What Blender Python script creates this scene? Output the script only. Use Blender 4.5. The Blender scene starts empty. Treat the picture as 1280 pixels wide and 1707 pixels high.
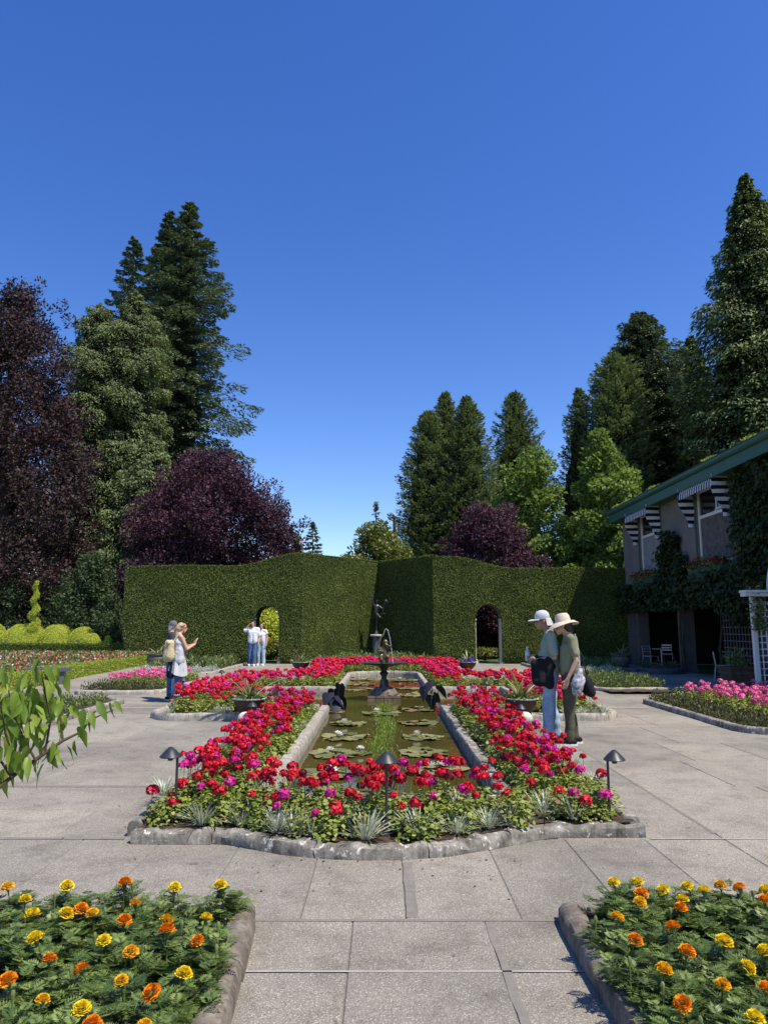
import bpy, math, random
import numpy as np
from mathutils import Vector, Matrix, noise

# ------------------------------------------------------------------ camera, sky, sun, exposure
SC = bpy.context.scene
COL = SC.collection
F_PX, CAM_H = 1230.0, 1.58
PITCH = math.atan(190.5 / F_PX)
cam_d = bpy.data.cameras.new("camera")
cam_d.sensor_fit = 'VERTICAL'
cam_d.sensor_height = 36.0
cam_d.sensor_width = 36.0
cam_d.lens = 36.0 * F_PX / 1707.0
cam_d.clip_start = 0.05
cam_d.clip_end = 3000
cam = bpy.data.objects.new("camera", cam_d)
COL.objects.link(cam)
cam.location = (0, 0, CAM_H)
cam.rotation_euler = (math.radians(90) + PITCH, 0, 0)
SC.camera = cam

SUN = Vector((0.394, -0.281, 0.875)).normalized()
world = bpy.data.worlds.new("World")
SC.world = world
world.use_nodes = True
wn = world.node_tree.nodes
bg = wn["Background"]
sky = wn.new("ShaderNodeTexSky")
sky.sky_type = 'NISHITA'
sky.sun_disc = False
sky.sun_elevation = math.asin(SUN.z)
sky.sun_rotation = math.atan2(SUN.x, SUN.y)
sky.altitude = 0
sky.air_density = 1.0
sky.dust_density = 0.25
sky.ozone_density = 3.0
hs_ = wn.new("ShaderNodeHueSaturation")
hs_.inputs["Hue"].default_value = 0.517
hs_.inputs["Saturation"].default_value = 1.30
world.node_tree.links.new(sky.outputs[0], hs_.inputs["Color"])
world.node_tree.links.new(hs_.outputs[0], bg.inputs[0])
bg.inputs[1].default_value = 0.15

sun_d = bpy.data.lights.new("sun", 'SUN')
sun_d.energy = 4.9
sun_d.angle = math.radians(0.53)
sun_d.color = (1.0, 0.92, 0.79)
sun_o = bpy.data.objects.new("sun", sun_d)
COL.objects.link(sun_o)
sun_o.location = SUN * 60
sun_o.rotation_euler = SUN.to_track_quat('Z', 'Y').to_euler()

vs = SC.view_settings
vs.view_transform = 'Standard'
vs.look = 'None'
vs.exposure = 0.36
vs.gamma = 1.0
vs.use_curve_mapping = False
try:
    SC.cycles.max_bounces = 6
    SC.cycles.diffuse_bounces = 2
    SC.cycles.glossy_bounces = 3
    SC.cycles.transmission_bounces = 4
    SC.cycles.transparent_max_bounces = 4
except Exception:
    pass

PI = math.pi
RNG = np.random.default_rng(11)
random.seed(5)

# ------------------------------------------------------------------ picture-to-place helpers (used once, to survey positions)
def _ray(px, py):
    r, u = px - 640, 853.5 - py
    return Vector((r, F_PX * math.cos(PITCH) - u * math.sin(PITCH), F_PX * math.sin(PITCH) + u * math.cos(PITCH)))
def gnd(px, py, z=0.0):
    r = _ray(px, py)
    return Vector((0, 0, CAM_H)) + r * ((z - CAM_H) / r.z)
def at(px, py, Y):
    r = _ray(px, py)
    return Vector((0, 0, CAM_H)) + r * (Y / r.y)

# ------------------------------------------------------------------ materials
MATS = {}
def _new(name):
    m = bpy.data.materials.new(name)
    m.use_nodes = True
    nt = m.node_tree
    for n in list(nt.nodes):
        nt.nodes.remove(n)
    out = nt.nodes.new("ShaderNodeOutputMaterial")
    MATS[name] = m
    return m, nt, out
def _pr(nt, rough=0.6, spec=0.5, metal=0.0):
    b = nt.nodes.new("ShaderNodeBsdfPrincipled")
    b.inputs["Roughness"].default_value = rough
    b.inputs["Metallic"].default_value = metal
    b.inputs["Specular IOR Level"].default_value = spec
    return b
def _ramp(nt, stops, interp='LINEAR'):
    r = nt.nodes.new("ShaderNodeValToRGB")
    cr = r.color_ramp
    cr.interpolation = interp
    cr.elements[0].position, cr.elements[0].color = stops[0][0], (*stops[0][1], 1)
    cr.elements[1].position, cr.elements[1].color = stops[-1][0], (*stops[-1][1], 1)
    for p, c in stops[1:-1]:
        e = cr.elements.new(p)
        e.color = (*c, 1)
    return r
def _noise(nt, scale, detail=4, rough=0.55, vec=None):
    n = nt.nodes.new("ShaderNodeTexNoise")
    n.inputs["Scale"].default_value = scale
    n.inputs["Detail"].default_value = detail
    n.inputs["Roughness"].default_value = rough
    if vec is not None:
        nt.links.new(vec, n.inputs["Vector"])
    return n
def _geo(nt):
    g = nt.nodes.new("ShaderNodeNewGeometry")
    return g.outputs["Position"]
def _bump(nt, h, strength, dist, b):
    bp = nt.nodes.new("ShaderNodeBump")
    bp.inputs["Strength"].default_value = strength
    bp.inputs["Distance"].default_value = dist
    nt.links.new(h, bp.inputs["Height"])
    nt.links.new(bp.outputs[0], b.inputs["Normal"])
    return bp
def _mix(nt, mode, fac, a, b):
    m = nt.nodes.new("ShaderNodeMix")
    m.data_type = 'RGBA'
    m.blend_type = mode
    for sock, v in ((m.inputs[0], fac), (m.inputs[6], a), (m.inputs[7], b)):
        if hasattr(v, "links"):
            nt.links.new(v, sock)
        elif isinstance(v, tuple):
            sock.default_value = (*v, 1)
        else:
            sock.default_value = v
    return m.outputs[2]

def leaf_mat(name, stops, trans=0.28, rough=0.45, spec=0.4, tcol=None, objrand=0.25, low=None):
    """leaf colour varies from leaf to leaf ('var' attribute) and from plant to plant"""
    m, nt, out = _new(name)
    a = nt.nodes.new("ShaderNodeAttribute")
    a.attribute_name = "var"
    oi = nt.nodes.new("ShaderNodeObjectInfo")
    ma = nt.nodes.new("ShaderNodeMath"); ma.operation = 'MULTIPLY_ADD'
    nt.links.new(oi.outputs["Random"], ma.inputs[0])
    ma.inputs[1].default_value = objrand
    ma.inputs[2].default_value = -objrand / 2
    ad = nt.nodes.new("ShaderNodeMath"); ad.operation = 'ADD'; ad.use_clamp = True
    nt.links.new(a.outputs["Fac"], ad.inputs[0])
    nt.links.new(ma.outputs[0], ad.inputs[1])
    r = _ramp(nt, stops)
    nt.links.new(ad.outputs[0], r.inputs[0])
    col = r.outputs[0]
    b = _pr(nt, rough, spec)
    nt.links.new(col, b.inputs["Base Color"])
    if trans > 0:
        t = nt.nodes.new("ShaderNodeBsdfTranslucent")
        tc = _mix(nt, 'MULTIPLY', 1.0, col, tcol or (1.25, 1.25, 0.6))
        nt.links.new(tc, t.inputs[0])
        mx = nt.nodes.new("ShaderNodeMixShader")
        mx.inputs[0].default_value = trans
        nt.links.new(b.outputs[0], mx.inputs[1])
        nt.links.new(t.outputs[0], mx.inputs[2])
        nt.links.new(mx.outputs[0], out.inputs[0])
    else:
        nt.links.new(b.outputs[0], out.inputs[0])
    return m

def plain(name, c1, c2=None, scale=8.0, rough=0.6, spec=0.5, metal=0.0, bump=0.0, bscale=None, detail=5, objrand=0.0, bdist=0.01):
    """two-tone mottled surface in object coordinates with fine relief"""
    m, nt, out = _new(name)
    tc = nt.nodes.new("ShaderNodeTexCoord")
    v = tc.outputs["Object"]
    b = _pr(nt, rough, spec, metal)
    c2 = c2 or tuple(x * 0.75 for x in c1)
    n = _noise(nt, scale, detail, 0.6, v)
    r = _ramp(nt, [(0.3, c2), (0.7, c1)])
    nt.links.new(n.outputs[0], r.inputs[0])
    col = r.outputs[0]
    if objrand:
        oi = nt.nodes.new("ShaderNodeObjectInfo")
        mr = nt.nodes.new("ShaderNodeMapRange")
        mr.inputs[3].default_value = 1 - objrand
        mr.inputs[4].default_value = 1 + objrand
        nt.links.new(oi.outputs["Random"], mr.inputs[0])
        cb = nt.nodes.new("ShaderNodeCombineColor")
        for i in range(3):
            nt.links.new(mr.outputs[0], cb.inputs[i])
        col = _mix(nt, 'MULTIPLY', 1.0, col, cb.outputs[0])
    nt.links.new(col, b.inputs["Base Color"])
    if bump:
        n2 = _noise(nt, bscale or scale * 4, 6, 0.65, v)
        _bump(nt, n2.outputs[0], bump, bdist, b)
    nt.links.new(b.outputs[0], out.inputs[0])
    return m

def paving_mat():
    m, nt, out = _new("exposed_aggregate")
    p = _geo(nt)
    b = _pr(nt, 0.85, 0.3)
    oi = nt.nodes.new("ShaderNodeObjectInfo")
    vo = nt.nodes.new("ShaderNodeTexVoronoi")
    vo.inputs["Scale"].default_value = 120
    nt.links.new(p, vo.inputs["Vector"])
    sep = nt.nodes.new("ShaderNodeSeparateColor")
    nt.links.new(vo.outputs["Color"], sep.inputs[0])
    peb = _ramp(nt, [(0.0, (0.112, 0.104, 0.088)), (0.3, (0.245, 0.230, 0.198)), (0.65, (0.328, 0.310, 0.268)), (1.0, (0.55, 0.522, 0.462))])
    nt.links.new(sep.outputs[0], peb.inputs[0])
    # cement between the pebbles
    cm = _ramp(nt, [(0.25, (0, 0, 0)), (0.6, (1, 1, 1))])
    nt.links.new(vo.outputs["Distance"], cm.inputs[0])
    col = _mix(nt, 'MIX', cm.outputs[0], peb.outputs[0], (0.245, 0.230, 0.197))
    # broad weathering and stains
    n1 = _noise(nt, 0.55, 5, 0.6, p)
    w1 = _ramp(nt, [(0.3, (0.68, 0.665, 0.645)), (0.52, (0.99, 0.975, 0.95)), (0.75, (1.16, 1.14, 1.10))])
    nt.links.new(n1.outputs[0], w1.inputs[0])
    col = _mix(nt, 'MULTIPLY', 1.0, col, w1.outputs[0])
    n2 = _noise(nt, 3.1, 6, 0.7, p)
    w2 = _ramp(nt, [(0.32, (0.66, 0.64, 0.615)), (0.5, (1, 1, 1)), (0.72, (1.10, 1.09, 1.07))])
    nt.links.new(n2.outputs[0], w2.inputs[0])
    col = _mix(nt, 'MULTIPLY', 0.8, col, w2.outputs[0])
    sr = _ramp(nt, [(0.0, (0.87, 0.865, 0.86)), (0.5, (1.0, 0.99, 0.975)), (1.0, (1.09, 1.07, 1.04))])
    nt.links.new(oi.outputs["Random"], sr.inputs[0])
    col = _mix(nt, 'MULTIPLY', 1.0, col, sr.outputs[0])
    # sparse dark spots
    n3 = _noise(nt, 9.0, 2, 0.5, p)
    sp = _ramp(nt, [(0.24, (0.6, 0.58, 0.55)), (0.30, (1, 1, 1))])
    nt.links.new(n3.outputs[0], sp.inputs[0])
    col = _mix(nt, 'MULTIPLY', 1.0, col, sp.outputs[0])
    nt.links.new(col, b.inputs["Base Color"])
    _bump(nt, vo.outputs["Distance"], 0.5, 0.006, b)
    nt.links.new(b.outputs[0], out.inputs[0])
    return m

def stone_mat(name, c_lo, c_mid, c_hi, lichen=(0.62, 0.60, 0.55), amount=0.63):
    m, nt, out = _new(name)
    p = _geo(nt)
    b = _pr(nt, 0.9, 0.25)
    n = _noise(nt, 7, 8, 0.68, p)
    r = _ramp(nt, [(0.28, c_lo), (0.5, c_mid), (0.72, c_hi)])
    nt.links.new(n.outputs[0], r.inputs[0])
    n2 = _noise(nt, 16, 5, 0.7, p)
    lr = _ramp(nt, [(amount, (0, 0, 0)), (amount + 0.06, (1, 1, 1))])
    nt.links.new(n2.outputs[0], lr.inputs[0])
    col = _mix(nt, 'MIX', lr.outputs[0], r.outputs[0], lichen)
    mp = nt.nodes.new("ShaderNodeMapping")
    mp.inputs["Scale"].default_value = (30, 30, 5)
    nt.links.new(p, mp.inputs[0])
    n4 = _noise(nt, 1.0, 4, 0.6, mp.outputs[0])
    st = _ramp(nt, [(0.36, (0.55, 0.53, 0.5)), (0.5, (1, 1, 1))])
    nt.links.new(n4.outputs[0], st.inputs[0])
    col = _mix(nt, 'MULTIPLY', 0.75, col, st.outputs[0])
    nt.links.new(col, b.inputs["Base Color"])
    n3 = _noise(nt, 55, 6, 0.7, p)
    _bump(nt, n3.outputs[0], 0.7, 0.008, b)
    nt.links.new(b.outputs[0], out.inputs[0])
    return m

def water_mat():
    m, nt, out = _new("pond_water")
    p = _geo(nt)
    b = _pr(nt, 0.03, 0.5)
    b.inputs["IOR"].default_value = 1.33
    n = _noise(nt, 1.2, 4, 0.6, p)
    r = _ramp(nt, [(0.3, (0.050, 0.042, 0.010)), (0.7, (0.085, 0.070, 0.018))])
    nt.links.new(n.outputs[0], r.inputs[0])
    nt.links.new(r.outputs[0], b.inputs["Base Color"])
    n2 = _noise(nt, 7, 2, 0.5, p)
    _bump(nt, n2.outputs[0], 0.10, 0.02, b)
    nt.links.new(b.outputs[0], out.inputs[0])
    return m

def stripe_mat(name, axis, freq, c1, c2):
    m, nt, out = _new(name)
    tc = nt.nodes.new("ShaderNodeTexCoord")
    s = nt.nodes.new("ShaderNodeSeparateXYZ")
    nt.links.new(tc.outputs["Object"], s.inputs[0])
    mu = nt.nodes.new("ShaderNodeMath"); mu.operation = 'MULTIPLY'
    nt.links.new(s.outputs[axis], mu.inputs[0]); mu.inputs[1].default_value = freq
    fr = nt.nodes.new("ShaderNodeMath"); fr.operation = 'FRACT'
    nt.links.new(mu.outputs[0], fr.inputs[0])
    r = _ramp(nt, [(0.0, c1), (0.5, c2)], 'CONSTANT')
    nt.links.new(fr.outputs[0], r.inputs[0])
    b = _pr(nt, 0.85, 0.2)
    nt.links.new(r.outputs[0], b.inputs["Base Color"])
    nt.links.new(b.outputs[0], out.inputs[0])
    return m

def glass_mat():
    m, nt, out = _new("window_glass")
    b = _pr(nt, 0.04, 0.6)
    b.inputs["Base Color"].default_value = (0.012, 0.016, 0.018, 1)
    nt.links.new(b.outputs[0], out.inputs[0])
    return m

paving_mat(); water_mat(); glass_mat()
stone_mat("kerb_stone", (0.06, 0.053, 0.04), (0.215, 0.20, 0.168), (0.43, 0.405, 0.35), (0.66, 0.63, 0.56), 0.58)
stone_mat("kerb_brown", (0.075, 0.062, 0.046), (0.185, 0.158, 0.125), (0.29, 0.255, 0.21), amount=0.66)
stone_mat("coping_stone", (0.18, 0.165, 0.135), (0.36, 0.335, 0.28), (0.52, 0.49, 0.42), amount=0.62)
stone_mat("pale_stone", (0.45, 0.43, 0.38), (0.60, 0.57, 0.51), (0.72, 0.69, 0.63))
plain("grout", (0.21, 0.195, 0.168), (0.13, 0.12, 0.10), 20, 0.95, 0.2, bump=0.4)
plain("concrete_band", (0.36, 0.34, 0.31), (0.25, 0.235, 0.21), 3, 0.9, 0.2, bump=0.3, bscale=60)
plain("mortar_dark", (0.23, 0.213, 0.185), (0.17, 0.157, 0.135), 14, 0.95, 0.2, bump=0.4)
plain("mortar_pale", (0.42, 0.395, 0.35), (0.33, 0.31, 0.275), 14, 0.95, 0.2, bump=0.3)
plain("dirt_path", (0.085, 0.13, 0.035), (0.05, 0.085, 0.022), 0.6, 0.95, 0.2, bump=0.4, bscale=12)
plain("soil", (0.12, 0.088, 0.062), (0.045, 0.032, 0.022), 14, 0.95, 0.15, bump=0.9, bscale=40, bdist=0.03)
plain("black_metal", (0.030, 0.034, 0.042), (0.018, 0.02, 0.024), 20, 0.42, 0.5, bump=0.05)
plain("bronze", (0.055, 0.058, 0.058), (0.028, 0.028, 0.026), 14, 0.42, 0.6, 0.35, bump=0.2, bscale=30)
plain("bronze_gilt", (0.17, 0.15, 0.075), (0.06, 0.055, 0.03), 12, 0.4, 0.6, 0.45, bump=0.2, bscale=30)
plain("iron_grey", (0.11, 0.12, 0.14), (0.07, 0.075, 0.09), 10, 0.5, 0.5, bump=0.1)
plain("brick_stone", (0.24, 0.17, 0.12), (0.12, 0.09, 0.07), 9, 0.9, 0.2, bump=0.5, objrand=0.15)
plain("terracotta_dark", (0.095, 0.058, 0.034), (0.038, 0.025, 0.016), 6, 0.6, 0.25, bump=0.15)
plain("clay_grey", (0.17, 0.14, 0.125), (0.10, 0.085, 0.075), 6, 0.6, 0.4, bump=0.15)
plain("bark", (0.11, 0.085, 0.06), (0.05, 0.04, 0.03), 4, 0.95, 0.15, bump=0.8, bscale=14, bdist=0.05)
plain("twig", (0.10, 0.075, 0.04), (0.06, 0.045, 0.025), 30, 0.8, 0.2)
plain("stucco", (0.21, 0.195, 0.175), (0.155, 0.145, 0.13), 1.4, 0.92, 0.2, bump=0.5, bscale=50)
plain("pier_stone", (0.13, 0.12, 0.115), (0.09, 0.085, 0.08), 2.4, 0.92, 0.2, bump=0.5, bscale=40)
plain("green_paint", (0.026, 0.105, 0.062), (0.021, 0.082, 0.05), 2.0, 0.45, 0.5, bump=0.05)
plain("window_box_green", (0.045, 0.10, 0.065), (0.03, 0.07, 0.045), 3.0, 0.6, 0.4)
plain("white_paint", (0.78, 0.78, 0.76), (0.66, 0.66, 0.64), 5, 0.5, 0.4)
plain("grey_blind", (0.30, 0.30, 0.31), (0.22, 0.22, 0.23), 3, 0.7, 0.3)
plain("interior_shade_dark", (0.022, 0.02, 0.018), (0.014, 0.013, 0.012), 1, 0.9, 0.2)  # near-black colour stands in for the deep shade inside the house
plain("roof_shingle", (0.10, 0.095, 0.08), (0.05, 0.05, 0.045), 5, 0.9, 0.2, bump=0.5)
plain("wood_brown", (0.15, 0.095, 0.06), (0.08, 0.05, 0.032), 7, 0.7, 0.3, bump=0.2)
plain("wood_grey", (0.17, 0.16, 0.15), (0.08, 0.075, 0.07), 7, 0.85, 0.2, bump=0.3)
plain("steel", (0.50, 0.50, 0.50), (0.38, 0.38, 0.38), 9, 0.35, 0.5, 0.4)
plain("skin", (0.60, 0.36, 0.25), (0.52, 0.30, 0.205), 6, 0.5, 0.4)
plain("skin_tan", (0.47, 0.265, 0.175), (0.39, 0.21, 0.14), 6, 0.5, 0.4)
for nm, c, c2 in (("cloth_sage", (0.30, 0.37, 0.29), (0.25, 0.315, 0.245)), ("cloth_olive", (0.235, 0.245, 0.145), (0.19, 0.20, 0.115)),
                  ("denim_light", (0.38, 0.50, 0.64), (0.21, 0.31, 0.46)), ("denim_mid", (0.085, 0.15, 0.29), (0.05, 0.095, 0.20)),
                  ("denim_pale", (0.42, 0.56, 0.66), (0.33, 0.46, 0.56)), ("cloth_olive_brown", (0.105, 0.095, 0.060), (0.07, 0.064, 0.042)),
                  ("cloth_black", (0.016, 0.016, 0.022), (0.01, 0.01, 0.014)), ("cloth_white", (0.76, 0.76, 0.76), (0.66, 0.66, 0.68)),
                  ("cloth_pale_grey", (0.64, 0.63, 0.62), (0.46, 0.46, 0.47)), ("cloth_charcoal", (0.06, 0.06, 0.075), (0.04, 0.04, 0.05)),
                  ("straw", (0.66, 0.57, 0.46), (0.56, 0.47, 0.37)), ("cap_grey_white", (0.58, 0.58, 0.58), (0.42, 0.43, 0.45)),
                  ("canvas_beige", (0.58, 0.50, 0.30), (0.44, 0.37, 0.21)), ("cloth_pink", (0.62, 0.26, 0.25), (0.45, 0.16, 0.16)),
                  ("cap_grey", (0.15, 0.15, 0.17), (0.11, 0.11, 0.13))):
    plain(nm, c, c2, 9, 0.85, 0.2, bump=0.35, bscale=18, bdist=0.012)
plain("bag_floral", (0.66, 0.64, 0.60), (0.035, 0.045, 0.14), 22, 0.8, 0.2, detail=2)
plain("hair_blond", (0.55, 0.42, 0.24), (0.36, 0.25, 0.13), 30, 0.5, 0.4)
plain("hair_dark", (0.04, 0.028, 0.02), (0.02, 0.015, 0.01), 30, 0.45, 0.5)
plain("shoe_white", (0.72, 0.72, 0.70), (0.6, 0.6, 0.6), 9, 0.6, 0.3)
plain("shoe_red", (0.42, 0.09, 0.12), (0.28, 0.05, 0.08), 9, 0.6, 0.3)
plain("phone_black", (0.012, 0.012, 0.014), (0.01, 0.01, 0.012), 3, 0.2, 0.5)
plain("bottle_plastic", (0.55, 0.60, 0.63), (0.45, 0.5, 0.54), 12, 0.12, 0.6)
stripe_mat("awning_stripe_long", 1, 5.5, (0.66, 0.66, 0.68), (0.012, 0.012, 0.016))
stripe_mat("awning_stripe_side", 2, 4.2, (0.66, 0.66, 0.68), (0.012, 0.012, 0.016))
stripe_mat("bandana", 2, 24, (0.70, 0.36, 0.33), (0.12, 0.04, 0.05))

leaf_mat("leaf_yew", [(0.0, (0.065, 0.092, 0.022)), (0.5, (0.150, 0.190, 0.046)), (1.0, (0.25, 0.295, 0.08))], 0.15, 0.65, 0.15, objrand=0)
plain("gold_core", (0.30, 0.34, 0.05), (0.16, 0.20, 0.03), 30, 0.9, 0.1, bump=0.6, bscale=45, bdist=0.03)
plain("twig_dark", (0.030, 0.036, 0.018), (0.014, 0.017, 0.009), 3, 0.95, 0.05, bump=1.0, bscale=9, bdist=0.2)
plain("yew_core", (0.055, 0.074, 0.02), (0.022, 0.030, 0.009), 30, 0.9, 0.1, bump=1.0, bscale=45, bdist=0.05)
leaf_mat("leaf_beech", [(0.0, (0.024, 0.014, 0.015)), (0.6, (0.058, 0.034, 0.034)), (1.0, (0.105, 0.062, 0.055))], 0.12, 0.6, 0.22, (1.3, 0.8, 0.7), 0)
leaf_mat("leaf_plum", [(0.0, (0.032, 0.015, 0.024)), (0.6, (0.074, 0.032, 0.050)), (1.0, (0.130, 0.062, 0.080))], 0.15, 0.6, 0.2, (1.4, 0.6, 0.7), 0)
leaf_mat("leaf_fir", [(0.0, (0.062, 0.095, 0.062)), (0.6, (0.128, 0.175, 0.110)), (1.0, (0.22, 0.265, 0.155))], 0.12, 0.65, 0.2, objrand=0.15)
leaf_mat("leaf_cypress", [(0.0, (0.085, 0.125, 0.068)), (0.6, (0.180, 0.235, 0.125)), (1.0, (0.30, 0.35, 0.18))], 0.14, 0.65, 0.2, objrand=0.15)
leaf_mat("leaf_cypress_pale", [(0.0, (0.075, 0.108, 0.046)), (0.6, (0.155, 0.198, 0.080)), (1.0, (0.26, 0.30, 0.125))], 0.18, 0.65, 0.2, objrand=0.1)
leaf_mat("leaf_cedar", [(0.0, (0.060, 0.092, 0.038)), (0.6, (0.130, 0.172, 0.066)), (1.0, (0.23, 0.265, 0.095))], 0.14, 0.65, 0.2, objrand=0.1)
leaf_mat("leaf_maple", [(0.0, (0.105, 0.165, 0.036)), (0.6, (0.195, 0.275, 0.062)), (1.0, (0.31, 0.39, 0.10))], 0.35, 0.6, 0.2, objrand=0.1)
leaf_mat("leaf_laurel", [(0.0, (0.030, 0.050, 0.022)), (0.6, (0.060, 0.090, 0.038)), (1.0, (0.11, 0.14, 0.06))], 0.15, 0.6, 0.2, objrand=0.2)
leaf_mat("leaf_golden_bush", [(0.0, (0.10, 0.13, 0.025)), (0.6, (0.19, 0.21, 0.045)), (0.92, (0.28, 0.27, 0.06)), (1.0, (0.40, 0.24, 0.06))], 0.3, 0.45, 0.4, objrand=0.1)
leaf_mat("leaf_box_green", [(0.0, (0.060, 0.105, 0.022)), (0.6, (0.125, 0.190, 0.038)), (1.0, (0.22, 0.29, 0.06))], 0.2, 0.65, 0.15, objrand=0.1)
leaf_mat("leaf_gold", [(0.0, (0.30, 0.37, 0.04)), (0.6, (0.50, 0.55, 0.08)), (1.0, (0.66, 0.68, 0.14))], 0.25, 0.65, 0.15, objrand=0.12)
leaf_mat("leaf_box", [(0.0, (0.14, 0.205, 0.03)), (0.6, (0.27, 0.345, 0.052)), (1.0, (0.42, 0.48, 0.09))], 0.2, 0.65, 0.15, objrand=0.12)
leaf_mat("leaf_geranium", [(0.0, (0.065, 0.105, 0.018)), (0.35, (0.160, 0.220, 0.036)), (0.75, (0.325, 0.365, 0.080)), (0.88, (0.36, 0.36, 0.11)), (0.95, (0.30, 0.15, 0.07)), (1.0, (0.16, 0.06, 0.035))], 0.25, 0.5, 0.35, objrand=0.18)
leaf_mat("leaf_marigold", [(0.0, (0.026, 0.050, 0.010)), (0.5, (0.082, 0.132, 0.028)), (1.0, (0.215, 0.280, 0.075))], 0.12, 0.45, 0.35, objrand=0.2)
leaf_mat("leaf_silver", [(0.0, (0.34, 0.37, 0.30)), (0.6, (0.52, 0.55, 0.47)), (1.0, (0.70, 0.72, 0.64))], 0.15, 0.7, 0.25, objrand=0.2)
leaf_mat("leaf_bedding", [(0.0, (0.065, 0.105, 0.030)), (0.6, (0.150, 0.200, 0.060)), (1.0, (0.27, 0.30, 0.10))], 0.2, 0.5, 0.35, objrand=0.2)
leaf_mat("leaf_dark_bedding", [(0.0, (0.045, 0.055, 0.022)), (0.6, (0.100, 0.110, 0.045)), (1.0, (0.20, 0.20, 0.08))], 0.2, 0.5, 0.35, objrand=0.2)
leaf_mat("leaf_taro", [(0.0, (0.010, 0.011, 0.018)), (1.0, (0.030, 0.032, 0.050))], 0.0, 0.5, 0.3, objrand=0.2)
leaf_mat("leaf_blade", [(0.0, (0.080, 0.115, 0.05)), (0.6, (0.185, 0.215, 0.095)), (1.0, (0.50, 0.48, 0.28))], 0.2, 0.4, 0.4, objrand=0.2)
leaf_mat("leaf_blade_pale", [(0.0, (0.30, 0.30, 0.15)), (1.0, (0.60, 0.56, 0.36))], 0.2, 0.4, 0.4, objrand=0.2)
leaf_mat("leaf_pad", [(0.0, (0.080, 0.090, 0.022)), (0.4, (0.160, 0.165, 0.050)), (0.7, (0.25, 0.235, 0.095)), (1.0, (0.20, 0.11, 0.065))], 0.0, 0.5, 0.22, objrand=0.9)
leaf_mat("leaf_reed", [(0.0, (0.10, 0.16, 0.02)), (1.0, (0.26, 0.36, 0.05))], 0.3, 0.45, 0.4, objrand=0)
leaf_mat("leaf_dogwood", [(0.0, (0.065, 0.125, 0.018)), (0.5, (0.165, 0.255, 0.032)), (0.9, (0.30, 0.38, 0.055)), (1.0, (0.45, 0.42, 0.05))], 0.36, 0.45, 0.35, objrand=0.6)
leaf_mat("leaf_ivy", [(0.0, (0.014, 0.028, 0.008)), (0.6, (0.032, 0.054, 0.015)), (1.0, (0.075, 0.098, 0.026))], 0.15, 0.6, 0.2, objrand=0.1)
for nm, a, b_, c in (("petal_red", (0.34, 0.003, 0.016), (0.56, 0.007, 0.030), (0.74, 0.03, 0.06)),
                     ("petal_scarlet", (0.44, 0.005, 0.020), (0.68, 0.012, 0.036), (0.82, 0.045, 0.08)),
                     ("petal_magenta", (0.42, 0.006, 0.15), (0.62, 0.018, 0.27), (0.78, 0.07, 0.40)),
                     ("petal_faded", (0.10, 0.005, 0.012), (0.20, 0.01, 0.03), (0.30, 0.03, 0.05)),
                     ("petal_pink", (0.66, 0.05, 0.20), (0.84, 0.15, 0.36), (0.90, 0.36, 0.54)),
                     ("petal_coral", (0.62, 0.06, 0.07), (0.80, 0.16, 0.16), (0.88, 0.36, 0.32)),
                     ("petal_white", (0.70, 0.68, 0.62), (0.80, 0.79, 0.75), (0.86, 0.86, 0.84)),
                     ("petal_yellow", (0.72, 0.44, 0.006), (0.88, 0.66, 0.012), (0.92, 0.78, 0.05)),
                     ("petal_gold", (0.66, 0.28, 0.004), (0.86, 0.46, 0.008), (0.90, 0.62, 0.03)),
                     ("petal_orange", (0.62, 0.15, 0.003), (0.86, 0.28, 0.006), (0.92, 0.44, 0.015)),
                     ("petal_purple", (0.05, 0.02, 0.22), (0.10, 0.04, 0.40), (0.2, 0.1, 0.5))):
    leaf_mat(nm, [(0.0, a), (0.6, b_), (1.0, c)], 0.22, 0.6, 0.25, (1.1, 1.1, 1.1), objrand=0.35)
MAT = MATS

# ------------------------------------------------------------------ mesh helpers
def mesh_np(name, V, F, mat, var=None, smooth=False, mats=None, mi=None):
    """V (n,3); F list of arrays (m,k)"""
    me = bpy.data.meshes.new(name)
    V = np.asarray(V, dtype=np.float32).reshape(-1, 3)
    loops = np.concatenate([np.asarray(f, dtype=np.int32).ravel() for f in F]) if F else np.zeros(0, np.int32)
    sizes = np.concatenate([np.full(len(f), np.asarray(f).shape[1], dtype=np.int32) for f in F])
    me.vertices.add(len(V))
    me.vertices.foreach_set("co", V.ravel())
    me.loops.add(len(loops))
    me.loops.foreach_set("vertex_index", loops)
    me.polygons.add(len(sizes))
    starts = np.concatenate([[0], np.cumsum(sizes)[:-1]]).astype(np.int32)
    me.polygons.foreach_set("loop_start", starts)
    if smooth:
        me.polygons.foreach_set("use_smooth", np.ones(len(sizes), dtype=bool))
    for mm in (mats or [mat]):
        me.materials.append(MAT[mm] if isinstance(mm, str) else mm)
    if mi is not None:
        me.polygons.foreach_set("material_index", np.asarray(mi, dtype=np.int32))
    me.update(calc_edges=True)
    if var is not None:
        a = me.attributes.new("var", 'FLOAT', 'FACE')
        a.data.foreach_set("value", np.asarray(var, dtype=np.float32))
    return me

def link(name, me, parent=None, loc=None, rot=None, scale=None):
    o = bpy.data.objects.new(name, me)
    COL.objects.link(o)
    if parent is not None:
        o.parent = parent
    if loc is not None: o.location = loc
    if rot is not None: o.rotation_euler = rot
    if scale is not None: o.scale = scale if hasattr(scale, "__len__") else (scale,) * 3
    return o

def tag(o, label=None, cat=None, group=None, kind=None):
    if label: o["label"] = label
    if cat: o["category"] = cat
    if group: o["group"] = group
    if kind: o["kind"] = kind
    return o

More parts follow.
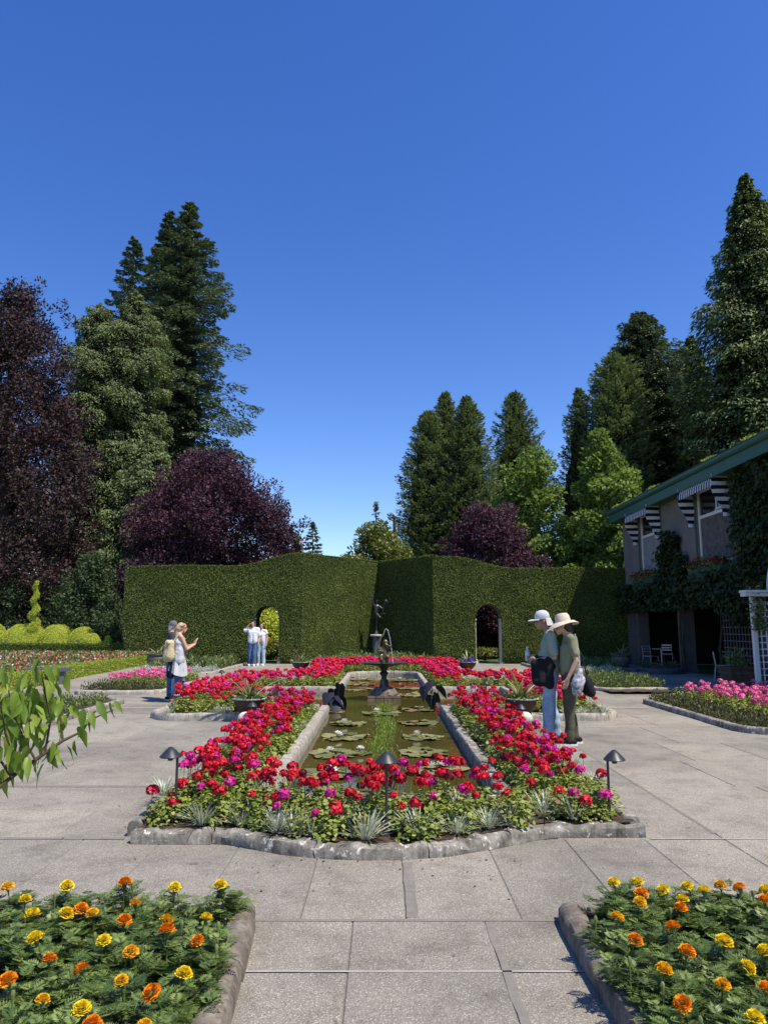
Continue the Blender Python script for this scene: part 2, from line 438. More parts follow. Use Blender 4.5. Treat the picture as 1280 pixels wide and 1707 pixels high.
def thing(name, label, cat, loc=(0, 0, 0), rz=0.0, group=None):
    o = bpy.data.objects.new(name, None)
    o.empty_display_size = 0.1
    COL.objects.link(o)
    o.location = loc
    o.rotation_euler = (0, 0, rz)
    return tag(o, label, cat, group)

class MB:
    """collects shapes; build() links them as one mesh object"""
    def __init__(s): s.v = []; s.f = []
    def add(s, V, F):
        o = len(s.v)
        s.v.extend([tuple(p) for p in V]); s.f.extend([tuple(i + o for i in f) for f in F])
        return s
    def box(s, c, d, rz=0.0, taper=1.0, M=None):
        x, y, z = d[0] / 2, d[1] / 2, d[2] / 2
        P = []
        for sz in (-1, 1):
            k = taper if sz > 0 else 1.0
            for sx, sy in ((-1, -1), (1, -1), (1, 1), (-1, 1)):
                p = Vector((sx * x * k, sy * y * k, sz * z))
                if rz: p = Matrix.Rotation(rz, 3, 'Z') @ p
                if M is not None: p = M @ p
                P.append(p + Vector(c))
        return s.add(P, [(3, 2, 1, 0), (4, 5, 6, 7), (0, 1, 5, 4), (1, 2, 6, 5), (2, 3, 7, 6), (3, 0, 4, 7)])
    def span(s, a, b):
        a, b = Vector(a), Vector(b)
        return s.box((a + b) / 2, b - a)
    def tube(s, pts, r, n=8, cap=True):
        pts = [Vector(p) for p in pts]
        rs = r if hasattr(r, "__len__") else [r] * len(pts)
        V, F = [], []
        up = Vector((0, 0, 1))
        prev = None
        for i, p in enumerate(pts):
            d = (pts[min(i + 1, len(pts) - 1)] - pts[max(i - 1, 0)])
            d = d.normalized() if d.length > 1e-9 else up
            if prev is None:
                a = d.cross(Vector((1, 0, 0)) if abs(d.x) < 0.9 else Vector((0, 1, 0))).normalized()
            else:
                a = (prev - d * prev.dot(d)).normalized()
            prev = a
            b = d.cross(a)
            for k in range(n):
                t = 2 * PI * k / n
                V.append(p + (a * math.cos(t) + b * math.sin(t)) * rs[i])
        for i in range(len(pts) - 1):
            for k in range(n):
                F.append((i * n + k, i * n + (k + 1) % n, (i + 1) * n + (k + 1) % n, (i + 1) * n + k))
        if cap:
            F.append(tuple(range(n - 1, -1, -1)))
            m = (len(pts) - 1) * n
            F.append(tuple(m + k for k in range(n)))
        return s.add(V, F)
    def lathe(s, prof, n=20, c=(0, 0, 0), cap=True):
        V, F = [], []
        for r, z in prof:
            for k in range(n):
                t = 2 * PI * k / n
                V.append((c[0] + r * math.cos(t), c[1] + r * math.sin(t), c[2] + z))
        for i in range(len(prof) - 1):
            for k in range(n):
                F.append((i * n + k, i * n + (k + 1) % n, (i + 1) * n + (k + 1) % n, (i + 1) * n + k))
        if cap:
            F.append(tuple(range(n - 1, -1, -1)))
            m = (len(prof) - 1) * n
            F.append(tuple(m + k for k in range(n)))
        return s.add(V, F)
    def ball(s, c, r, n=10, m=7):
        r = r if hasattr(r, "__len__") else (r, r, r)
        V = [(c[0], c[1], c[2] - r[2])]
        for i in range(1, m):
            ph = -PI / 2 + PI * i / m
            for k in range(n):
                t = 2 * PI * k / n
                V.append((c[0] + r[0] * math.cos(ph) * math.cos(t), c[1] + r[1] * math.cos(ph) * math.sin(t), c[2] + r[2] * math.sin(ph)))
        V.append((c[0], c[1], c[2] + r[2]))
        F = [(0, 1 + (k + 1) % n, 1 + k) for k in range(n)]
        for i in range(m - 2):
            for k in range(n):
                F.append((1 + i * n + k, 1 + i * n + (k + 1) % n, 1 + (i + 1) * n + (k + 1) % n, 1 + (i + 1) * n + k))
        L = len(V) - 1
        b = 1 + (m - 2) * n
        F += [(b + k, b + (k + 1) % n, L) for k in range(n)]
        return s.add(V, F)
    def mesh(s, name, mat, smooth=False, var=None):
        me = bpy.data.meshes.new(name)
        me.from_pydata([tuple(p) for p in s.v], [], s.f)
        me.materials.append(MAT[mat])
        if smooth:
            me.polygons.foreach_set("use_smooth", [True] * len(me.polygons))
            try: me.set_sharp_from_angle(angle=math.radians(40))
            except Exception: pass
        if var is not None:
            a = me.attributes.new("var", 'FLOAT', 'FACE')
            a.data.foreach_set("value", var if hasattr(var, "__len__") else [var] * len(me.polygons))
        me.update()
        return me
    def build(s, name, mat, parent=None, loc=None, rot=None, smooth=False, var=None):
        return link(name, s.mesh(name, mat, smooth, var), parent, loc, rot)

def copy_tree(o, parent=None):
    c = o.copy()
    COL.objects.link(c)
    c.parent = parent
    for ch in o.children:
        copy_tree(ch, c)
    return c

def unit(a):
    return a / np.maximum(np.linalg.norm(a, axis=-1, keepdims=True), 1e-9)

def leaf_quads(P, D, N, L, W, bend=0.0):
    """diamond leaves: base P, direction D, surface normal N"""
    P, D = np.asarray(P, float), unit(np.asarray(D, float))
    S = np.cross(D, N); S = unit(S)
    N2 = np.cross(S, D)
    n = len(P)
    L = np.broadcast_to(np.asarray(L, float), (n,))[:, None]
    W = np.broadcast_to(np.asarray(W, float), (n,))[:, None]
    mid = P + D * L * 0.45
    V = np.stack([P, mid + S * W / 2 + N2 * bend * L, P + D * L, mid - S * W / 2 + N2 * bend * L], 1).reshape(-1, 3)
    Fq = np.arange(4 * n).reshape(n, 4)
    return V, Fq

class LB:
    """collects leaves (numpy) for one foliage mesh"""
    def __init__(s): s.V = []; s.F = []; s.var = []; s.n = 0
    def add(s, V, F, var):
        s.V.append(V); s.F.append(np.asarray(F) + s.n); s.var.append(np.asarray(var)); s.n += len(V)
    def quads(s, P, D, N, L, W, var, bend=0.0):
        V, F = leaf_quads(P, D, N, L, W, bend); s.add(V, F, var)
    def mesh(s, name, mat, mats=None, mi=None):
        by = {}
        V = np.concatenate(s.V)
        var = np.concatenate(s.var)
        return mesh_np(name, V, s.F, mat, var, mats=mats, mi=mi)

def rdir(rng, n):
    return unit(rng.normal(size=(n, 3)))

def discs(rng, P, N, R, k=6, cup=0.15):
    """small k-gon petals / round leaves, fan of triangles joined as one polygon"""
    n = len(P)
    N = unit(N)
    A = unit(np.cross(N, rdir(rng, n)))
    B = np.cross(N, A)
    R = np.broadcast_to(np.asarray(R, float), (n,))
    ang = np.arange(k) * 2 * PI / k
    ring = (A[:, None, :] * np.cos(ang)[None, :, None] + B[:, None, :] * np.sin(ang)[None, :, None]) * R[:, None, None]
    ring = ring * rng.uniform(0.8, 1.15, size=(n, k, 1))
    alt = np.where(np.arange(k) % 2 == 0, cup, -cup * 0.3)
    V = P[:, None, :] + ring + N[:, None, :] * (alt[None, :, None] * R[:, None, None])
    return V.reshape(-1, 3), np.arange(n * k).reshape(n, k)
# ------------------------------------------------------------------ ground, paving
def sheet(name, x0, x1, y0, y1, z, mat, nx=1, ny=1, bump=0.0, sc=3.0, kind="structure"):
    xs, ys = np.linspace(x0, x1, nx + 1), np.linspace(y0, y1, ny + 1)
    X, Y = np.meshgrid(xs, ys)
    Z = np.full_like(X, z)
    if bump:
        for i in range(X.shape[0]):
            for j in range(X.shape[1]):
                Z[i, j] += bump * noise.noise((X[i, j] * sc, Y[i, j] * sc, 3.1))
    V = np.stack([X, Y, Z], -1).reshape(-1, 3)
    F = [[i * (nx + 1) + j, i * (nx + 1) + j + 1, (i + 1) * (nx + 1) + j + 1, (i + 1) * (nx + 1) + j] for i in range(ny) for j in range(nx)]
    o = link(name, mesh_np(name, V, [np.array(F)], mat, smooth=True))
    if kind: o["kind"] = kind
    return o

sheet("ground", -600, 600, -100, 1200, -0.05, "dirt_path")
pavement = sheet("pavement", -13.5, 10.9, -3.0, 33.2, -0.0055, "grout")

POOL = [(-1.2, 1.2, 6.45, 13.9), (-2.85, 2.85, 13.85, 18.15), (-1.2, 1.2, 18.1, 24.4)]
def hits_pool(x0, x1, y0, y1):
    return any(x1 > a and x0 < b and y1 > c and y0 < d for a, b, c, d in POOL)

def slab(x0, x1, y0, y1, mat="exposed_aggregate", name="paving_slab", dz=0.0):
    g, b, t = 0.0035, 0.0045, random.uniform(-0.002, 0.0015) + dz
    x0 += g; x1 -= g; y0 += g; y1 -= g
    w = [random.uniform(-0.004, 0.004) for _ in range(4)]
    V = [(x0, y0, -0.011), (x1, y0, -0.011), (x1, y1, -0.011), (x0, y1, -0.011),
         (x0, y0, t - 0.005), (x1, y0, t - 0.005), (x1, y1, t - 0.005), (x0, y1, t - 0.005),
         (x0 + b, y0 + b, t), (x1 - b, y0 + b, t), (x1 - b, y1 - b, t), (x0 + b, y1 - b, t)]
    F = [(0, 1, 5, 4), (1, 2, 6, 5), (2, 3, 7, 6), (3, 0, 4, 7), (4, 5, 9, 8), (5, 6, 10, 9), (6, 7, 11, 10), (7, 4, 8, 11), (8, 9, 10, 11)]
    return MB().add(V, F).build(name, mat, pavement)

rows = [0.4, 1.3, 2.1, 2.95, 3.7, 4.3, 5.85, 6.75, 7.7, 9.1, 10.5, 12.1, 13.8, 15.6, 17.6, 19.8, 22.2, 25.0, 28.4, 31.9]
for ri in range(len(rows) - 1):
    ya, yb = rows[ri], rows[ri + 1]
    if yb <= 4.31:
        xs = [-4.3, -3.6, -2.9, -2.3, -1.75, -1.2, -0.72, -0.17, 0.55, 0.98, 1.6, 2.2, 2.9, 3.6, 4.4]
    elif yb <= 5.86:
        xs = [-5.6, -4.7, -3.75, -2.9, -2.25, -1.65, -1.05, -0.46, 0.12, 0.75, 1.35, 1.95, 2.55, 3.3, 4.2, 5.1]
    elif yb <= 10.6:
        xs = [-9.0, -7.6, -6.3, -5.0, -3.75, -2.5 + 0.25 * (ri % 2), -1.2, 0.1, 1.3, 2.55, 3.5 + 0.2 * (ri % 2), 4.6, 5.8, 7.0, 8.4]
    else:
        xs = list(np.arange(-13.0, 10.6, 1.55) + (0.35 if ri % 2 else 0.0))
    for a, b in zip(xs[:-1], xs[1:]):
        if hits_pool(a, b, ya, yb) or abs((a + b) / 2) / max(yb, 1) > 0.85:
            continue
        if abs(a + 3.75) < 0.02 and yb > 5:
            slab(a, a + 0.16, ya, yb, name="paving_strip"); a += 0.16
        slab(a, b, ya, yb)

# old mortar smears and repaired joints
for (xa, xb, ya, yb, mt) in ((0.125, 0.19, 4.34, 5.30, "mortar_dark"), (0.545, 0.59, 2.6, 4.28, "mortar_dark"), (-0.72, 0.98, 4.285, 4.315, "mortar_dark"), (-0.70, 0.95, 3.692, 3.706, "mortar_pale"),
                             (-3.6, -1.95, 5.84, 5.90, "mortar_dark"), (-4.9, -2.3, 7.66, 7.74, "mortar_dark"), (2.0, 4.2, 5.845, 5.862, "mortar_pale"), (-5.2, -3.8, 14.9, 15.0, "mortar_pale"), (4.0, 5.2, 14.9, 15.02, "mortar_pale"), (2.53, 2.56, 6.0, 12.0, "mortar_dark")):
    n_ = max(4, int(max(xb - xa, yb - ya) / 0.12))
    V, F = [], []
    for i in range(n_ + 1):
        u = i / n_
        w = [1 + 0.5 * noise.noise((xa * 7 + u * 9, ya * 3, q)) for q in (0.1, 5.1)]
        if xb - xa > yb - ya:
            c, h = (ya + yb) / 2, (yb - ya) / 2
            V += [(xa + (xb - xa) * u, c - h * w[0], 0.003), (xa + (xb - xa) * u, c + h * w[1], 0.003)]
        else:
            c, h = (xa + xb) / 2, (xb - xa) / 2
            V += [(c + h * w[1], ya + (yb - ya) * u, 0.003), (c - h * w[0], ya + (yb - ya) * u, 0.003)]
    F = [(2 * i, 2 * i + 2, 2 * i + 3, 2 * i + 1) for i in range(n_)]
    MB().add(V, F).build("mortar_patch", mt, pavement)

# petals and leaf litter blown along the kerbs
rng = np.random.default_rng(17)
for nm, mt, lab, cnt, sz in (("leaf_litter", "twig", "dry leaf bits scattered on the paving", 110, 0.007),):
    P = []
    while len(P) < cnt:
        t = rng.random()
        if nm == "fallen_petals" or t < 0.6:
            x = rng.uniform(-2.6, 2.6); y = 5.35 - abs(rng.normal(0, 0.28)) if abs(x) < 1.0 else rng.uniform(5.3, 12)
            if abs(x) >= 1.0:
                if y < 5.75: pass
                else: x = math.copysign(2.02 + abs(rng.normal(0, 0.25)), x)
        else:
            x, y = rng.uniform(-4, 4), rng.uniform(2.6, 13)
            if 5.2 < y < 13.2 and abs(x) < 2.05: continue
        P.append((x, y, 0.006))
    P = np.array(P)
    Vv, Fv = discs(rng, P, np.array([0, 0, 1.0]) + rdir(rng, len(P)) * 0.3, sz * rng.uniform(0.6, 1.5, len(P)), 5, 0.2)
    tag(link(nm, mesh_np(nm, Vv, [Fv], mt, rng.random(len(P)))), lab, "litter", None, "stuff")

# ------------------------------------------------------------------ kerbs
def resample(path, step):
    pts = [Vector(p) for p in path]
    out, acc = [pts[0]], 0.0
    for a, b in zip(pts[:-1], pts[1:]):
        d = (b - a).length
        t = step - acc
        while t <= d + 1e-6:
            out.append(a + (b - a) * (t / d)); t += step
        acc = (acc + d) % step
    if (out[-1] - pts[-1]).length > step * 0.3: out.append(pts[-1])
    else: out[-1] = pts[-1]
    return out

def kerb(name, label, cat, path, width, height, stone=0.55, mat="kerb_stone", piece="kerb_stone", z0=0.0, rough=0.006, sub=5, roundness=0.35, group=None, offset=0.0):
    """row of separate rounded stones along a path; each stone is a part"""
    root = thing(name, label, cat, (path[0][0], path[0][1], 0), 0, group)
    base = Vector((path[0][0], path[0][1], 0))
    pts = resample([(p[0], p[1], 0) for p in path], 0.04 if stone < 1 else 0.08)
    n_per = max(2, int(round(stone / (0.04 if stone < 1 else 0.08))))
    i = 0
    h = height
    prof = [(-0.5, 0.0), (-0.5, 0.55), (-0.5 + roundness * 0.3, 0.86), (-0.5 + roundness, 1.0), (0.5 - roundness, 1.0), (0.5 - roundness * 0.3, 0.86), (0.5, 0.55), (0.5, 0.0)]
    while i < len(pts) - 1:
        j = min(len(pts) - 1, i + max(2, int(n_per * random.uniform(0.75, 1.25))))
        if len(pts) - 1 - j < n_per * 0.4: j = len(pts) - 1
        seg = pts[i:j + 1]
        idx = sorted(set(int(round(t)) for t in np.linspace(0, len(seg) - 1, sub + 1)))
        V, F = [], []
        dh, dw, ds = random.uniform(-0.006, 0.006), random.uniform(-0.006, 0.006), random.uniform(-0.006, 0.006)
        for q, k in enumerate(idx):
            p = seg[k]
            d = (seg[min(k + 1, len(seg) - 1)] - seg[max(k - 1, 0)]).normalized()
            s = Vector((d.y, -d.x, 0))
            e = 0.003 if k == 0 else (-0.003 if k == len(seg) - 1 else 0.0)
            sh = 0.96 if k in (0, len(seg) - 1) else 1.0
            for a, b in prof:
                P = p + d * e + s * (a * (width + dw) * (0.5 + 0.5 * sh) + ds + offset) + Vector((0, 0, z0 + b * (h + dh) * sh))
                if b > 0:
                    nz = noise.noise_vector(P * 9.0) * rough * 1.6 + noise.noise_vector(P * 28.0) * rough * 0.7
                    P = P + nz
                V.append(P - base)
        m = len(prof)
        for q in range(len(idx) - 1):
            for k in range(m - 1):
                F.append((q * m + k, q * m + k + 1, (q + 1) * m + k + 1, (q + 1) * m + k))
        F.append(tuple(range(m - 1, -1, -1)))
        F.append(tuple((len(idx) - 1) * m + k for k in range(m)))
        o = MB().add(V, F).build(piece, mat, root, smooth=True)
        i = j
    return root

def soil(name, x0, x1, y0, y1, z=0.085, nx=None):
    return sheet(name, x0, x1, y0, y1, z, "soil", max(2, int((x1 - x0) / 0.12)), max(2, int((y1 - y0) / 0.12)), 0.02, 6.0)

# marigold beds
soil("flower_bed_soil", -4.2, -0.84, 1.6, 4.30, 0.05)
soil("flower_bed_soil", 1.06, 4.4, 1.6, 4.30, 0.05)
kerb("bed_kerb", "rounded brown stone kerb beside the marigold bed at lower left", "kerb", [(-0.58, 1.6), (-0.64, 2.6), (-0.70, 3.5), (-0.75, 4.16), (-0.78, 4.30)], 0.15, 0.105, 1.15, "kerb_brown", roundness=0.42, sub=12)
kerb("bed_kerb", "rounded brown stone kerb beside the marigold bed at lower right", "kerb", [(1.03, 4.32), (1.0, 4.2), (1.0, 3.6), (1.02, 2.6), (1.03, 1.6)], 0.15, 0.105, 1.15, "kerb_brown", roundness=0.42, sub=12)
kerb("bed_kerb", "low stone kerb along the back of the marigold bed at lower left", "kerb", [(-4.2, 4.33), (-0.90, 4.33)], 0.11, 0.05, 1.0, "kerb_brown", roundness=0.42, sub=6)
kerb("bed_kerb", "low stone kerb along the back of the marigold bed at lower right", "kerb", [(1.12, 4.33), (4.4, 4.33)], 0.11, 0.05, 1.0, "kerb_brown", roundness=0.42, sub=6)

# central bed: soil around the pool
FRONT = [(-1.86, 5.80), (-1.18, 5.79), (-1.08, 5.76), (-0.92, 5.66), (-0.70, 5.53), (-0.45, 5.45), (-0.15, 5.41), (0.15, 5.42), (0.42, 5.49), (0.70, 5.64), (0.96, 5.80), (1.12, 5.90), (1.25, 5.95), (1.98, 5.96)]
def front_y(x): return float(np.interp(x, [p[0] for p in FRONT], [p[1] for p in FRONT]))
V, F = [], []
nx_ = 48
for i in range(nx_ + 1):
    x = -1.84 + 3.78 * i / nx_
    for j in range(9):
        y = front_y(x) + 0.02 + (6.5 - front_y(x) - 0.02) * j / 8
        V.append((x, y, 0.085 + 0.02 * noise.noise((x * 6, y * 6, 3.1))))
F = [(i * 9 + j, (i + 1) * 9 + j, (i + 1) * 9 + j + 1, i * 9 + j + 1) for i in range(nx_) for j in range(8)]
MB().add(V, F).build("flower_bed_soil", "soil", smooth=True)["kind"] = "structure"
for s in (-1, 1):
    a, b = sorted((s * 1.15, s * 1.84)); soil("flower_bed_soil", a, b, 6.5, 13.0)
    a, b = sorted((s * 1.15, s * 3.85)); soil("flower_bed_soil", a, b, 13.0, 13.92)
    a, b = sorted((s * 2.82, s * 3.95)); soil("flower_bed_soil", a, b, 13.92, 18.1)
    a, b = sorted((s * 1.15, s * 3.95)); soil("flower_bed_soil", a, b, 18.1, 19.9)
    a, b = sorted((s * 1.15, s * 2.2)); soil("flower_bed_soil", a, b, 19.9, 24.0)
soil("flower_bed_soil", -2.7, 2.7, 24.3, 27.6)

kerb("bed_kerb", "weathered grey stone kerb curving round the front of the geranium bed", "kerb",
     FRONT,
     0.15, 0.088, 0.8, "kerb_stone", rough=0.015, roundness=0.24, sub=14)
kerb("bed_kerb", "grey stone kerb along the outer left side of the geranium bed", "kerb", [(-1.90, 5.92), (-1.90, 12.85)], 0.12, 0.115, 0.8, "kerb_stone", roundness=0.25)
kerb("bed_kerb", "grey stone kerb along the outer right side of the geranium bed", "kerb", [(1.95, 6.08), (1.92, 12.85)], 0.12, 0.115, 0.8, "kerb_stone", roundness=0.25)
for s, w in ((-1, "left"), (1, "right")):
    kerb("bed_kerb", f"pale stone kerb round the {w} side arm of the geranium bed", "kerb",
         [(s * 1.98, 12.92), (s * 3.72, 12.92), (s * 4.02, 13.3), (s * 4.02, 19.9), (s * 3.9, 20.0), (s * 2.28, 20.0), (s * 2.28, 24.0), (s * 2.8, 24.8), (s * 2.8, 26.4), (s * 1.6, 27.7), (s * 0.03, 27.75)],
         0.13, 0.12, 0.9, "coping_stone", roundness=0.22)
# pool coping
for s, w in ((-1, "left"), (1, "right")):
    kerb("pool_coping", f"{'pale sunlit' if s<0 else 'grey mossy'} stone coping along the {w} edge of the pool", "coping",
         [(s * 0.03, 6.52), (s * 1.06, 6.52), (s * 1.08, 13.9)], 0.15, 0.165, 0.9, "coping_stone" if s < 0 else "kerb_stone", "coping_stone", roundness=0.18)  # sunny left and shaded right edge put into the stone colour
    kerb("pool_coping", f"pale stone coping round the {w} side arm of the pool", "coping",
         [(s * 1.17, 13.98), (s * 2.80, 13.98), (s * 2.82, 14.1), (s * 2.82, 17.95), (s * 2.78, 18.05), (s * 1.15, 18.05)], 0.15, 0.165, 0.9, "coping_stone", "coping_stone", roundness=0.18)
    kerb("pool_coping", f"stone coping round the {w} half of the pool's far rounded end", "coping",
         [(s * 1.08, 18.15), (s * 1.08, 23.3), (s * 1.0, 23.75), (s * 0.7, 24.1), (s * 0.3, 24.25), (s * 0.02, 24.28)], 0.15, 0.165, 0.9, "coping_stone", "coping_stone", roundness=0.18)
WZ = 0.02
wv = [(-1.05, 6.5), (1.05, 6.5), (1.05, 14.0), (2.8, 14.0), (2.8, 18.0), (1.05, 18.0), (1.05, 23.6), (0.7, 24.1), (0, 24.25), (-0.7, 24.1), (-1.05, 23.6), (-1.05, 18.0), (-2.8, 18.0), (-2.8, 14.0), (-1.05, 14.0)]
wat = MB().add([(x, y, WZ) for x, y in wv], [tuple(range(len(wv)))]).build("water", "pond_water")
tag(wat, kind="structure")

# outer beds (mirror-image pairs on both sides of the court)
for s, w in ((-1, "left"), (1, "right")):
    a, b = sorted((s * 5.5, s * 8.6)); soil("flower_bed_soil", a, b, 11.35, 15.9, 0.06)
    a, b = sorted((s * 5.35, s * 7.1)); soil("flower_bed_soil", a, b, 17.8, 22.6, 0.06)
    a, b = sorted((s * 5.8, s * 8.6)); soil("flower_bed_soil", a, b, 24.8, 31.2, 0.06)
kerb("bed_kerb", "grey stone kerb of the leafy bed at left, behind the branch", "kerb", [(-8.6, 11.2), (-5.75, 11.2), (-5.42, 11.6), (-5.42, 15.7), (-5.8, 16.0), (-8.6, 16.0)], 0.13, 0.10, 0.9, "kerb_stone", roundness=0.25)
kerb("bed_kerb", "dark stone kerb of the pink flower bed at right", "kerb", [(8.6, 11.2), (5.75, 11.2), (5.40, 11.5), (5.42, 15.7), (5.8, 16.0), (8.6, 16.0)], 0.13, 0.10, 0.9, "kerb_stone", roundness=0.25)
kerb("bed_kerb", "pale stone kerb of the pink flower bed at left", "kerb", [(-7.15, 22.7), (-7.2, 17.7), (-5.45, 17.7), (-5.25, 18.1), (-5.25, 22.7)], 0.13, 0.10, 0.9, "coping_stone", roundness=0.25)
kerb("bed_kerb", "pale stone kerb of the plain green bed at right", "kerb", [(7.0, 22.7), (7.0, 18.5), (5.45, 18.5), (5.25, 18.9), (5.25, 22.7)], 0.13, 0.10, 0.9, "coping_stone", roundness=0.25)
kerb("bed_kerb", "stone kerb of the silver edged bed before the left hedge", "kerb", [(-8.6, 24.7), (-6.0, 24.7), (-5.72, 25.1), (-5.72, 31.2)], 0.13, 0.10, 0.9, "coping_stone", roundness=0.25)
kerb("bed_kerb", "stone kerb of the silver edged bed before the right hedge", "kerb", [(8.6, 24.7), (6.0, 24.7), (5.72, 25.1), (5.72, 31.2)], 0.13, 0.10, 0.9, "kerb_stone", roundness=0.25)

# ------------------------------------------------------------------ clipped yew hedge with alcove and two arches
def smooth01(t): t = min(1, max(0, t)); return t * t * (3 - 2 * t)
def hedge_top(x, y):
    base_l, hi = 4.20, 4.74
    if x < -3.5: return base_l + (hi - base_l) * smooth01((x + 6.6) / 3.0) + 0.02 * math.sin(x * 1.3)
    if x < 2.2:
        t = (y - 32) / 3.5
        return hi - 0.05 * t if x < -0.3 else hi - 0.05 * t - 0.08 * (1 - t)
    return 4.62 - (4.62 - 4.10) * smooth01((x - 2.9) / 2.6) + 0.015 * math.sin(x * 1.7)
ARCH = [(-5.55, -4.50, 1.90, 2.45), (3.92, 5.06, 1.86, 2.52)]
def arch_h(x):
    for a, b, sp, tp in ARCH:
        if a <= x <= b:
            u = (x - (a + b) / 2) / ((b - a) / 2)
            return sp + (tp - sp) * math.sqrt(max(0, 1 - u * u))
    return None
plan = []
def seg(a, b, n):
    for i in range(n):
        t = i / n
        plan.append((a[0] + (b[0] - a[0]) * t, a[1] + (b[1] - a[1]) * t))
seg((-11.2, 32.0), (-5.55, 32.0), 34); seg((-5.55, 32.0), (-4.50, 32.0), 14); seg((-4.50, 32.0), (-3.5, 32.0), 6)
seg((-3.5, 32.0), (-0.27, 35.5), 24); seg((-0.27, 35.5), (2.13, 32.0), 22)
seg((2.13, 32.0), (3.92, 32.0), 10); seg((3.92, 32.0), (5.06, 32.0), 14); seg((5.06, 32.0), (10.45, 32.0), 32); plan.append((10.45, 32.0))
cols = []
for x, y in plan:
    ah = arch_h(x) if abs(y - 32) < 0.01 else None
    jump = None
    for a, b, sp, tp in ARCH:
        if abs(x - a) < 1e-6: jump = (0.0, sp)
        if abs(x - b) < 1e-6: jump = (sp, 0.0)
    if jump:
        cols.append((x, y, jump[0])); cols.append((x, y, jump[1]))
    else:
        cols.append((x, y, ah or 0.0))
NZ = 14
TH = 1.35
V, F = [], []
rngh = np.random.default_rng(3)
for (x, y, bot) in cols:
    top = hedge_top(x, y)
    for side in (0, 1):
        for k in range(NZ + 1):
            z = bot + (top - bot) * k / NZ
            undercut = 0.16 * max(0, 1 - z / 0.55) ** 2
            wob = 0.02 * noise.noise((x * 0.9, y * 0.9, z * 0.9 + side * 7)) + 0.02 * noise.noise((x * 3, y * 3, z * 3))
            yy = y + 0.06 + wob + undercut if side == 0 else y + TH - wob
            xx = x
            if x < -11.19: xx = x + 0.38 * max(0, 1 - z / 1.6) ** 1.5 + wob
            V.append((xx, yy, z + (0.012 * noise.noise((x * 5, y * 5, 1.0)) if k == NZ else 0)))
m = 2 * (NZ + 1)
for i in range(len(cols) - 1):
    a, b = i * m, (i + 1) * m
    if abs(cols[i][0] - cols[i + 1][0]) > 1e-6 or abs(cols[i][1] - cols[i + 1][1]) > 1e-6:
        for k in range(NZ):
            F.append((a + k, b + k, b + k + 1, a + k + 1))
            F.append((a + NZ + 1 + k + 1, b + NZ + 1 + k + 1, b + NZ + 1 + k, a + NZ + 1 + k))
        F.append((a + NZ, b + NZ, b + m - 1, a + m - 1))
    F.append((a, a + NZ + 1, b + NZ + 1, b))
for i in (0, len(cols) - 1):
    for k in range(NZ):
        F.append((i * m + k, i * m + k + 1, i * m + NZ + 2 + k, i * m + NZ + 1 + k))
hedge = thing("clipped_hedge", "tall clipped dark green hedge wall with alcove and two arches", "hedge", (0, 32, 0))
hb = MB().add([(x, y - 32, z) for x, y, z in V], F).build("hedge_core", "yew_core", hedge)
# needle tufts over the sheared faces
lb = LB()
def tufts(P, Nn, n, size=0.052, rng=rngh):
    Tn = rdir(rng, n)
    D = unit(Nn * rng.uniform(0.05, 0.55, (n, 1)) + Tn * 0.8 + np.array([0, 0, 0.25]))
    lb.quads(P - Nn * 0.03, D, unit(Nn + 0.5 * rdir(rng, n)), rng.uniform(0.6, 1.3, n) * size, rng.uniform(0.35, 0.6, n) * size, np.clip(rng.normal(0.5, 0.17, n) + 0.32 * np.array([noise.noise((p[0] * 0.8, p[1] * 0.8, p[2] * 0.8)) + 0.6 * noise.noise((p[0] * 3.1, p[1] * 3.1, p[2] * 3.1)) for p in P]), 0, 1))
for i in range(len(cols) - 1):
    x0, y0, b0 = cols[i]; x1, y1, b1 = cols[i + 1]
    Ls = math.hypot(x1 - x0, y1 - y0)
    if Ls < 1e-6: continue
    bot, top = (b0 + b1) / 2, (hedge_top(x0, y0) + hedge_top(x1, y1)) / 2
    nrm = np.array([(y1 - y0) / Ls, -(x1 - x0) / Ls, 0.0])
    n = int(Ls * (top - bot) * 1250)
    t, u = rngh.random(n), rngh.random(n)
    z = bot + (top - bot) * u
    uc = 0.16 * np.maximum(0, 1 - z / 0.55) ** 2
    xx = x0 + (x1 - x0) * t
    xx = np.where(xx < -10.9, xx + 0.38 * np.maximum(0, 1 - z / 1.6) ** 1.5, xx)
    P = np.stack([xx, y0 + (y1 - y0) * t + uc - 32, z], 1)
    P[:, 1] += rngh.uniform(-0.015, 0.03, n)
    tufts(P, np.broadcast_to(nrm, P.shape), n)
    n2 = int(Ls * TH * 240)
    t2 = rngh.random(n2)
    P2 = np.stack([x0 + (x1 - x0) * t2, y0 + (y1 - y0) * t2 + rngh.random(n2) ** 1.6 * TH - 32, np.full(n2, top) + rngh.normal(0, 0.008, n2)], 1)
    tufts(P2, np.broadcast_to(np.array([0, 0, 1.0]), P2.shape), n2, 0.055)
n = 3500   # left end face and the arch reveals
P = np.stack([np.full(n, -11.2), rngh.random(n) * TH, rngh.random(n) * 4.2], 1)
P[:, 0] += 0.38 * np.maximum(0, 1 - P[:, 2] / 1.6) ** 1.5
tufts(P, np.broadcast_to(np.array([-1.0, 0, 0]), P.shape), n)
link("foliage", lb.mesh("hedge_foliage", "leaf_yew"), hedge)

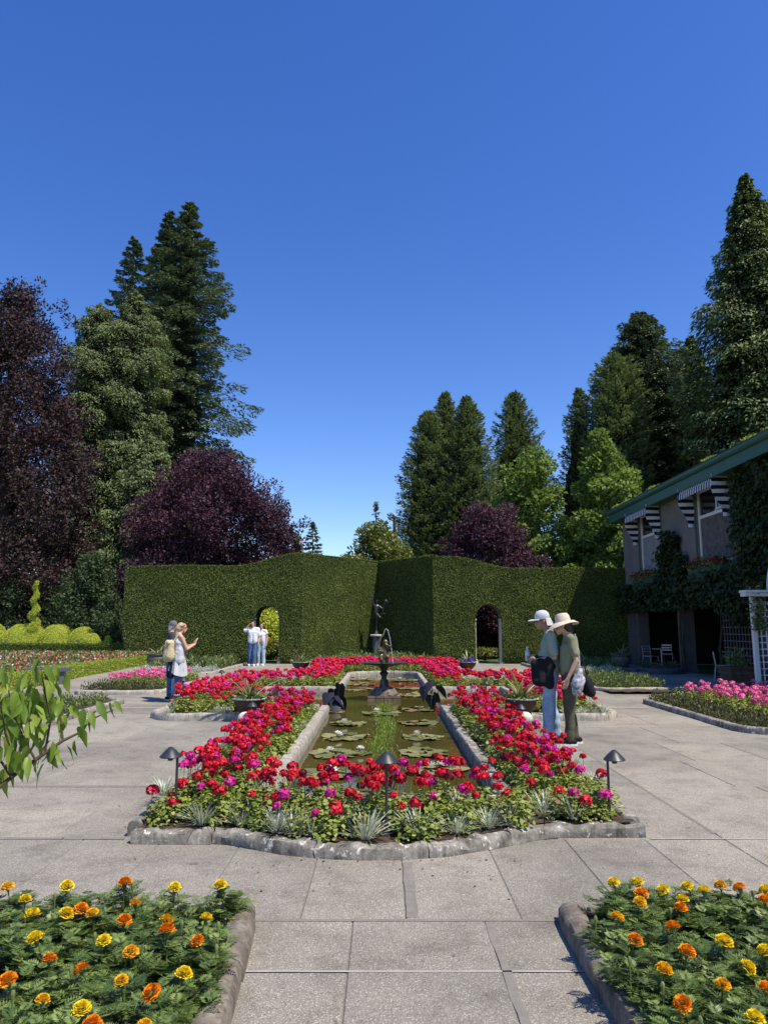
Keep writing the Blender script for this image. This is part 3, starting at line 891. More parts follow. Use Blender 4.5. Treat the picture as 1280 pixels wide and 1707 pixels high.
# stone lining in the right-hand arch, a darker one in the left
def arch_surround(name, label, a, b, sp, tp, mat, t=0.10, y0=31.93, depth=0.5):
    root = thing(name, label, "archway", ((a + b) / 2, y0, 0))
    w = (b - a) / 2
    for sx in (-1, 1):
        mb = MB()
        x = sx * (w - t / 2)
        mb.box((x, depth / 2, sp / 2), (t, depth, sp))
        mb.box((x, depth / 2, 0.09), (t + 0.10, depth + 0.08, 0.18), taper=0.8)
        mb.build("post", mat, root)
        MB().box((x, depth / 2, sp + 0.03), (t + 0.05, depth + 0.05, 0.06)).build("capital", mat, root)
    V, F = [], []
    nn = 16
    for i in range(nn + 1):
        th = PI * i / nn
        for (rr, yy) in ((0, 0), (t, 0), (t, depth), (0, depth)):
            V.append(((w - rr) * math.cos(th), yy, sp + 0.062 + (tp - sp - rr) * math.sin(th)))
    for i in range(nn):
        for k in range(4):
            F.append((i * 4 + k, i * 4 + (k + 1) % 4, (i + 1) * 4 + (k + 1) % 4, (i + 1) * 4 + k))
    MB().add(V, F).build("arch_ring", "wood_grey", root, smooth=True)
    return root
arch_surround("stone_archway", "pale stone arch posts in the right hedge opening", 3.90, 5.08, 1.84, 2.52, "pale_stone", 0.07, 32.22)
arch_surround("stone_archway", "dark slim arch frame in the left hedge opening", -5.57, -4.48, 1.88, 2.45, "wood_grey", 0.04, 32.12, 0.3)

# ------------------------------------------------------------------ vine-clad house on the right
WX = 10.45
house = thing("vine_clad_house", "two storey grey house with green eaves and dark ground floor arcade", "house", (WX, 26, 0))
def hloc(p): return (p[0] - WX, p[1] - 26, p[2])
Y0, Y1, ZT = 6.0, 32.1, 6.45
# upper wall with two (and one unseen) window openings, lower arcade with piers
WINS = [(27.75, 30.0, 3.55, 6.05), (22.1, 24.45, 3.55, 6.05), (16.0, 18.4, 3.55, 6.05)]
mb = MB()
ys = [Y1] + [v for w in WINS for v in (w[1], w[0])] + [Y0]
for i in range(0, len(ys), 2):
    mb.span(hloc((WX, ys[i + 1], 3.02)), hloc((WX + 0.3, ys[i], ZT)))
for (a, b, z0, z1) in WINS:
    mb.span(hloc((WX, a, 3.02)), hloc((WX + 0.3, b, z0)))
    mb.span(hloc((WX, a, z1)), hloc((WX + 0.3, b, ZT)))
mb.build("wall", "stucco", house)
MB().span(hloc((WX + 0.3, Y1 - 0.3, 0)), hloc((WX + 9, Y1, ZT))).build("end_wall", "interior_shade_dark", house)  # arcade shade painted on, in place of the stucco
MB().span(hloc((WX + 4.0, Y0, 0)), hloc((WX + 4.2, Y1 - 0.3, 3.0))).build("back_wall", "interior_shade_dark", house)
MB().span(hloc((WX + 0.3, Y0, 2.9)), hloc((WX + 9, Y1 - 0.3, 3.0))).build("arcade_ceiling", "interior_shade_dark", house)
MB().span(hloc((WX + 1.3, Y0, 3.02)), hloc((WX + 1.4, Y1 - 0.3, ZT - 0.02))).build("room_back_wall", "interior_shade_dark", house)
MB().span(hloc((WX, 31.14, 0)), hloc((WX + 0.3, Y1, 3.015))).build("corner_wall", "pier_stone", house)
for yc in (30.9, 26.4, 20.6, 14.5, 8.5):
    o = MB().box((0, 0, 1.1), (0.42, 0.42, 2.2)).box((0, 0, 2.25), (0.5, 0.5, 0.1)).box((0, 0, 0.06), (0.5, 0.5, 0.12)).build("pier", "pier_stone", house, hloc((WX + 0.22, yc, 0)))
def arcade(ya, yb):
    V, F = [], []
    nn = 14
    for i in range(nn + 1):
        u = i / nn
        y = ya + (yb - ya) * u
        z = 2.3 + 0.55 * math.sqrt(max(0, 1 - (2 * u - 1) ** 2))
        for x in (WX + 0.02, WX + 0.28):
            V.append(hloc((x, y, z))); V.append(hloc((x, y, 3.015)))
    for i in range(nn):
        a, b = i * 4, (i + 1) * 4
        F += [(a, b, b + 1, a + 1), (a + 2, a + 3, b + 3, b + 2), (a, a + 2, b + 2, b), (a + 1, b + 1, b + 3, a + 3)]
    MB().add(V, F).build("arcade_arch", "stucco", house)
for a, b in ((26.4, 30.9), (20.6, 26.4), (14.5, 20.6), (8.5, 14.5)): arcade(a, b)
# eaves, gutter and roof
EX, EZ = 9.87, 6.56
eav = MB()
eav.span(hloc((EX + 0.10, Y0, EZ - 0.46)), hloc((WX + 0.35, Y1 + 0.15, EZ - 0.40)))
eav.build("soffit", "green_paint", house)
MB().span(hloc((EX + 0.06, Y0, EZ - 0.50)), hloc((EX + 0.10, Y1 + 0.2, EZ - 0.14))).build("fascia", "green_paint", house)
MB().span(hloc((EX + 0.05, Y1 + 0.2, EZ - 0.50)), hloc((WX + 9, Y1 + 0.24, EZ - 0.14))).build("gable_board", "green_paint", house)
g = MB()
pr = [(0.0, 0.0), (0.0, -0.09), (0.035, -0.155), (0.10, -0.17), (0.10, -0.15), (0.05, -0.13), (0.02, -0.085), (0.02, 0.0)]
V = []
for yy in (Y0, Y1 + 0.22):
    for a, b in pr: V.append(hloc((EX - 0.04 + a, yy, EZ + b)))
k = len(pr)
g.add(V, [(i, (i + 1) % k, k + (i + 1) % k, k + i) for i in range(k)] + [tuple(range(k)), tuple(range(2 * k - 1, k - 1, -1))])
g.build("gutter", "green_paint", house)
rf = MB()
V = [hloc(p) for p in ((EX + 0.0, Y0, EZ + 0.004), (EX + 0.0, Y1 + 0.3, EZ + 0.004), (EX + 6, Y1 + 0.3, EZ + 1.3), (EX + 6, Y0, EZ + 1.3),
                       (EX + 0.0, Y0, EZ + 0.06), (EX + 0.0, Y1 + 0.3, EZ + 0.06), (EX + 6, Y1 + 0.3, EZ + 1.36), (EX + 6, Y0, EZ + 1.36))]
rf.add(V, [(0, 1, 2, 3), (7, 6, 5, 4), (0, 4, 5, 1), (1, 5, 6, 2), (2, 6, 7, 3), (3, 7, 4, 0)])
roof = rf.build("roof", "roof_shingle", house)
# moss cushions along the roof edge
lbm = LB()
n = 5000
yy = RNG.uniform(18.5, Y1, n); yy = yy[np.array([noise.noise((v * 1.1, 0.3, 0)) for v in yy]) > 0.02]
n = len(yy)
P = np.stack([EX + RNG.uniform(0, 0.5, n), yy, EZ + 0.06 + RNG.uniform(0, 0.05, n)], 1) - np.array([WX, 26, 0])
P[:, 2] += (P[:, 0] + WX - EX) * 0.21
lbm.quads(P, unit(rdir(RNG, n) + np.array([0, 0, 0.8])), rdir(RNG, n), 0.07, 0.04, RNG.random(n))
link("moss", lbm.mesh("moss", "leaf_box"), roof)["kind"] = "stuff"
# windows
for wi, (a, b, z0, z1) in enumerate(WINS):
    wroot = MB()
    fx = WX + 0.06
    t = 0.085
    for (p, q) in (((fx, a, z0), (fx + 0.09, a + t, z1)), ((fx, b - t, z0), (fx + 0.09, b, z1)), ((fx, a + t, z1 - t), (fx + 0.09, b - t, z1)), ((fx, a + t, z0), (fx + 0.09, b - t, z0 + t))):
        wroot.span(hloc(p), hloc(q))
    zm = z0 + 1.55
    wroot.span(hloc((fx - 0.02, a + t, zm)), hloc((fx + 0.09, b - t, zm + 0.10)))
    win = wroot.build("window", "white_paint", house)
    MB().span(hloc((fx + 0.05, a + t, zm + 0.10)), hloc((fx + 0.06, b - t, z1 - t))).build("pane", "window_glass", win)
    # upper light: a white inner casement; lower light: vertical slat blind
    c = a + (b - a) * 0.42
    mbc = MB()
    for (p, q) in (((a + 0.35, zm + 0.14), (a + 0.42, z1 - 0.1)), ((c, zm + 0.14), (c + 0.07, z1 - 0.1)), ((a + 0.42, zm + 0.14), (c, zm + 0.20)), ((a + 0.42, z1 - 0.16), (c, z1 - 0.1))):
        mbc.span(hloc((fx + 0.02, p[0], p[1])), hloc((fx + 0.048, q[0], q[1])))
    mbc.build("casement", "white_paint", win)
    ns = 13
    for q in range(ns):
        ya = a + t + (b - a - 2 * t) * q / ns
        yb = a + t + (b - a - 2 * t) * (q + 0.9) / ns
        MB().span(hloc((fx + 0.03, ya, z0 + t + 0.002)), hloc((fx + 0.045, yb, zm - 0.002))).build("blind_slat", "grey_blind" if wi == 0 else "wood_grey", win)
    for yy in (a - 0.16, b + 0.02):
        MB().span(hloc((WX - 0.015, yy, z0 - 0.05)), hloc((WX + 0.02, yy + 0.14, z1))).build("shutter_board", "window_box_green", win)
    # awning: striped hood with hanging side wings
    if wi < 2:
        aw = thing("window_awning", ("striped black and white awning over the far upper window by the hedge" if wi == 0 else "striped black and white awning over the near upper window in the ivy"), "awning", (WX, (a + b) / 2, z1), 0, "striped window awnings")
        L = b - a + 0.2
        V, F = [], []
        n1, n2 = 26, 6
        for i in range(n1 + 1):
            y = -L / 2 + L * i / n1
            sag = 0.07 * math.cos(4 * PI * i / n1 * 3)
            for k in range(n2 + 1):
                u = k / n2
                V.append((-0.03 - 0.52 * math.sin(u * PI / 2), y, 0.22 - 0.42 * u ** 1.7 - (0.06 + 0.04 * abs(math.sin(i * PI / 2.0))) * (u > 0.99)))
        for i in range(n1):
            for k in range(n2):
                F.append((i * (n2 + 1) + k, (i + 1) * (n2 + 1) + k, (i + 1) * (n2 + 1) + k + 1, i * (n2 + 1) + k + 1))
        o = MB().add(V, F).build("hood", "awning_stripe_long", aw, smooth=True)
        for sy in (-1, 1):
            V, F = [], []
            nn = 12
            drop = 1.35
            for k in range(nn + 1):
                u = k / nn
                z = 0.14 - drop * u
                wdt = 0.52 * (1 - 0.62 * smooth01((u - 0.1) / 0.9))
                for j in range(4):
                    v = j / 3
                    x = -0.03 - wdt * v
                    zz = z - (0.0 if u < 0.01 else 0.0) - 0.30 * v * (1 if u > 0 else 0) * (1 - u)
                    V.append((x, sy * L / 2 + sy * 0.01 + 0.035 * math.sin(u * 9 + v * 5), zz))
            for k in range(nn):
                for j in range(3):
                    F.append((k * 4 + j, k * 4 + j + 1, (k + 1) * 4 + j + 1, (k + 1) * 4 + j))
            MB().add(V, F).build("side_wing", "awning_stripe_side", aw, smooth=True)
        # window box
        bx = thing("window_box", ("dark green planter box under the far upper window" if wi == 0 else "dark green planter box under the near upper window"), "planter", (WX - 0.2, (a + b) / 2, z0 - 0.55), 0, "window boxes")
        mb = MB()
        Lb = b - a
        mb.span((-0.2, -Lb / 2, 0), (0.18, Lb / 2, 0.04)); mb.span((-0.2, -Lb / 2, 0.04), (-0.165, Lb / 2, 0.42)); mb.span((0.145, -Lb / 2, 0.04), (0.18, Lb / 2, 0.42))
        mb.span((-0.165, -Lb / 2, 0.04), (0.145, -Lb / 2 + 0.035, 0.42)); mb.span((-0.165, Lb / 2 - 0.035, 0.04), (0.145, Lb / 2, 0.42))
        mb.build("box", "window_box_green", bx)
        lbx = LB(); n = 1500
        P = np.stack([RNG.normal(-0.02, 0.14, n), RNG.uniform(-Lb / 2, Lb / 2, n), 0.38 + np.abs(RNG.normal(0, 0.13, n))], 1)
        lbx.quads(P, unit(rdir(RNG, n) + np.array([-0.3, 0, 0.3])), rdir(RNG, n), 0.09, 0.06, RNG.random(n))
        link("foliage", lbx.mesh("box_foliage", "leaf_bedding"), bx)
        lbx = LB(); n = 320
        P = np.stack([RNG.normal(-0.08, 0.13, n), RNG.uniform(-Lb / 2, Lb / 2, n), 0.50 + np.abs(RNG.normal(0, 0.09, n))], 1)
        Vv, Fv = discs(RNG, P, rdir(RNG, n) + np.array([-0.5, 0, 0.4]), 0.045, 5)
        lbx.add(Vv, Fv, RNG.random(n))
        link("blossoms", lbx.mesh("box_blossoms", "petal_faded" if wi else "petal_faded"), bx)["kind"] = "stuff"

# climbing vines on the wall
def vine(name, label, ya, yb, z0, z1, n, thick=0.35, shape=None, x=WX):
    rng = np.random.default_rng(int(ya * 10))
    root = thing(name, label, "vine", (x, (ya + yb) / 2, 0), 0, "climbers on the house wall")
    Y = rng.uniform(ya, yb, n); Z = rng.uniform(z0, z1, n)
    keep = np.ones(n, bool)
    if shape is not None: keep = shape(Y, Z)
    dens = np.array([noise.noise((y * 1.3, z * 1.3, 5.0)) for y, z in zip(Y, Z)])
    keep &= (dens > -0.42)
    Y, Z, dens = Y[keep], Z[keep], dens[keep]; n = len(Y)
    X = -0.02 - np.abs(rng.normal(0, thick * 0.45, n)) - np.maximum(0, dens) * thick * 1.3
    lbv = LB()
    D = unit(np.stack([rng.normal(-0.4, 0.35, n), rng.normal(0, 0.5, n), rng.normal(-0.7, 0.4, n)], 1))
    lbv.quads(np.stack([X, Y - (ya + yb) / 2, Z], 1), D, unit(np.stack([-np.ones(n), rng.normal(0, 0.5, n), rng.normal(0.3, 0.5, n)], 1)), rng.uniform(0.09, 0.19, n), rng.uniform(0.07, 0.14, n), np.clip(rng.normal(0.5, 0.25, n), 0, 1), 0.08)
    link("foliage", lbv.mesh(name, "leaf_ivy"), root)
    st = MB()
    y = 0.0
    st.tube([(-0.06, y * 0.9, 0.0), (-0.07, y + 0.1, z1 * 0.3), (-0.06, y - 0.08, z1 * 0.5), (-0.03, y, z1 * 0.7)], [0.045, 0.04, 0.03, 0.01], 6)
    st.build("stem", "bark", root)
vine("climbing_vine", "dark vine covering the house wall below the upper windows", 20.0, 32.0, 2.2, 3.3, 9000, 0.45)
vine("climbing_vine", "dark vine climbing the wall between the two upper windows", 24.6, 27.7, 2.6, 5.0, 6000, 0.35, lambda Y, Z: np.abs(Y - 26.3) < 1.35 * np.clip((5.15 - Z) / 1.7, 0.0, 1.0) ** 0.7)
vine("climbing_vine", "thick dark vine covering the near end of the house wall", 14.5, 21.5, 2.2, 6.1, 19000, 0.28)
vine("climbing_vine", "hanging vine over the dark arcade opening", 20.6, 25.6, 1.6, 2.9, 4200, 0.6, lambda Y, Z: Z > 2.5 - 0.9 * np.clip((23.0 - Y) / 2, 0, 1))
# ------------------------------------------------------------------ trees
def trunk(root, h, r, lean=(0, 0), limbs=(), mat="bark"):
    mb = MB()
    pts = [(lean[0] * t, lean[1] * t, h * t) for t in np.linspace(0, 1, 6)]
    rs = [r * (1.25 if i == 0 else 1.0 - 0.9 * i / 5.0) for i in range(6)]
    mb.tube(pts, rs, 9)
    t_o = mb.build("trunk", mat, root, smooth=True)
    if limbs:
        lm = MB()
        for a, b, rr in limbs:
            a, b = Vector(a), Vector(b)
            mid = (a + b) / 2 + Vector((0, 0, -0.08 * (b - a).length))
            lm.tube([a, mid, b], [rr, rr * 0.65, rr * 0.2], 5)
        lm.build("limbs", mat, t_o)["kind"] = "stuff"
    return t_o

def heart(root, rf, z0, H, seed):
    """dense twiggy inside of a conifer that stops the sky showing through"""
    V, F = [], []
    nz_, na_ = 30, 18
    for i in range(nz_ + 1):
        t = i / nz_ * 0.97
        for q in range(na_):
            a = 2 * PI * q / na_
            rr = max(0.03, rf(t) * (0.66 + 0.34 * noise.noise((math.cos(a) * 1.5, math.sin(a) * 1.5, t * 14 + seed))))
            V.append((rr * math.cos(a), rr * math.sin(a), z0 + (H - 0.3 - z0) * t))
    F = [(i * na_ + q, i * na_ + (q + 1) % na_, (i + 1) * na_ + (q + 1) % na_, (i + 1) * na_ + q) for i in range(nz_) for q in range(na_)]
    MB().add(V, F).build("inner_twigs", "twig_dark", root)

def fir(label, px, py, Y, halfw_px, mat="leaf_fir", seed=1, base_frac=0.05, nbr=150, power=0.85, lseg=230, name="fir_tree", droop=0.28, dens_top=1.0, leafL=0.42, group="conifers beyond the hedge", ragged=0.3, sat=0.4, hang=0.25, hangz=1.0, core=0.0, bw=0.26, tipup=0.16):
    """spire with separate drooping branches carrying flat sprays"""
    rng = np.random.default_rng(seed)
    top = at(px, py, Y)
    H = top.z
    R = halfw_px / F_PX * Y
    root = thing(name, label, "tree", (top.x, Y, 0), 0, group)
    trunk(root, H * 0.985, 0.011 * H + 0.1)
    lbt = LB()
    limb = MB()
    ga = 2.399963
    for i in range(nbr):
        u = (i + rng.random()) / nbr
        hf = base_frac + (1 - base_frac) * (u ** 0.9)
        z0 = H * hf
        Lb = R * min(1.0, ((1 - hf) / sat) ** power) * rng.uniform(1 - ragged, 1 + ragged * 0.55) + 0.06
        az = i * ga + rng.normal(0, 0.25)
        dxy = np.array([math.cos(az), math.sin(az), 0.0])
        side = np.array([-math.sin(az), math.cos(az), 0.0])
        n = int(lseg * (0.25 + Lb / R))
        s = rng.random(n) ** 0.62
        rise = 0.18 * (hf - 0.35)
        # branch droops, tip turns up a little
        zc = Lb * (rise * 2.2 * s - droop * s ** 1.4 + tipup * s ** 3)
        wv_ = bw * Lb * np.sin(np.clip(s, 0.05, 1) * PI * 0.85) * rng.uniform(-1, 1, n)
        P = np.array([0, 0, z0]) + dxy * (s * Lb)[:, None] + side * wv_[:, None]
        P[:, 2] += zc - np.abs(wv_) * 0.25 - np.abs(rng.normal(0, 0.10 * hangz, n)) * (0.4 + Lb * 0.12)
        D = unit(dxy * 0.75 + side * (np.sign(wv_) * 0.65)[:, None] + rdir(rng, n) * 0.45 + np.array([0, 0, -hang]))
        Nn = unit(np.array([0, 0, 1.0]) + rdir(rng, n) * 0.55)
        L = leafL * rng.uniform(0.6, 1.25, n)
        lbt.quads(P, D, Nn, L, L * rng.uniform(0.28, 0.5, n), np.clip(rng.normal(0.45, 0.22, n) + 0.25 * (s - 0.5), 0, 1), 0.05)
        if i % 2 == 0:
            tip = Vector((0, 0, z0)) + Vector(dxy) * Lb * 0.85 + Vector((0, 0, Lb * (rise * 1.9 - droop * 0.8 + 0.1)))
            limb.tube([(0, 0, z0), tuple((Vector((0, 0, z0)) + tip) / 2 + Vector((0, 0, 0.05 * Lb))), tuple(tip)], [0.05, 0.035, 0.012], 4)
    n = 260   # leader
    zz = rng.random(n)
    P = np.stack([rng.normal(0, 0.05, n), rng.normal(0, 0.05, n), H * (0.94 + 0.06 * zz)], 1)
    lbt.quads(P, unit(rdir(rng, n) + np.array([0, 0, 0.9])), rdir(rng, n), leafL * 0.7, leafL * 0.25, rng.random(n))
    cr = link("crown", lbt.mesh(name, mat), root)
    limb.build("branches", "bark", cr)["kind"] = "stuff"
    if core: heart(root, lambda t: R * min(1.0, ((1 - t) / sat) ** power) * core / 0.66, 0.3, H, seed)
    return root

def clumped(label, centers, radii, per, leaf, mat, loc, name, cat="tree", seed=1, droop=0.0, flat=1.0, aspect=0.6, H=None, trunk_r=0.25, outward=0.6, up=0.1, shell=0.45, group=None, tr=True, parent_cr="crown"):
    """crown of many leaf clumps (centres relative to loc)"""
    rng = np.random.default_rng(seed)
    root = thing(name, label, cat, loc, 0, group)
    C = np.asarray(centers, float); Rr = np.asarray(radii, float)
    lbt = LB()
    for c, r in zip(C, Rr):
        n = max(20, int(per * (r / Rr.mean()) ** 2))
        d = rdir(rng, n)
        rad = r * (shell + (1 - shell) * rng.random(n) ** 0.6) * rng.uniform(0.85, 1.10, n)
        off = d * rad[:, None] * np.array([1, 1, flat])
        P = c + off
        D = unit(d * outward + rdir(rng, n) * 0.7 + np.array([0, 0, up - droop]))
        Nn = unit(d + np.array([0, 0, 0.45]) + rdir(rng, n) * 0.5)
        L = leaf * rng.uniform(0.55, 1.3, n)
        lbt.quads(P, D, Nn, L, L * aspect * rng.uniform(0.7, 1.2, n), np.clip(rng.normal(0.45, 0.11, n) + 0.16 * rng.normal(), 0, 1), 0.06)
    link(parent_cr, lbt.mesh(name, mat), root)
    if tr:
        Hh = H or C[:, 2].max() * 0.8
        limbs = []
        for k in rng.permutation(len(C))[:min(16, len(C))]:
            z = min(Hh * 0.9, max(0.2 * Hh, C[k, 2] * rng.uniform(0.4, 0.7)))
            limbs.append(((0, 0, z), tuple(C[k]), trunk_r * 0.35))
        trunk(root, Hh, trunk_r, limbs=limbs)
    return root

def crown_points(rng, n, rfun, z0, z1, shell=(0.55, 1.0), squash=(1, 1)):
    """clump centres spread through a body of revolution with radius rfun(t)"""
    out = []
    rmax = max(rfun(q / 10) for q in range(11))
    while len(out) < n:
        t = rng.random()
        R = rfun(t)
        if rng.random() > R / rmax + 0.12: continue
        a = rng.random() * 2 * PI
        k = rng.uniform(*shell)
        out.append((R * k * math.cos(a) * squash[0], R * k * math.sin(a) * squash[1], z0 + (z1 - z0) * t))
    return np.array(out)

def spire(label, px, py, Y, halfw_px, mat, seed, n=230, per=110, leaf=0.34, clump=0.75, power=0.8, z0=0.3, name="cypress_tree", droop=0.0, up=0.75, aspect=0.38, group="conifers beyond the hedge", belly=0.12, ragged=0.16, sat=0.5):
    """dense columnar conifer: upright leaf sprays in overlapping clumps over a cone"""
    rng = np.random.default_rng(seed)
    top = at(px, py, Y); H = top.z; R = halfw_px / F_PX * Y
    def rf(t):
        return R * min(1.0, (t + belly) / (belly * 2.2)) ** 0.5 * min(1.0, ((1 - t) / sat) ** power) + 0.10
    C = crown_points(rng, n, rf, z0, H - 0.3, (0.62, 0.98))
    tt = (C[:, 2] - z0) / (H - z0)
    C[:, :2] *= (1 + rng.normal(0, ragged, len(C)))[:, None] * np.where(tt > 0.9, 0.8, 1)[:, None]
    rad = clump * (0.45 + 0.6 * np.minimum(1, (1 - tt) / 0.5)) * rng.uniform(0.7, 1.25, len(C)) * (R / 4.0) ** 0.5
    C2 = np.concatenate([C, [[0, 0, H - 0.5], [0, 0, H - 1.1], [0.1, 0, H - 1.7]]]); rad = np.concatenate([rad, [0.16, 0.28, 0.4]])
    # solid-ish heart of the tree: inner clumps
    inner = crown_points(rng, n // 4, lambda t: rf(t) * 0.6, z0, H * 0.93, (0.1, 0.9))
    C2 = np.concatenate([C2, inner]); rad = np.concatenate([rad, np.full(len(inner), clump * 0.8)])
    tree_ = clumped(label, C2, rad, per, leaf, mat, (top.x, Y, 0), name, seed=seed, droop=droop, flat=1.75, aspect=aspect, H=H * 0.93, trunk_r=0.012 * H + 0.12, outward=0.55, up=up, group=group, shell=0.62)
    heart(tree_, rf, z0, H, seed)
    return tree_

fir("dark fir standing tallest of the left trees, wide drooping branches", 317, 338, 60, 118, seed=4, nbr=250, lseg=330, droop=0.40, power=0.75, ragged=0.44, base_frac=0.12, leafL=0.36, sat=0.42, hangz=2.0, core=0.22)
fir("narrow fir just left of the tallest fir, slightly lighter tip", 284, 352, 63, 80, seed=9, nbr=240, lseg=280, droop=0.3, power=0.75, leafL=0.34, sat=0.4, core=0.3)
fir("shorter pointed fir behind the pale cypress at left", 225, 396, 66, 82, seed=14, nbr=220, lseg=260, droop=0.22, power=0.8, leafL=0.34, sat=0.42)
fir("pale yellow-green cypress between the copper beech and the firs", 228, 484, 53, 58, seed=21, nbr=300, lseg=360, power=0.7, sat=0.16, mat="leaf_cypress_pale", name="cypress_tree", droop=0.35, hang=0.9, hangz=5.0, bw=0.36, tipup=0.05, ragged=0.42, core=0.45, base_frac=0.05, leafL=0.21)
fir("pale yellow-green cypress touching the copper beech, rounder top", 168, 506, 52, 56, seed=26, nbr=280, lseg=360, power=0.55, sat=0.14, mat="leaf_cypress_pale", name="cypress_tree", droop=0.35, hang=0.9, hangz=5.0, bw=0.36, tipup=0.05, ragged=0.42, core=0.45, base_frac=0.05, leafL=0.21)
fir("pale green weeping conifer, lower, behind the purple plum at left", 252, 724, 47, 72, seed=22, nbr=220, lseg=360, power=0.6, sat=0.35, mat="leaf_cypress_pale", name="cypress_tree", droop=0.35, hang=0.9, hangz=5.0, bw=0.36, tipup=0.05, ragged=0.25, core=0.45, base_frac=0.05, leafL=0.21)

# copper beech
rng = np.random.default_rng(31)
bt = at(60, 474, 43)
def beech_r(t): return 6.1 * min(1, (t + 0.10) / 0.26) ** 0.55 * (1 - 0.93 * t ** 2.3) ** 0.75 * (1 - 0.30 * t)
C = crown_points(rng, 430, beech_r, 1.6, bt.z - 0.9, (0.55, 1.02), (1.0, 0.9))
C[:, :2] += rng.normal(0, 0.35, (len(C), 2))
spikes = np.array([[1.15, 0, bt.z - 0.1], [0.95, 0.2, bt.z - 0.9], [-0.6, 0, bt.z - 0.5], [-2.1, 0.3, bt.z - 2.0], [2.4, 0.3, bt.z - 1.3], [1.5, 0.1, bt.z - 1.6], [-1.0, 0, bt.z - 1.4], [3.2, 0, bt.z - 2.4], [-3.0, 0, bt.z - 3.2], [0.3, 0, bt.z - 1.2]])
C = np.concatenate([C, spikes])
rad = np.concatenate([rng.uniform(0.55, 1.15, 430), np.full(len(spikes), 0.45)])
clumped("dark copper beech filling the left edge, blackish purple leaves", C, rad, 260, 0.19, "leaf_beech", (bt.x - 0.9, 43, 0), "copper_beech", seed=32, flat=1.1, aspect=0.62, trunk_r=0.5, H=bt.z * 0.9, up=0.35)

# purple plums
def dome(label, x0, x1, ytop, ybase, Y, mat, seed, n, per, leaf, clump, name, cat="tree", flat=1.0, depth=0.8, power=2.2, aspect=0.62, up=0.25, group=None, shift=0.0, tr=0.16, z0=0.4):
    rng = np.random.default_rng(seed)
    tp = at((x0 + x1) / 2, ytop, Y)
    R = (x1 - x0) / 2 / F_PX * Y
    def rf(t): return R * (1 - abs(t) ** power) ** 0.5 * min(1, 0.72 + t * 1.2)
    C = crown_points(rng, n, rf, z0 + clump * 0.6, tp.z - clump * 0.6, (0.35, 0.93), (1, depth))
    C[:, 0] += shift * R * (C[:, 2] / tp.z)
    return clumped(label, C, rng.uniform(0.7, 1.3, n) * clump, per, leaf, mat, (tp.x, Y, 0), name, cat, seed=seed, flat=flat, aspect=aspect, H=tp.z * 0.75, trunk_r=tr, up=up, group=group)
dome("large purple-leaved plum tree showing above the left hedge", 186, 514, 754, 940, 40, "leaf_plum", 41, 380, 290, 0.15, 0.72, "purple_plum_tree", power=4.0, shift=0.06)
dome("purple-leaved plum tree showing above the right hedge", 712, 912, 834, 940, 39, "leaf_plum", 42, 210, 260, 0.14, 0.52, "purple_plum_tree", power=2.8, shift=0.08)
clumped("twiggy purple plum branch sticking out above the left hedge", np.array([[0, 0, 6.3], [0.45, 0, 6.7], [0.9, 0.1, 7.1], [0.2, 0, 5.6], [0.7, 0, 5.9]]), [0.4, 0.35, 0.3, 0.45, 0.35], 130, 0.16, "leaf_plum", (at(480, 860, 39).x, 39, 0), "purple_plum_sapling", seed=43, trunk_r=0.06, H=5.6)

# centre: bushes over the hedge, small far conifers
dome("golden green bush peeping over the hedge centre", 540, 706, 868, 930, 41, "leaf_golden_bush", 51, 110, 170, 0.2, 0.5, "golden_bush", "shrub", power=1.7, tr=0.1)
fir("slender thin spire rising from the golden bush", 627, 838, 46, 9, seed=52, nbr=60, lseg=26, name="slim_conifer", leafL=0.2)
fir("tiny distant conifer beside the left purple plum", 522, 872, 90, 20, seed=53, nbr=80, lseg=60, leafL=0.5, name="distant_conifer")
spire("small pale conifer left of the tiny distant one", 494, 884, 62, 18, "leaf_cypress_pale", 54, n=40, per=60, leaf=0.3, clump=0.6, name="distant_conifer")
spire("grey green slender tree beside the leaning pole", 690, 862, 60, 24, "leaf_cypress_pale", 55, n=40, per=60, leaf=0.3, clump=0.7, name="slender_tree")
pp = at(657, 862, 50)
po = thing("leaning_pole", "thin dark leaning pole rising behind the hedge centre", "pole", (pp.x + 0.3, 50, 0))
MB().tube([(0, 0, 0), (-0.3, 0, pp.z)], 0.11, 8).build("shaft", "bark", po)
MB().box((-0.3, 0, pp.z), (0.25, 0.25, 0.12)).build("cap", "bark", po)

# right-hand trees
fir("dark cypress at the left of the right-hand group", 714, 688, 56, 58, seed=61, mat="leaf_cypress", name="cypress_tree", nbr=300, lseg=170, power=0.6, droop=-0.30, hang=-0.35, hangz=2.2, bw=0.34, tipup=0.10, ragged=0.3, leafL=0.27, sat=0.50, core=0.55, base_frac=0.03)
fir("pointed dark cypress, second from the left in the right-hand group", 742, 655, 59, 60, seed=62, mat="leaf_cypress", name="cypress_tree", nbr=300, lseg=170, power=0.72, droop=-0.30, hang=-0.35, hangz=2.2, bw=0.34, tipup=0.10, ragged=0.28, leafL=0.27, sat=0.55, core=0.55, base_frac=0.03)
fir("pointed dark cypress, third from the left in the right-hand group", 778, 663, 55, 66, seed=63, mat="leaf_cypress", name="cypress_tree", nbr=320, lseg=170, power=0.68, droop=-0.30, hang=-0.35, hangz=2.2, bw=0.34, tipup=0.10, ragged=0.28, leafL=0.27, sat=0.55, core=0.55, base_frac=0.03)
fir("broad pointed cypress standing behind the bright green maple", 857, 655, 60, 70, seed=64, mat="leaf_cypress", name="cypress_tree", nbr=320, lseg=170, power=0.68, droop=-0.30, hang=-0.35, hangz=2.2, bw=0.34, tipup=0.10, ragged=0.3, leafL=0.27, sat=0.50, core=0.55, base_frac=0.03)
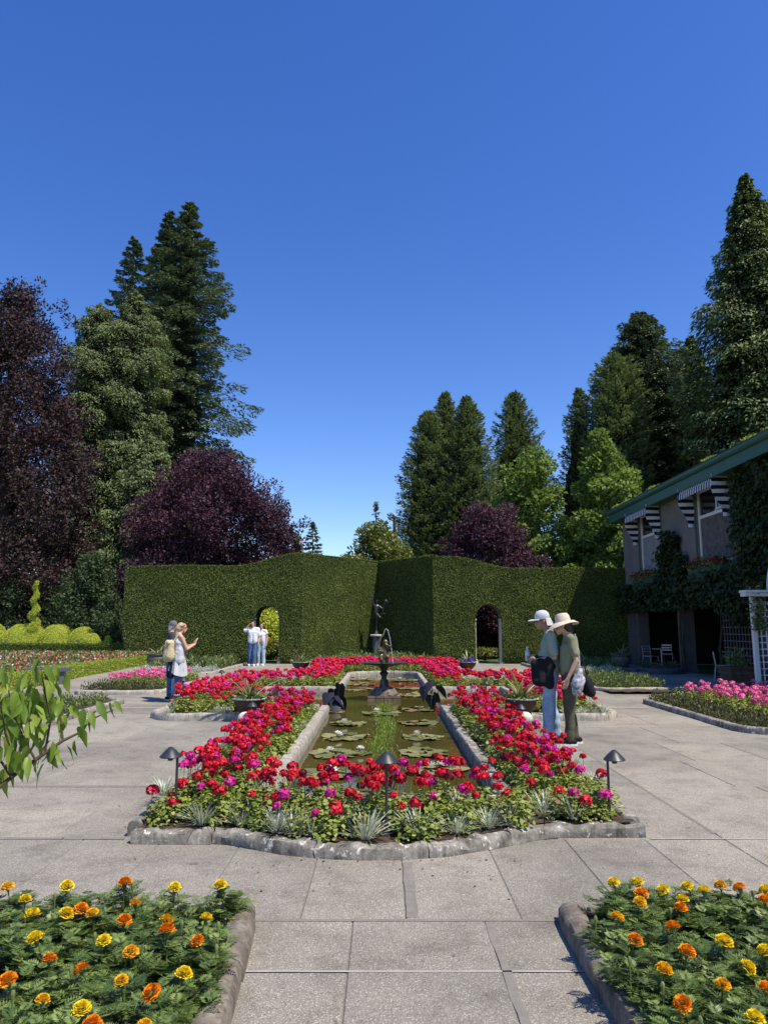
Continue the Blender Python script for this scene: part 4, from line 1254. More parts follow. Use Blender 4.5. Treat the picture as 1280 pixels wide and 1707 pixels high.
fir("slim dark conifer between the two bright maples", 964, 648, 60, 58, seed=65, mat="leaf_cypress", name="cypress_tree", nbr=280, lseg=160, power=0.75, droop=-0.30, hang=-0.35, hangz=2.2, bw=0.34, tipup=0.10, ragged=0.34, leafL=0.27, sat=0.55, core=0.55, base_frac=0.03)
fir("broad dark conifer with ragged top behind the house roof", 1066, 522, 56, 86, "leaf_fir", 66, nbr=300, lseg=330, power=0.6, droop=0.2, ragged=0.36, leafL=0.32, sat=0.24, core=0.5, hangz=2.0, bw=0.32)
fir("rounded dark conifer left of the ragged topped one behind the roof", 1022, 600, 52, 56, seed=67, mat="leaf_cypress", name="cypress_tree", nbr=300, lseg=170, power=0.4, droop=-0.30, hang=-0.35, hangz=2.2, bw=0.34, tipup=0.10, ragged=0.3, leafL=0.27, sat=0.25, core=0.55, base_frac=0.03)
fir("giant dark cedar cut by the right edge of the view", 1240, 290, 46, 140, seed=68, nbr=430, lseg=300, power=0.85, leafL=0.32, sat=0.48, mat="leaf_cedar", name="cedar_tree", droop=0.30, hang=0.75, hangz=4.5, bw=0.36, tipup=0.12, ragged=0.36, core=0.5, base_frac=0.05)
fir("second dark cedar rising behind the giant one at the right edge", 1292, 312, 50, 104, seed=69, nbr=260, lseg=220, power=0.8, leafL=0.34, sat=0.45, mat="leaf_cedar", name="cedar_tree", droop=0.30, hang=0.75, hangz=4.5, bw=0.36, tipup=0.12, ragged=0.28, core=0.5, base_frac=0.05)
def maple(label, px, py, Y, hw, seed, n, power=0.75):
    rng = np.random.default_rng(seed)
    tp = at(px, py, Y); R = hw / F_PX * Y
    def rf(t): return R * min(1, (t + 0.12) / 0.3) ** 0.5 * (1 - t) ** power + 0.15
    C = crown_points(rng, n, rf, 1.0, tp.z - 0.25, (0.4, 1.0))
    clumped(label, C, rng.uniform(0.32, 0.62, n), 85, 0.24, "leaf_maple", (tp.x, Y, 0), "maple_tree", seed=seed, aspect=0.75, flat=0.75, H=tp.z * 0.85, trunk_r=0.14, up=0.1, outward=0.7, group="bright green maples behind the hedge")
maple("bright green maple behind the right purple plum", 884, 742, 46, 88, 71, 230, 0.42)
maple("bright green maple, pointed, left of the house roof", 1000, 716, 43, 112, 72, 300, 0.72)
maple("low bright green maple touching the house eaves", 1046, 782, 41, 72, 73, 170, 0.45)

# darker trees far behind, closing the gaps
dome("dark tree mass far behind the copper beech", -140, 150, 770, 1000, 62, "leaf_laurel", 57, 150, 170, 0.34, 1.3, "background_tree", power=2.6, group="trees far behind")
dome("dark green tree far behind the left purple plum", 170, 400, 850, 1000, 56, "leaf_laurel", 58, 120, 170, 0.3, 1.0, "background_tree", power=2.6, group="trees far behind")
fir("dark conifer filling the gap left of the giant cedar", 1150, 560, 60, 78, seed=75, mat="leaf_cedar", name="cedar_tree", droop=0.25, hang=0.6, hangz=3.5, bw=0.36, tipup=0.12, ragged=0.3, core=0.5, base_frac=0.05, nbr=260, lseg=220, power=0.75, leafL=0.32, sat=0.4)
# left edge shrubs in front of the beech
def shrub(label, px, py, Y, hw, seed, mat="leaf_laurel", n=45, per=150, leaf=0.16, name="shrub", clump=0.5, group=None):
    rng = np.random.default_rng(seed)
    tp = at(px, py, Y); R = hw / F_PX * Y
    C = crown_points(rng, n, lambda t: R * (1 - t ** 2.4) ** 0.5, 0.25, tp.z - clump * 0.5, (0.3, 0.9))
    clumped(label, C, rng.uniform(0.7, 1.25, n) * clump, per, leaf, mat, (tp.x, Y, 0), name, "shrub", seed=seed, aspect=0.55, trunk_r=0.07, H=tp.z * 0.6, group=group)
shrub("dark glossy laurel bush left of the tall hedge", 155, 922, 37, 48, 81, n=80, per=190)
shrub("yellowish leafy bush tucked against the left hedge end", 190, 985, 34.5, 26, 82, "leaf_laurel", 36, 150, 0.12, clump=0.34)
shrub("shadowed dark bush under the copper beech at far left", 20, 960, 41, 80, 83, n=60)
shrub("shadowed dark bush behind the spiral topiary", 95, 975, 42, 60, 84, n=50)
# seen through the arches
shrub("golden leaved bush seen through the left arch", 448, 1010, 37.5, 30, 85, "leaf_gold", 46, 150, 0.15, clump=0.4)
shrub("low golden plants seen through the left arch", 452, 1068, 35.5, 20, 86, "leaf_golden_bush", 24, 90, 0.12, clump=0.22)
shrub("dark bush seen through the right arch", 812, 1000, 40, 40, 87, "leaf_laurel", 60, 140, 0.15, clump=0.45)
shrub("low pale green plants seen through the right arch", 808, 1082, 35.2, 26, 88, "leaf_golden_bush", 30, 90, 0.10, clump=0.16)

# ------------------------------------------------------------------ parterre at far left
def clipped_body(name, label, cat, surf, n, leaf, mat, loc, group=None, core=None, seed=0, parts=()):
    """clipped shrub: leaf tufts on a smooth body; surf(rng,n)->(P,N); core=MB of the dark inside"""
    rng = np.random.default_rng(seed + 100)
    root = thing(name, label, cat, loc, 0, group)
    P, N = surf(rng, n)
    lbc = LB()
    n = len(P)
    D = unit(N * rng.uniform(0.2, 0.8, (n, 1)) + rdir(rng, n) * 0.8)
    lbc.quads(P - N * leaf * 0.4, D, unit(N + 0.6 * rdir(rng, n)), leaf * rng.uniform(0.6, 1.3, n), leaf * rng.uniform(0.4, 0.7, n), np.clip(rng.normal(0.5, 0.22, n), 0, 1))
    link("foliage", lbc.mesh(name, mat), root)
    if core: core.build("core", "gold_core" if mat in ("leaf_gold", "leaf_box") else "yew_core", root)
    return root
def low_hedge(label, path, w, h, mat="leaf_box", seed=0, dens=2300, leaf=0.05):
    base = Vector((path[0][0], path[0][1], 0))
    pts = resample([(p[0], p[1], 0) for p in path], 0.25)
    core = MB()
    Vc, Fc = [], []
    prof = [(-0.5, 0), (-0.5, 0.8), (-0.38, 0.96), (0.38, 0.96), (0.5, 0.8), (0.5, 0)]
    fr = []
    for i, p in enumerate(pts):
        d = (pts[min(i + 1, len(pts) - 1)] - pts[max(i - 1, 0)]).normalized()
        s = Vector((d.y, -d.x, 0))
        fr.append((p - base, d, s))
        for a, b in prof: Vc.append(p - base + s * a * (w - 0.05) + Vector((0, 0, b * (h - 0.02))))
    m = len(prof)
    for i in range(len(pts) - 1):
        for k in range(m - 1): Fc.append((i * m + k, i * m + k + 1, (i + 1) * m + k + 1, (i + 1) * m + k))
    Fc += [tuple(range(m)), tuple((len(pts) - 1) * m + k for k in range(m))]
    core.add(Vc, Fc)
    Ltot = 0.25 * (len(pts) - 1)
    def surf(rng, n):
        i = rng.integers(0, len(pts) - 1, n); t = rng.random(n)
        P0 = np.array([tuple(f[0]) for f in fr]); S0 = np.array([tuple(f[2]) for f in fr])
        P = P0[i] * (1 - t)[:, None] + P0[i + 1] * t[:, None]
        S = S0[i]
        q = rng.random(n) * (2 * h + w)
        Nn = np.where((q < h)[:, None], -S, np.where((q < 2 * h)[:, None], S, np.array([0, 0, 1.0])))
        lat = np.where(q < h, -0.5, np.where(q < 2 * h, 0.5, (q - 2 * h) / w - 0.5))
        zz = np.where(q < h, q, np.where(q < 2 * h, q - h, h))
        bump = np.array([noise.noise((a * 1.6, b * 1.6, 0.2)) for a, b in P[:, :2]]) * 0.035
        P = P + S * (lat * w)[:, None] + np.stack([0 * zz, 0 * zz, zz * (1 + bump)], 1)
        return P, Nn
    return clipped_body("low_box_hedge", label, "hedge", surf, int(dens * Ltot * (2 * h + w) * 0.5), leaf, mat, base, "clipped low hedges round the carpet bed", core, seed)
A_ = gnd(243, 1107); B_ = gnd(0, 1150)
low_hedge("yellow green low hedge along the near side of the carpet bed", [(A_.x, A_.y), (-9.75, 24.6), (-9.45, 20.4), (-9.35, 18.6), (-10.6, 16.6)], 0.46, 0.40, "leaf_box", 1)
low_hedge("green low hedge along the far side of the carpet bed", [(A_.x - 0.25, A_.y + 0.3), (-11.2, 32.6), (-13.5, 33.3), (-16.2, 33.2), (-20.0, 32.6)], 0.6, 0.84, "leaf_box_green", 2)
# carpet bedding: too many small plants to count
MB().add([(-19.5, 18.5, 0.02), (-9.9, 18.5, 0.02), (-9.9, 32.0, 0.33), (-19.5, 32.0, 0.33)], [(0, 1, 2, 3)]).build("flower_bed_soil", "soil")["kind"] = "structure"
def in_carpet(x, y):
    return (x < -10.1 - 0.0 * y) and (x > -18.5) and y < 31.2 + (x + 11.5) * 0.02 and y > 20.0
rng = np.random.default_rng(91)
for nm, lab, mat, cnt, kk in (("carpet_foliage", "mixed green carpet bedding leaves inside the low hedges", "leaf_bedding", 34000, 0), ("carpet_blossoms", "red and coral carpet bedding blossoms inside the low hedges", "petal_coral", 12000, 1), ("carpet_blossoms", "scattered white carpet bedding blossoms inside the low hedges", "petal_white", 3600, 2), ("carpet_blossoms", "scattered pink red carpet bedding blossoms inside the low hedges", "petal_red", 6000, 3)):
    P = np.stack([rng.uniform(-18.5, -9.85, cnt), rng.uniform(19.0, 32.2, cnt), np.zeros(cnt)], 1)
    P[:, 2] = (0.10 if kk else 0.02) + rng.random(cnt) * (0.12 if kk else 0.17)
    # gentle mound
    P[:, 2] += 0.32 * np.clip((P[:, 1] - 19) / 13.0, 0, 1)
    lbp = LB()
    if kk == 0:
        lbp.quads(P, unit(rdir(rng, cnt) + np.array([0, 0, 0.7])), rdir(rng, cnt), 0.13, 0.08, rng.random(cnt))
    else:
        Vv, Fv = discs(rng, P, rdir(rng, cnt) * 0.8 + np.array([0, -0.4, 0.7]), rng.uniform(0.02, 0.042, cnt), 5)
        lbp.add(Vv, Fv, rng.random(cnt))
    tag(link(nm, lbp.mesh(nm, mat)), lab, "carpet bedding", None, "stuff")
# rounded golden shrubs behind
def dome_surf(rx, ry, h):
    def s(rng, n):
        d = rdir(rng, n); d[:, 2] = np.abs(d[:, 2])
        d = np.sign(d) * np.abs(d) ** 0.85
        P = d * np.array([rx, ry, h])
        P *= (1 + 0.05 * np.array([noise.noise(tuple(q * 2.2)) for q in P]))[:, None]
        return P, unit(d / np.array([rx, ry, h]))
    return s
gi = 0
for px, py, Y, w, lab in ((-18, 1036, 37, 34, "clipped golden shrub at the left edge of the view"), (45, 1040, 36.5, 40, "clipped golden shrub in front of the spiral topiary"), (100, 1041, 36, 36, "clipped golden shrub right of the spiral topiary"), (140, 1045, 35, 26, "clipped golden shrub in the middle of the golden row"), (155, 1034, 38, 24, "taller pale golden shrub at the right end of the row"), (154, 1056, 33.5, 18, "small round golden shrub before the taller one"), (181, 1060, 33.0, 8, "little golden cone shrub nearest the tall hedge")):
    tp = at(px, py, Y); rx = w / F_PX * Y
    core = MB().ball((0, 0, 0), (rx * 0.94, rx * 0.9, tp.z * 0.95), 14, 8)
    clipped_body("golden_shrub", lab, "shrub", dome_surf(rx, rx, tp.z), int(5200 * rx * (rx + tp.z) + 600), 0.045, "leaf_gold", (tp.x, Y, 0), "clipped golden shrubs at far left", core, gi); gi += 1
# spiral topiary
tp = at(62, 964, 36); H = tp.z
def spiral_surf(rng, n):
    turns = 5.0
    u = rng.random(n)
    a = u * turns * 2 * PI
    R = 0.17 * (1 - 0.85 * u)
    r = 0.31 * (1 - 0.72 * u)
    c = np.stack([R * np.cos(a), R * np.sin(a), 0.35 + u * (H - 0.5)], 1)
    d = rdir(rng, n)
    return c + d * r[:, None] * np.array([1.1, 1.1, 0.62]), d
sp = clipped_body("spiral_topiary", "golden green shrub clipped into a tall spiral at left", "topiary", spiral_surf, 9000, 0.045, "leaf_gold", (tp.x, 36, 0), None, MB().tube([(0, 0, 0), (0, 0, H - 0.2)], [0.05, 0.02], 6), 7)
# rail fence behind
fn = thing("rail_fence", "dark grey post and rail fence behind the golden shrubs", "fence", (-22.5, 39.5, 0))
for k in range(9):
    MB().box((k * 1.35, 0, 0.75), (0.13, 0.13, 1.5)).build("post", "wood_grey", fn)
for zz in (0.7, 1.32):
    for k in range(8):
        MB().box((k * 1.35 + 0.675, 0, zz), (1.22, 0.05, 0.14)).build("rail", "wood_grey", fn)

# ------------------------------------------------------------------ geraniums
def geranium_foliage(seed, R=0.16, H=0.22, n=230, mat="leaf_geranium", leaf=0.0180):
    rng = np.random.default_rng(seed)
    d = rdir(rng, n); d[:, 2] = np.abs(d[:, 2])
    k = rng.uniform(0.45, 1.05, n)
    P = d * np.array([R, R, H]) * k[:, None]
    P[:, 2] += 0.015
    Vv, Fv = discs(rng, P, unit(d * 0.5 + np.array([0, 0, 0.8]) + rdir(rng, n) * 0.45), leaf * rng.uniform(0.6, 1.25, n), 7, 0.18)
    lbg = LB(); lbg.add(Vv, Fv, np.clip(rng.beta(2.2, 2.0, n), 0, 1))
    return lbg.mesh("geranium_foliage", mat)
GF = [geranium_foliage(200 + i) for i in range(5)]
def flower_head(seed, mat, r=0.043, n=74, stem=0.2, stem_mat="leaf_geranium", petal=0.0125):
    rng = np.random.default_rng(seed)
    d = rdir(rng, n); d[:, 2] = np.where(d[:, 2] < -0.45, -d[:, 2], d[:, 2])
    P = d * r * rng.uniform(0.72, 1.08, (n, 1)) * np.array([1.05, 1.05, 0.85])
    Vv, Fv = discs(rng, P, unit(d + rdir(rng, n) * 0.35), petal * rng.uniform(0.75, 1.2, n), 6, 0.28)
    lbg = LB(); lbg.add(Vv, Fv, rng.random(n))
    ang = np.array([0, 1, 2]) * 2 * PI / 3
    bx, by = rng.normal(0, 0.03, 2)
    ring = np.stack([np.cos(ang), np.sin(ang), 0 * ang], 1) * 0.0028
    Vs = np.concatenate([ring + np.array([bx, by, -stem]), ring + np.array([bx * 0.3, by * 0.3, -stem * 0.45]), ring])
    Fs = [[a, (a + 1) % 3, 3 + (a + 1) % 3, 3 + a] for a in range(3)] + [[3 + a, 3 + (a + 1) % 3, 6 + (a + 1) % 3, 6 + a] for a in range(3)]
    lbg.add(Vs, np.array(Fs), np.full(6, 0.4))
    mi = np.concatenate([np.zeros(n), np.ones(6)])
    return lbg.mesh("flower_head", mat, mats=[mat, stem_mat], mi=mi)
HR = [flower_head(300 + i, "petal_red") for i in range(3)] + [flower_head(310 + i, "petal_scarlet") for i in range(3)]
HM = [flower_head(320 + i, "petal_magenta", 0.040) for i in range(4)]
HF = [flower_head(330 + i, "petal_faded", 0.036) for i in range(2)]
HP = [flower_head(340 + i, "petal_pink", 0.048, 40) for i in range(4)]

def bed_points(rects, step, rng, jit=0.35):
    out = []
    for (x0, x1, y0, y1) in rects:
        nx, ny = max(1, int(round((x1 - x0) / step))), max(1, int(round((y1 - y0) / step)))
        for i in range(nx):
            for j in range(ny):
                out.append((x0 + (i + 0.5 + rng.uniform(-jit, jit)) * (x1 - x0) / nx, y0 + (j + 0.5 + rng.uniform(-jit, jit)) * (y1 - y0) / ny))
    return out
rng = np.random.default_rng(77)
front_r = [(-1.76, 1.86, 5.52, 6.42)]
near_r = [(-1.74, -1.20, 6.45, 12.9), (1.20, 1.76, 6.45, 12.9)]
arm_r = [(-3.75, -1.3, 13.1, 13.85), (1.3, 3.75, 13.1, 13.85), (-3.85, -2.95, 13.95, 18.1), (2.95, 3.85, 13.95, 18.1)]
far_r = [(-3.8, -1.25, 18.25, 19.75), (1.25, 3.8, 18.25, 19.75), (-2.15, -1.25, 19.9, 24.0), (1.25, 2.15, 19.9, 24.0), (-2.4, 2.4, 24.5, 27.3)]
pts = [(p, 'front') for p in bed_points(front_r, 0.20, rng) if p[1] > front_y(p[0]) + 0.10] + [(p, 'near') for p in bed_points(near_r, 0.215, rng)] + [(p, 'arm') for p in bed_points(arm_r, 0.27, rng)] + [(p, 'far') for p in bed_points(far_r, 0.28, rng)]
lamp_xy = [(-1.72, 6.08), (0.03, 5.62), (1.80, 6.12)]
POTS = [(-2.28, 12.86), (2.32, 12.86)]
individual = [q for q in pts if q[1] != 'far' and min(math.hypot(q[0][0] - a, q[0][1] - b) for a, b in lamp_xy) > 0.09]
individual.sort(key=lambda q: q[0][1])
extra = [q for q in pts if q[1] == 'far'] + individual[300:]
individual = individual[:300]
silver_spots = []
def heads_for(rng, where):
    n = rng.choice([2, 3, 4, 5], p=[0.4, 0.35, 0.2, 0.05]) if where != 'front' else rng.choice([0, 1, 2, 3], p=[0.25, 0.3, 0.3, 0.15])
    return int(n)
def pick_head(rng):
    t = rng.random()
    return (HR, "red") if t < 0.70 else ((HM, "magenta") if t < 0.93 else (HF, "faded"))
for (x, y), where in individual:
    if min(math.hypot(x - a, y - b) for a, b in POTS) < 0.42: continue
    side = "left" if x < 0 else "right"
    low = where == 'front' and y < front_y(x) + 0.42
    hs = heads_for(rng, where)
    if low: hs = int(rng.choice([0, 1, 2], p=[0.20, 0.45, 0.35]))
    elif where == 'front': hs = int(rng.choice([2, 3, 4, 5]))
    picks = [pick_head(rng) for _ in range(hs)]
    names = [p[1] for p in picks]
    colr = "flowerless" if not names else ("red-magenta" if ("red" in names and "magenta" in names) else ("magenta" if "magenta" in names else ("red" if "red" in names else "withered")))
    spot = {"front": "in the front curve of the bed", "near": f"in the long strip {side} of the pool", "arm": f"in the {side} side arm of the bed"}[where]
    cnt_ = {0: "", 1: "with one head ", 2: "with two heads ", 3: "with three heads ", 4: "with four heads ", 5: "with five heads "}[len(names)]
    if where == 'near':
        row_ = "by the coping" if abs(x) < 1.40 else ("mid row" if abs(x) < 1.58 else "by the outer kerb")
        far_ = "near end" if y < 8.2 else ("middle" if y < 10.6 else "far end")
        spot = f"{row_}, {far_} of strip {side} of pool"
    elif where == 'front':
        third = "left third" if x < -0.65 else ("middle" if x < 0.7 else "right third")
        spot = f"in the {'front' if y < 6.0 else ('second' if y < 6.2 else 'back')} row, {third} of front curve"
    else:
        spot = f"in the {'inner' if abs(x) < 2.9 else 'outer'} part of the {side} side arm"
    lab = f"{colr} geranium {cnt_}{spot}"
    s = rng.uniform(0.85, 1.2) * (0.9 if where == 'front' else 1.0)
    g = thing("geranium", lab, "geranium", (x, y, 0.085), rng.uniform(0, 6.28), "geraniums around the pool")
    link("foliage", GF[rng.integers(len(GF))], g, scale=(s, s, s * rng.uniform(0.85, 1.15)))
    for (pool_, _) in picks:
        r, a = rng.uniform(0.02, 0.14), rng.uniform(0, 6.28)
        link("flower_head", pool_[rng.integers(len(pool_))], g, (r * math.cos(a), r * math.sin(a), (rng.uniform(0.15, 0.27) if low else rng.uniform(0.25, 0.42))), (rng.normal(0, 0.2), rng.normal(0, 0.2), rng.uniform(0, 6.28)), rng.uniform(0.68, 1.22))
# tall red heads leaning out over the paving at the front corners
for px, py in ((255, 1318), (285, 1358), (292, 1340), (332, 1360), (333, 1252), (318, 1275), (1003, 1290), (975, 1335), (1008, 1325), (935, 1285)):
    Yd = 6.05 if py > 1300 else 6.9
    c = at(px, py, Yd)
    g = thing("geranium", "tall stemmed geranium leaning out at a front corner of the bed", "geranium", (c.x * 0.97, Yd + 0.03, 0.085), 0, "geraniums around the pool")
    link("foliage", GF[0], g, scale=0.75)
    link("flower_head", HR[int(px) % 6] if px != 1008 else HM[0], g, (c.x * 0.03, -0.03, c.z - 0.085), scale=1.15)
# the rest of the geraniums, farther off, as one mass
lbF, lbR, lbM = LB(), LB(), LB()
def bake(lbx, me, M, only=None):
    nv = len(me.vertices); co = np.empty(nv * 3, np.float32); me.vertices.foreach_get("co", co); co = co.reshape(-1, 3)
    R3 = np.array(M.to_3x3()); T = np.array(M.translation)
    v = co @ R3.T + T
    sizes = np.empty(len(me.polygons), np.int32); me.polygons.foreach_get("loop_total", sizes)
    li = np.empty(len(me.loops), np.int32); me.loops.foreach_get("vertex_index", li)
    var = np.empty(len(sizes), np.float32); me.attributes["var"].data.foreach_get("value", var)
    k = sizes[0]; m = int((sizes == k).sum())
    lbx.add(v, li[:m * k].reshape(m, k), var[:m])
for (x, y), where in extra:
    bake(lbF, GF[rng.integers(len(GF))], Matrix.Translation((x, y, 0.085)) @ Matrix.Rotation(rng.uniform(0, 6.28), 4, 'Z'))
    for _ in range(int(rng.choice([2, 3, 4, 5]))):
        r, a = rng.uniform(0.02, 0.15), rng.uniform(0, 6.28)
        M = Matrix.Translation((x + r * math.cos(a), y + r * math.sin(a), 0.085 + rng.uniform(0.24, 0.40))) @ Matrix.Scale(rng.uniform(1.0, 1.35), 4)
        if rng.random() < 0.8: bake(lbR, HR[rng.integers(6)], M)
        else: bake(lbM, HM[rng.integers(4)], M)
for lbx, mat, lab in ((lbF, "leaf_geranium", "green geranium leaves in the far parts of the pool bed"), (lbR, "petal_scarlet", "mass of red geranium blossoms round the far end of the pool"), (lbM, "petal_magenta", "magenta geranium blossoms scattered round the far end of the pool")):
    tag(link("far_geraniums", lbx.mesh("far_geraniums", mat)), lab, "geraniums", None, "stuff")

# dusty miller tufts
def tuft_mesh(seed, n, L, W, mat, spread=0.9, lean=0.6, bend=0.25, seg=3, base_r=0.02, name="tuft"):
    """strap leaves: each a curved ribbon tapering to its tip"""
    rng = np.random.default_rng(seed)
    V, F, var = [], [], []
    for i in range(n):
        a = rng.uniform(0, 2 * PI); el = rng.uniform(0.15, spread)
        l, w = L * rng.uniform(0.6, 1.15), W * rng.uniform(0.7, 1.2)
        d = np.array([math.cos(a) * math.sin(el), math.sin(a) * math.sin(el), math.cos(el)])
        s = np.array([-math.sin(a), math.cos(a), 0])
        p = np.array([math.cos(a), math.sin(a), 0]) * base_r * rng.random()
        o = len(V); vv = rng.random()
        for k in range(seg + 1):
            u = k / seg
            q = p + d * l * u + np.array([math.cos(a), math.sin(a), 0]) * lean * bend * l * u * u - np.array([0, 0, 1]) * bend * l * u * u
            ww = w * (1 - u) ** 0.6 * (0.55 + 0.9 * min(u * 2, 1) * 0.5) + 0.0008
            V += [q - s * ww / 2, q + s * ww / 2]
        for k in range(seg):
            F.append([o + 2 * k, o + 2 * k + 1, o + 2 * k + 3, o + 2 * k + 2]); var.append(vv)
    return mesh_np(name, np.array(V), [np.array(F)], mat, var)
SM = [tuft_mesh(400 + i, 120, 0.20, 0.011, "leaf_silver", 1.15, 0.5, 0.2, 3, 0.04, "silver_leaves") for i in range(3)]
k = 0
rng = np.random.default_rng(404)
for px, py in ((488, 1385), (425, 1362), (580, 1372), (660, 1352), (760, 1378), (765, 1350), (850, 1372), (940, 1340), (560, 1360), (700, 1372), (905, 1352), (380, 1330), (420, 1310), (520, 1390), (610, 1395), (820, 1385), (330, 1375), (395, 1380), (965, 1368), (700, 1398), (455, 1392)):
    p = gnd(px, py, 0.12)
    p.y = max(p.y - 0.06, front_y(p.x) + 0.12)
    g = thing("dusty_miller", "silvery dusty miller tuft among the geraniums in the front curve", "dusty miller", (p.x, p.y + 0.02, 0.085), rng.uniform(0, 6), "silver foliage tufts")
    link("leaves", SM[k % 3], g, scale=rng.uniform(0.9, 1.3)); k += 1
for i in range(44):
    s = -1 if i % 2 else 1
    p = (s * rng.choice([1.24, 1.3, 1.6, 1.98]), rng.uniform(6.6, 13), 0.085) if i < 34 else (s * rng.uniform(2.3, 3.8), 13.03, 0.085)
    g = thing("dusty_miller", f"silvery dusty miller tuft in the {'left' if s<0 else 'right'} part of the pool bed", "dusty miller", p, rng.uniform(0, 6), "silver foliage tufts")
    link("leaves", SM[k % 3], g, scale=rng.uniform(0.8, 1.15)); k += 1

# ------------------------------------------------------------------ marigolds
def marigold_foliage(seed, H=0.25, nst=17, R=0.135):
    rng = np.random.default_rng(seed)
    lbg = LB()
    for i in range(nst):
        a = rng.uniform(0, 2 * PI); rr = R * math.sqrt(rng.random())
        top = np.array([rr * math.cos(a), rr * math.sin(a), H * rng.uniform(0.6, 1.0) * (1 - 0.35 * (rr / R) ** 2)])
        base = top * np.array([0.3, 0.3, 0])
        nl = 10
        for j in range(nl):
            t = 0.25 + 0.75 * j / (nl - 1)
            p = base + (top - base) * t
            a2 = rng.uniform(0, 2 * PI)
            el = rng.uniform(-0.1, 0.75)
            d = np.array([math.cos(a2) * math.cos(el), math.sin(a2) * math.cos(el), math.sin(el)])
            s = unit(np.cross(d, [0, 0, 1.0])); up = np.cross(s, d)
            Ll = rng.uniform(0.048, 0.080)
            npair = 6
            u = np.linspace(0.22, 1.0, npair)
            mid = p + d * (u * Ll)[:, None] - np.array([0, 0, 1]) * (u ** 2 * Ll * 0.25)[:, None]
            ll = 0.026 * np.sin(np.clip(u * 0.8 + 0.15, 0, 1) * PI) + 0.008
            vv = np.full(npair, rng.random() * 0.7 + 0.15)
            for sg in (-1, 1):
                lbg.quads(mid, s * sg * 0.85 + d * 0.55 + up * 0.12, np.broadcast_to(up, mid.shape) + rng.normal(0, 0.2, mid.shape), ll, 0.0085, vv + rng.normal(0, 0.1, npair))
            lbg.quads(mid[-1:], d[None], up[None], [0.024], [0.009], vv[:1])
            lbg.quads(p[None], d[None], up[None], [Ll], [0.004], [0.3])
    return lbg.mesh("marigold_foliage", "leaf_marigold")
MF = [marigold_foliage(500 + i) for i in range(5)]
def marigold_head(seed, mat, r=0.036):
    rng = np.random.default_rng(seed)
    V, F, var = [], [], []
    def petal(p, d, n_, L, W):
        s = unit(np.cross(d, n_)); o = len(V)
        V.extend([p - s * W * 0.25, p + s * W * 0.25, p + d * L * 0.75 + s * W * 0.5, p + d * L + n_ * 0.1 * L, p + d * L * 0.75 - s * W * 0.5])
        F.append([o, o + 1, o + 2, o + 3, o + 4]); var.append(rng.random())
    for li, (rad, el, nn, zz) in enumerate(((1.0, -0.05, 22, 0.0), (0.98, 0.22, 22, 0.16), (0.90, 0.45, 21, 0.34), (0.76, 0.70, 19, 0.50), (0.58, 0.92, 16, 0.64), (0.38, 1.15, 11, 0.74), (0.16, 1.4, 6, 0.80))):
        for k in range(nn):
            a = 2 * PI * (k + 0.5 * (li % 2)) / nn + rng.normal(0, 0.06)
            e = el + rng.normal(0, 0.13)
            o = np.array([math.cos(a), math.sin(a), 0])
            d = o * math.cos(e) + np.array([0, 0, 1]) * math.sin(e)
            n_ = -o * math.sin(e) + np.array([0, 0, 1]) * math.cos(e)
            n_ = n_ + rng.normal(0, 0.35, 3)
            p = o * r * rad * 0.56 + np.array([0, 0, r * zz * 0.80])
            petal(p, d, unit(n_), r * (0.50 - 0.045 * li) * rng.uniform(0.85, 1.15), r * 0.36)
    nP = len(F)
    ang = np.arange(6) * PI / 3
    o = len(V)
    for rr, z in ((0.0035, -0.16), (0.0035, -0.03), (0.013, -0.008), (0.015, 0.006)):
        V.extend(list(np.stack([np.cos(ang) * rr, np.sin(ang) * rr, np.full(6, z)], 1)))
    Fq = [[o + i * 6 + k, o + i * 6 + (k + 1) % 6, o + (i + 1) * 6 + (k + 1) % 6, o + (i + 1) * 6 + k] for i in range(3) for k in range(6)]
    return mesh_np("marigold_head", np.array(V), [np.array(F), np.array(Fq)], mat, np.concatenate([var, np.full(18, 0.6)]), mats=[mat, "leaf_marigold"], mi=np.concatenate([np.zeros(nP), np.ones(18)]))
MH = {c: [marigold_head(600 + 10 * i + j, "petal_" + n) for j in range(2)] for i, (c, n) in enumerate((("y", "yellow"), ("g", "gold"), ("o", "orange")))}
bud = MB().lathe([(0.002, -0.12), (0.003, -0.02), (0.008, 0.0), (0.009, 0.012), (0.005, 0.02)], 7)
BUD = bud.mesh("marigold_bud", "leaf_bedding", True, 0.8)
left_m = [(14, 1475, 'g'), (112, 1474, 'y'), (209, 1468, 'o'), (292, 1476, 'y'), (368, 1472, 'y'), (43, 1496, 'y'), (55, 1521, 'y'), (111, 1520, 'y'), (136, 1512, 'o'), (155, 1519, 'g'), (226, 1503, 'g'), (208, 1531, 'o'), (278, 1530, 'g'), (279, 1547, 'o'), (344, 1527, 'y'), (330, 1565, 'o'), (60, 1560, 'y'), (174, 1564, 'y'), (219, 1583, 'g'), (83, 1595, 'o'), (137, 1612, 'o'), (203, 1630, 'g'), (307, 1619, 'y'), (14, 1630, 'o'), (254, 1650, 'o'), (72, 1662, 'g'), (137, 1677, 'y'), (155, 1703, 'o'), (242, 1705, 'g')]
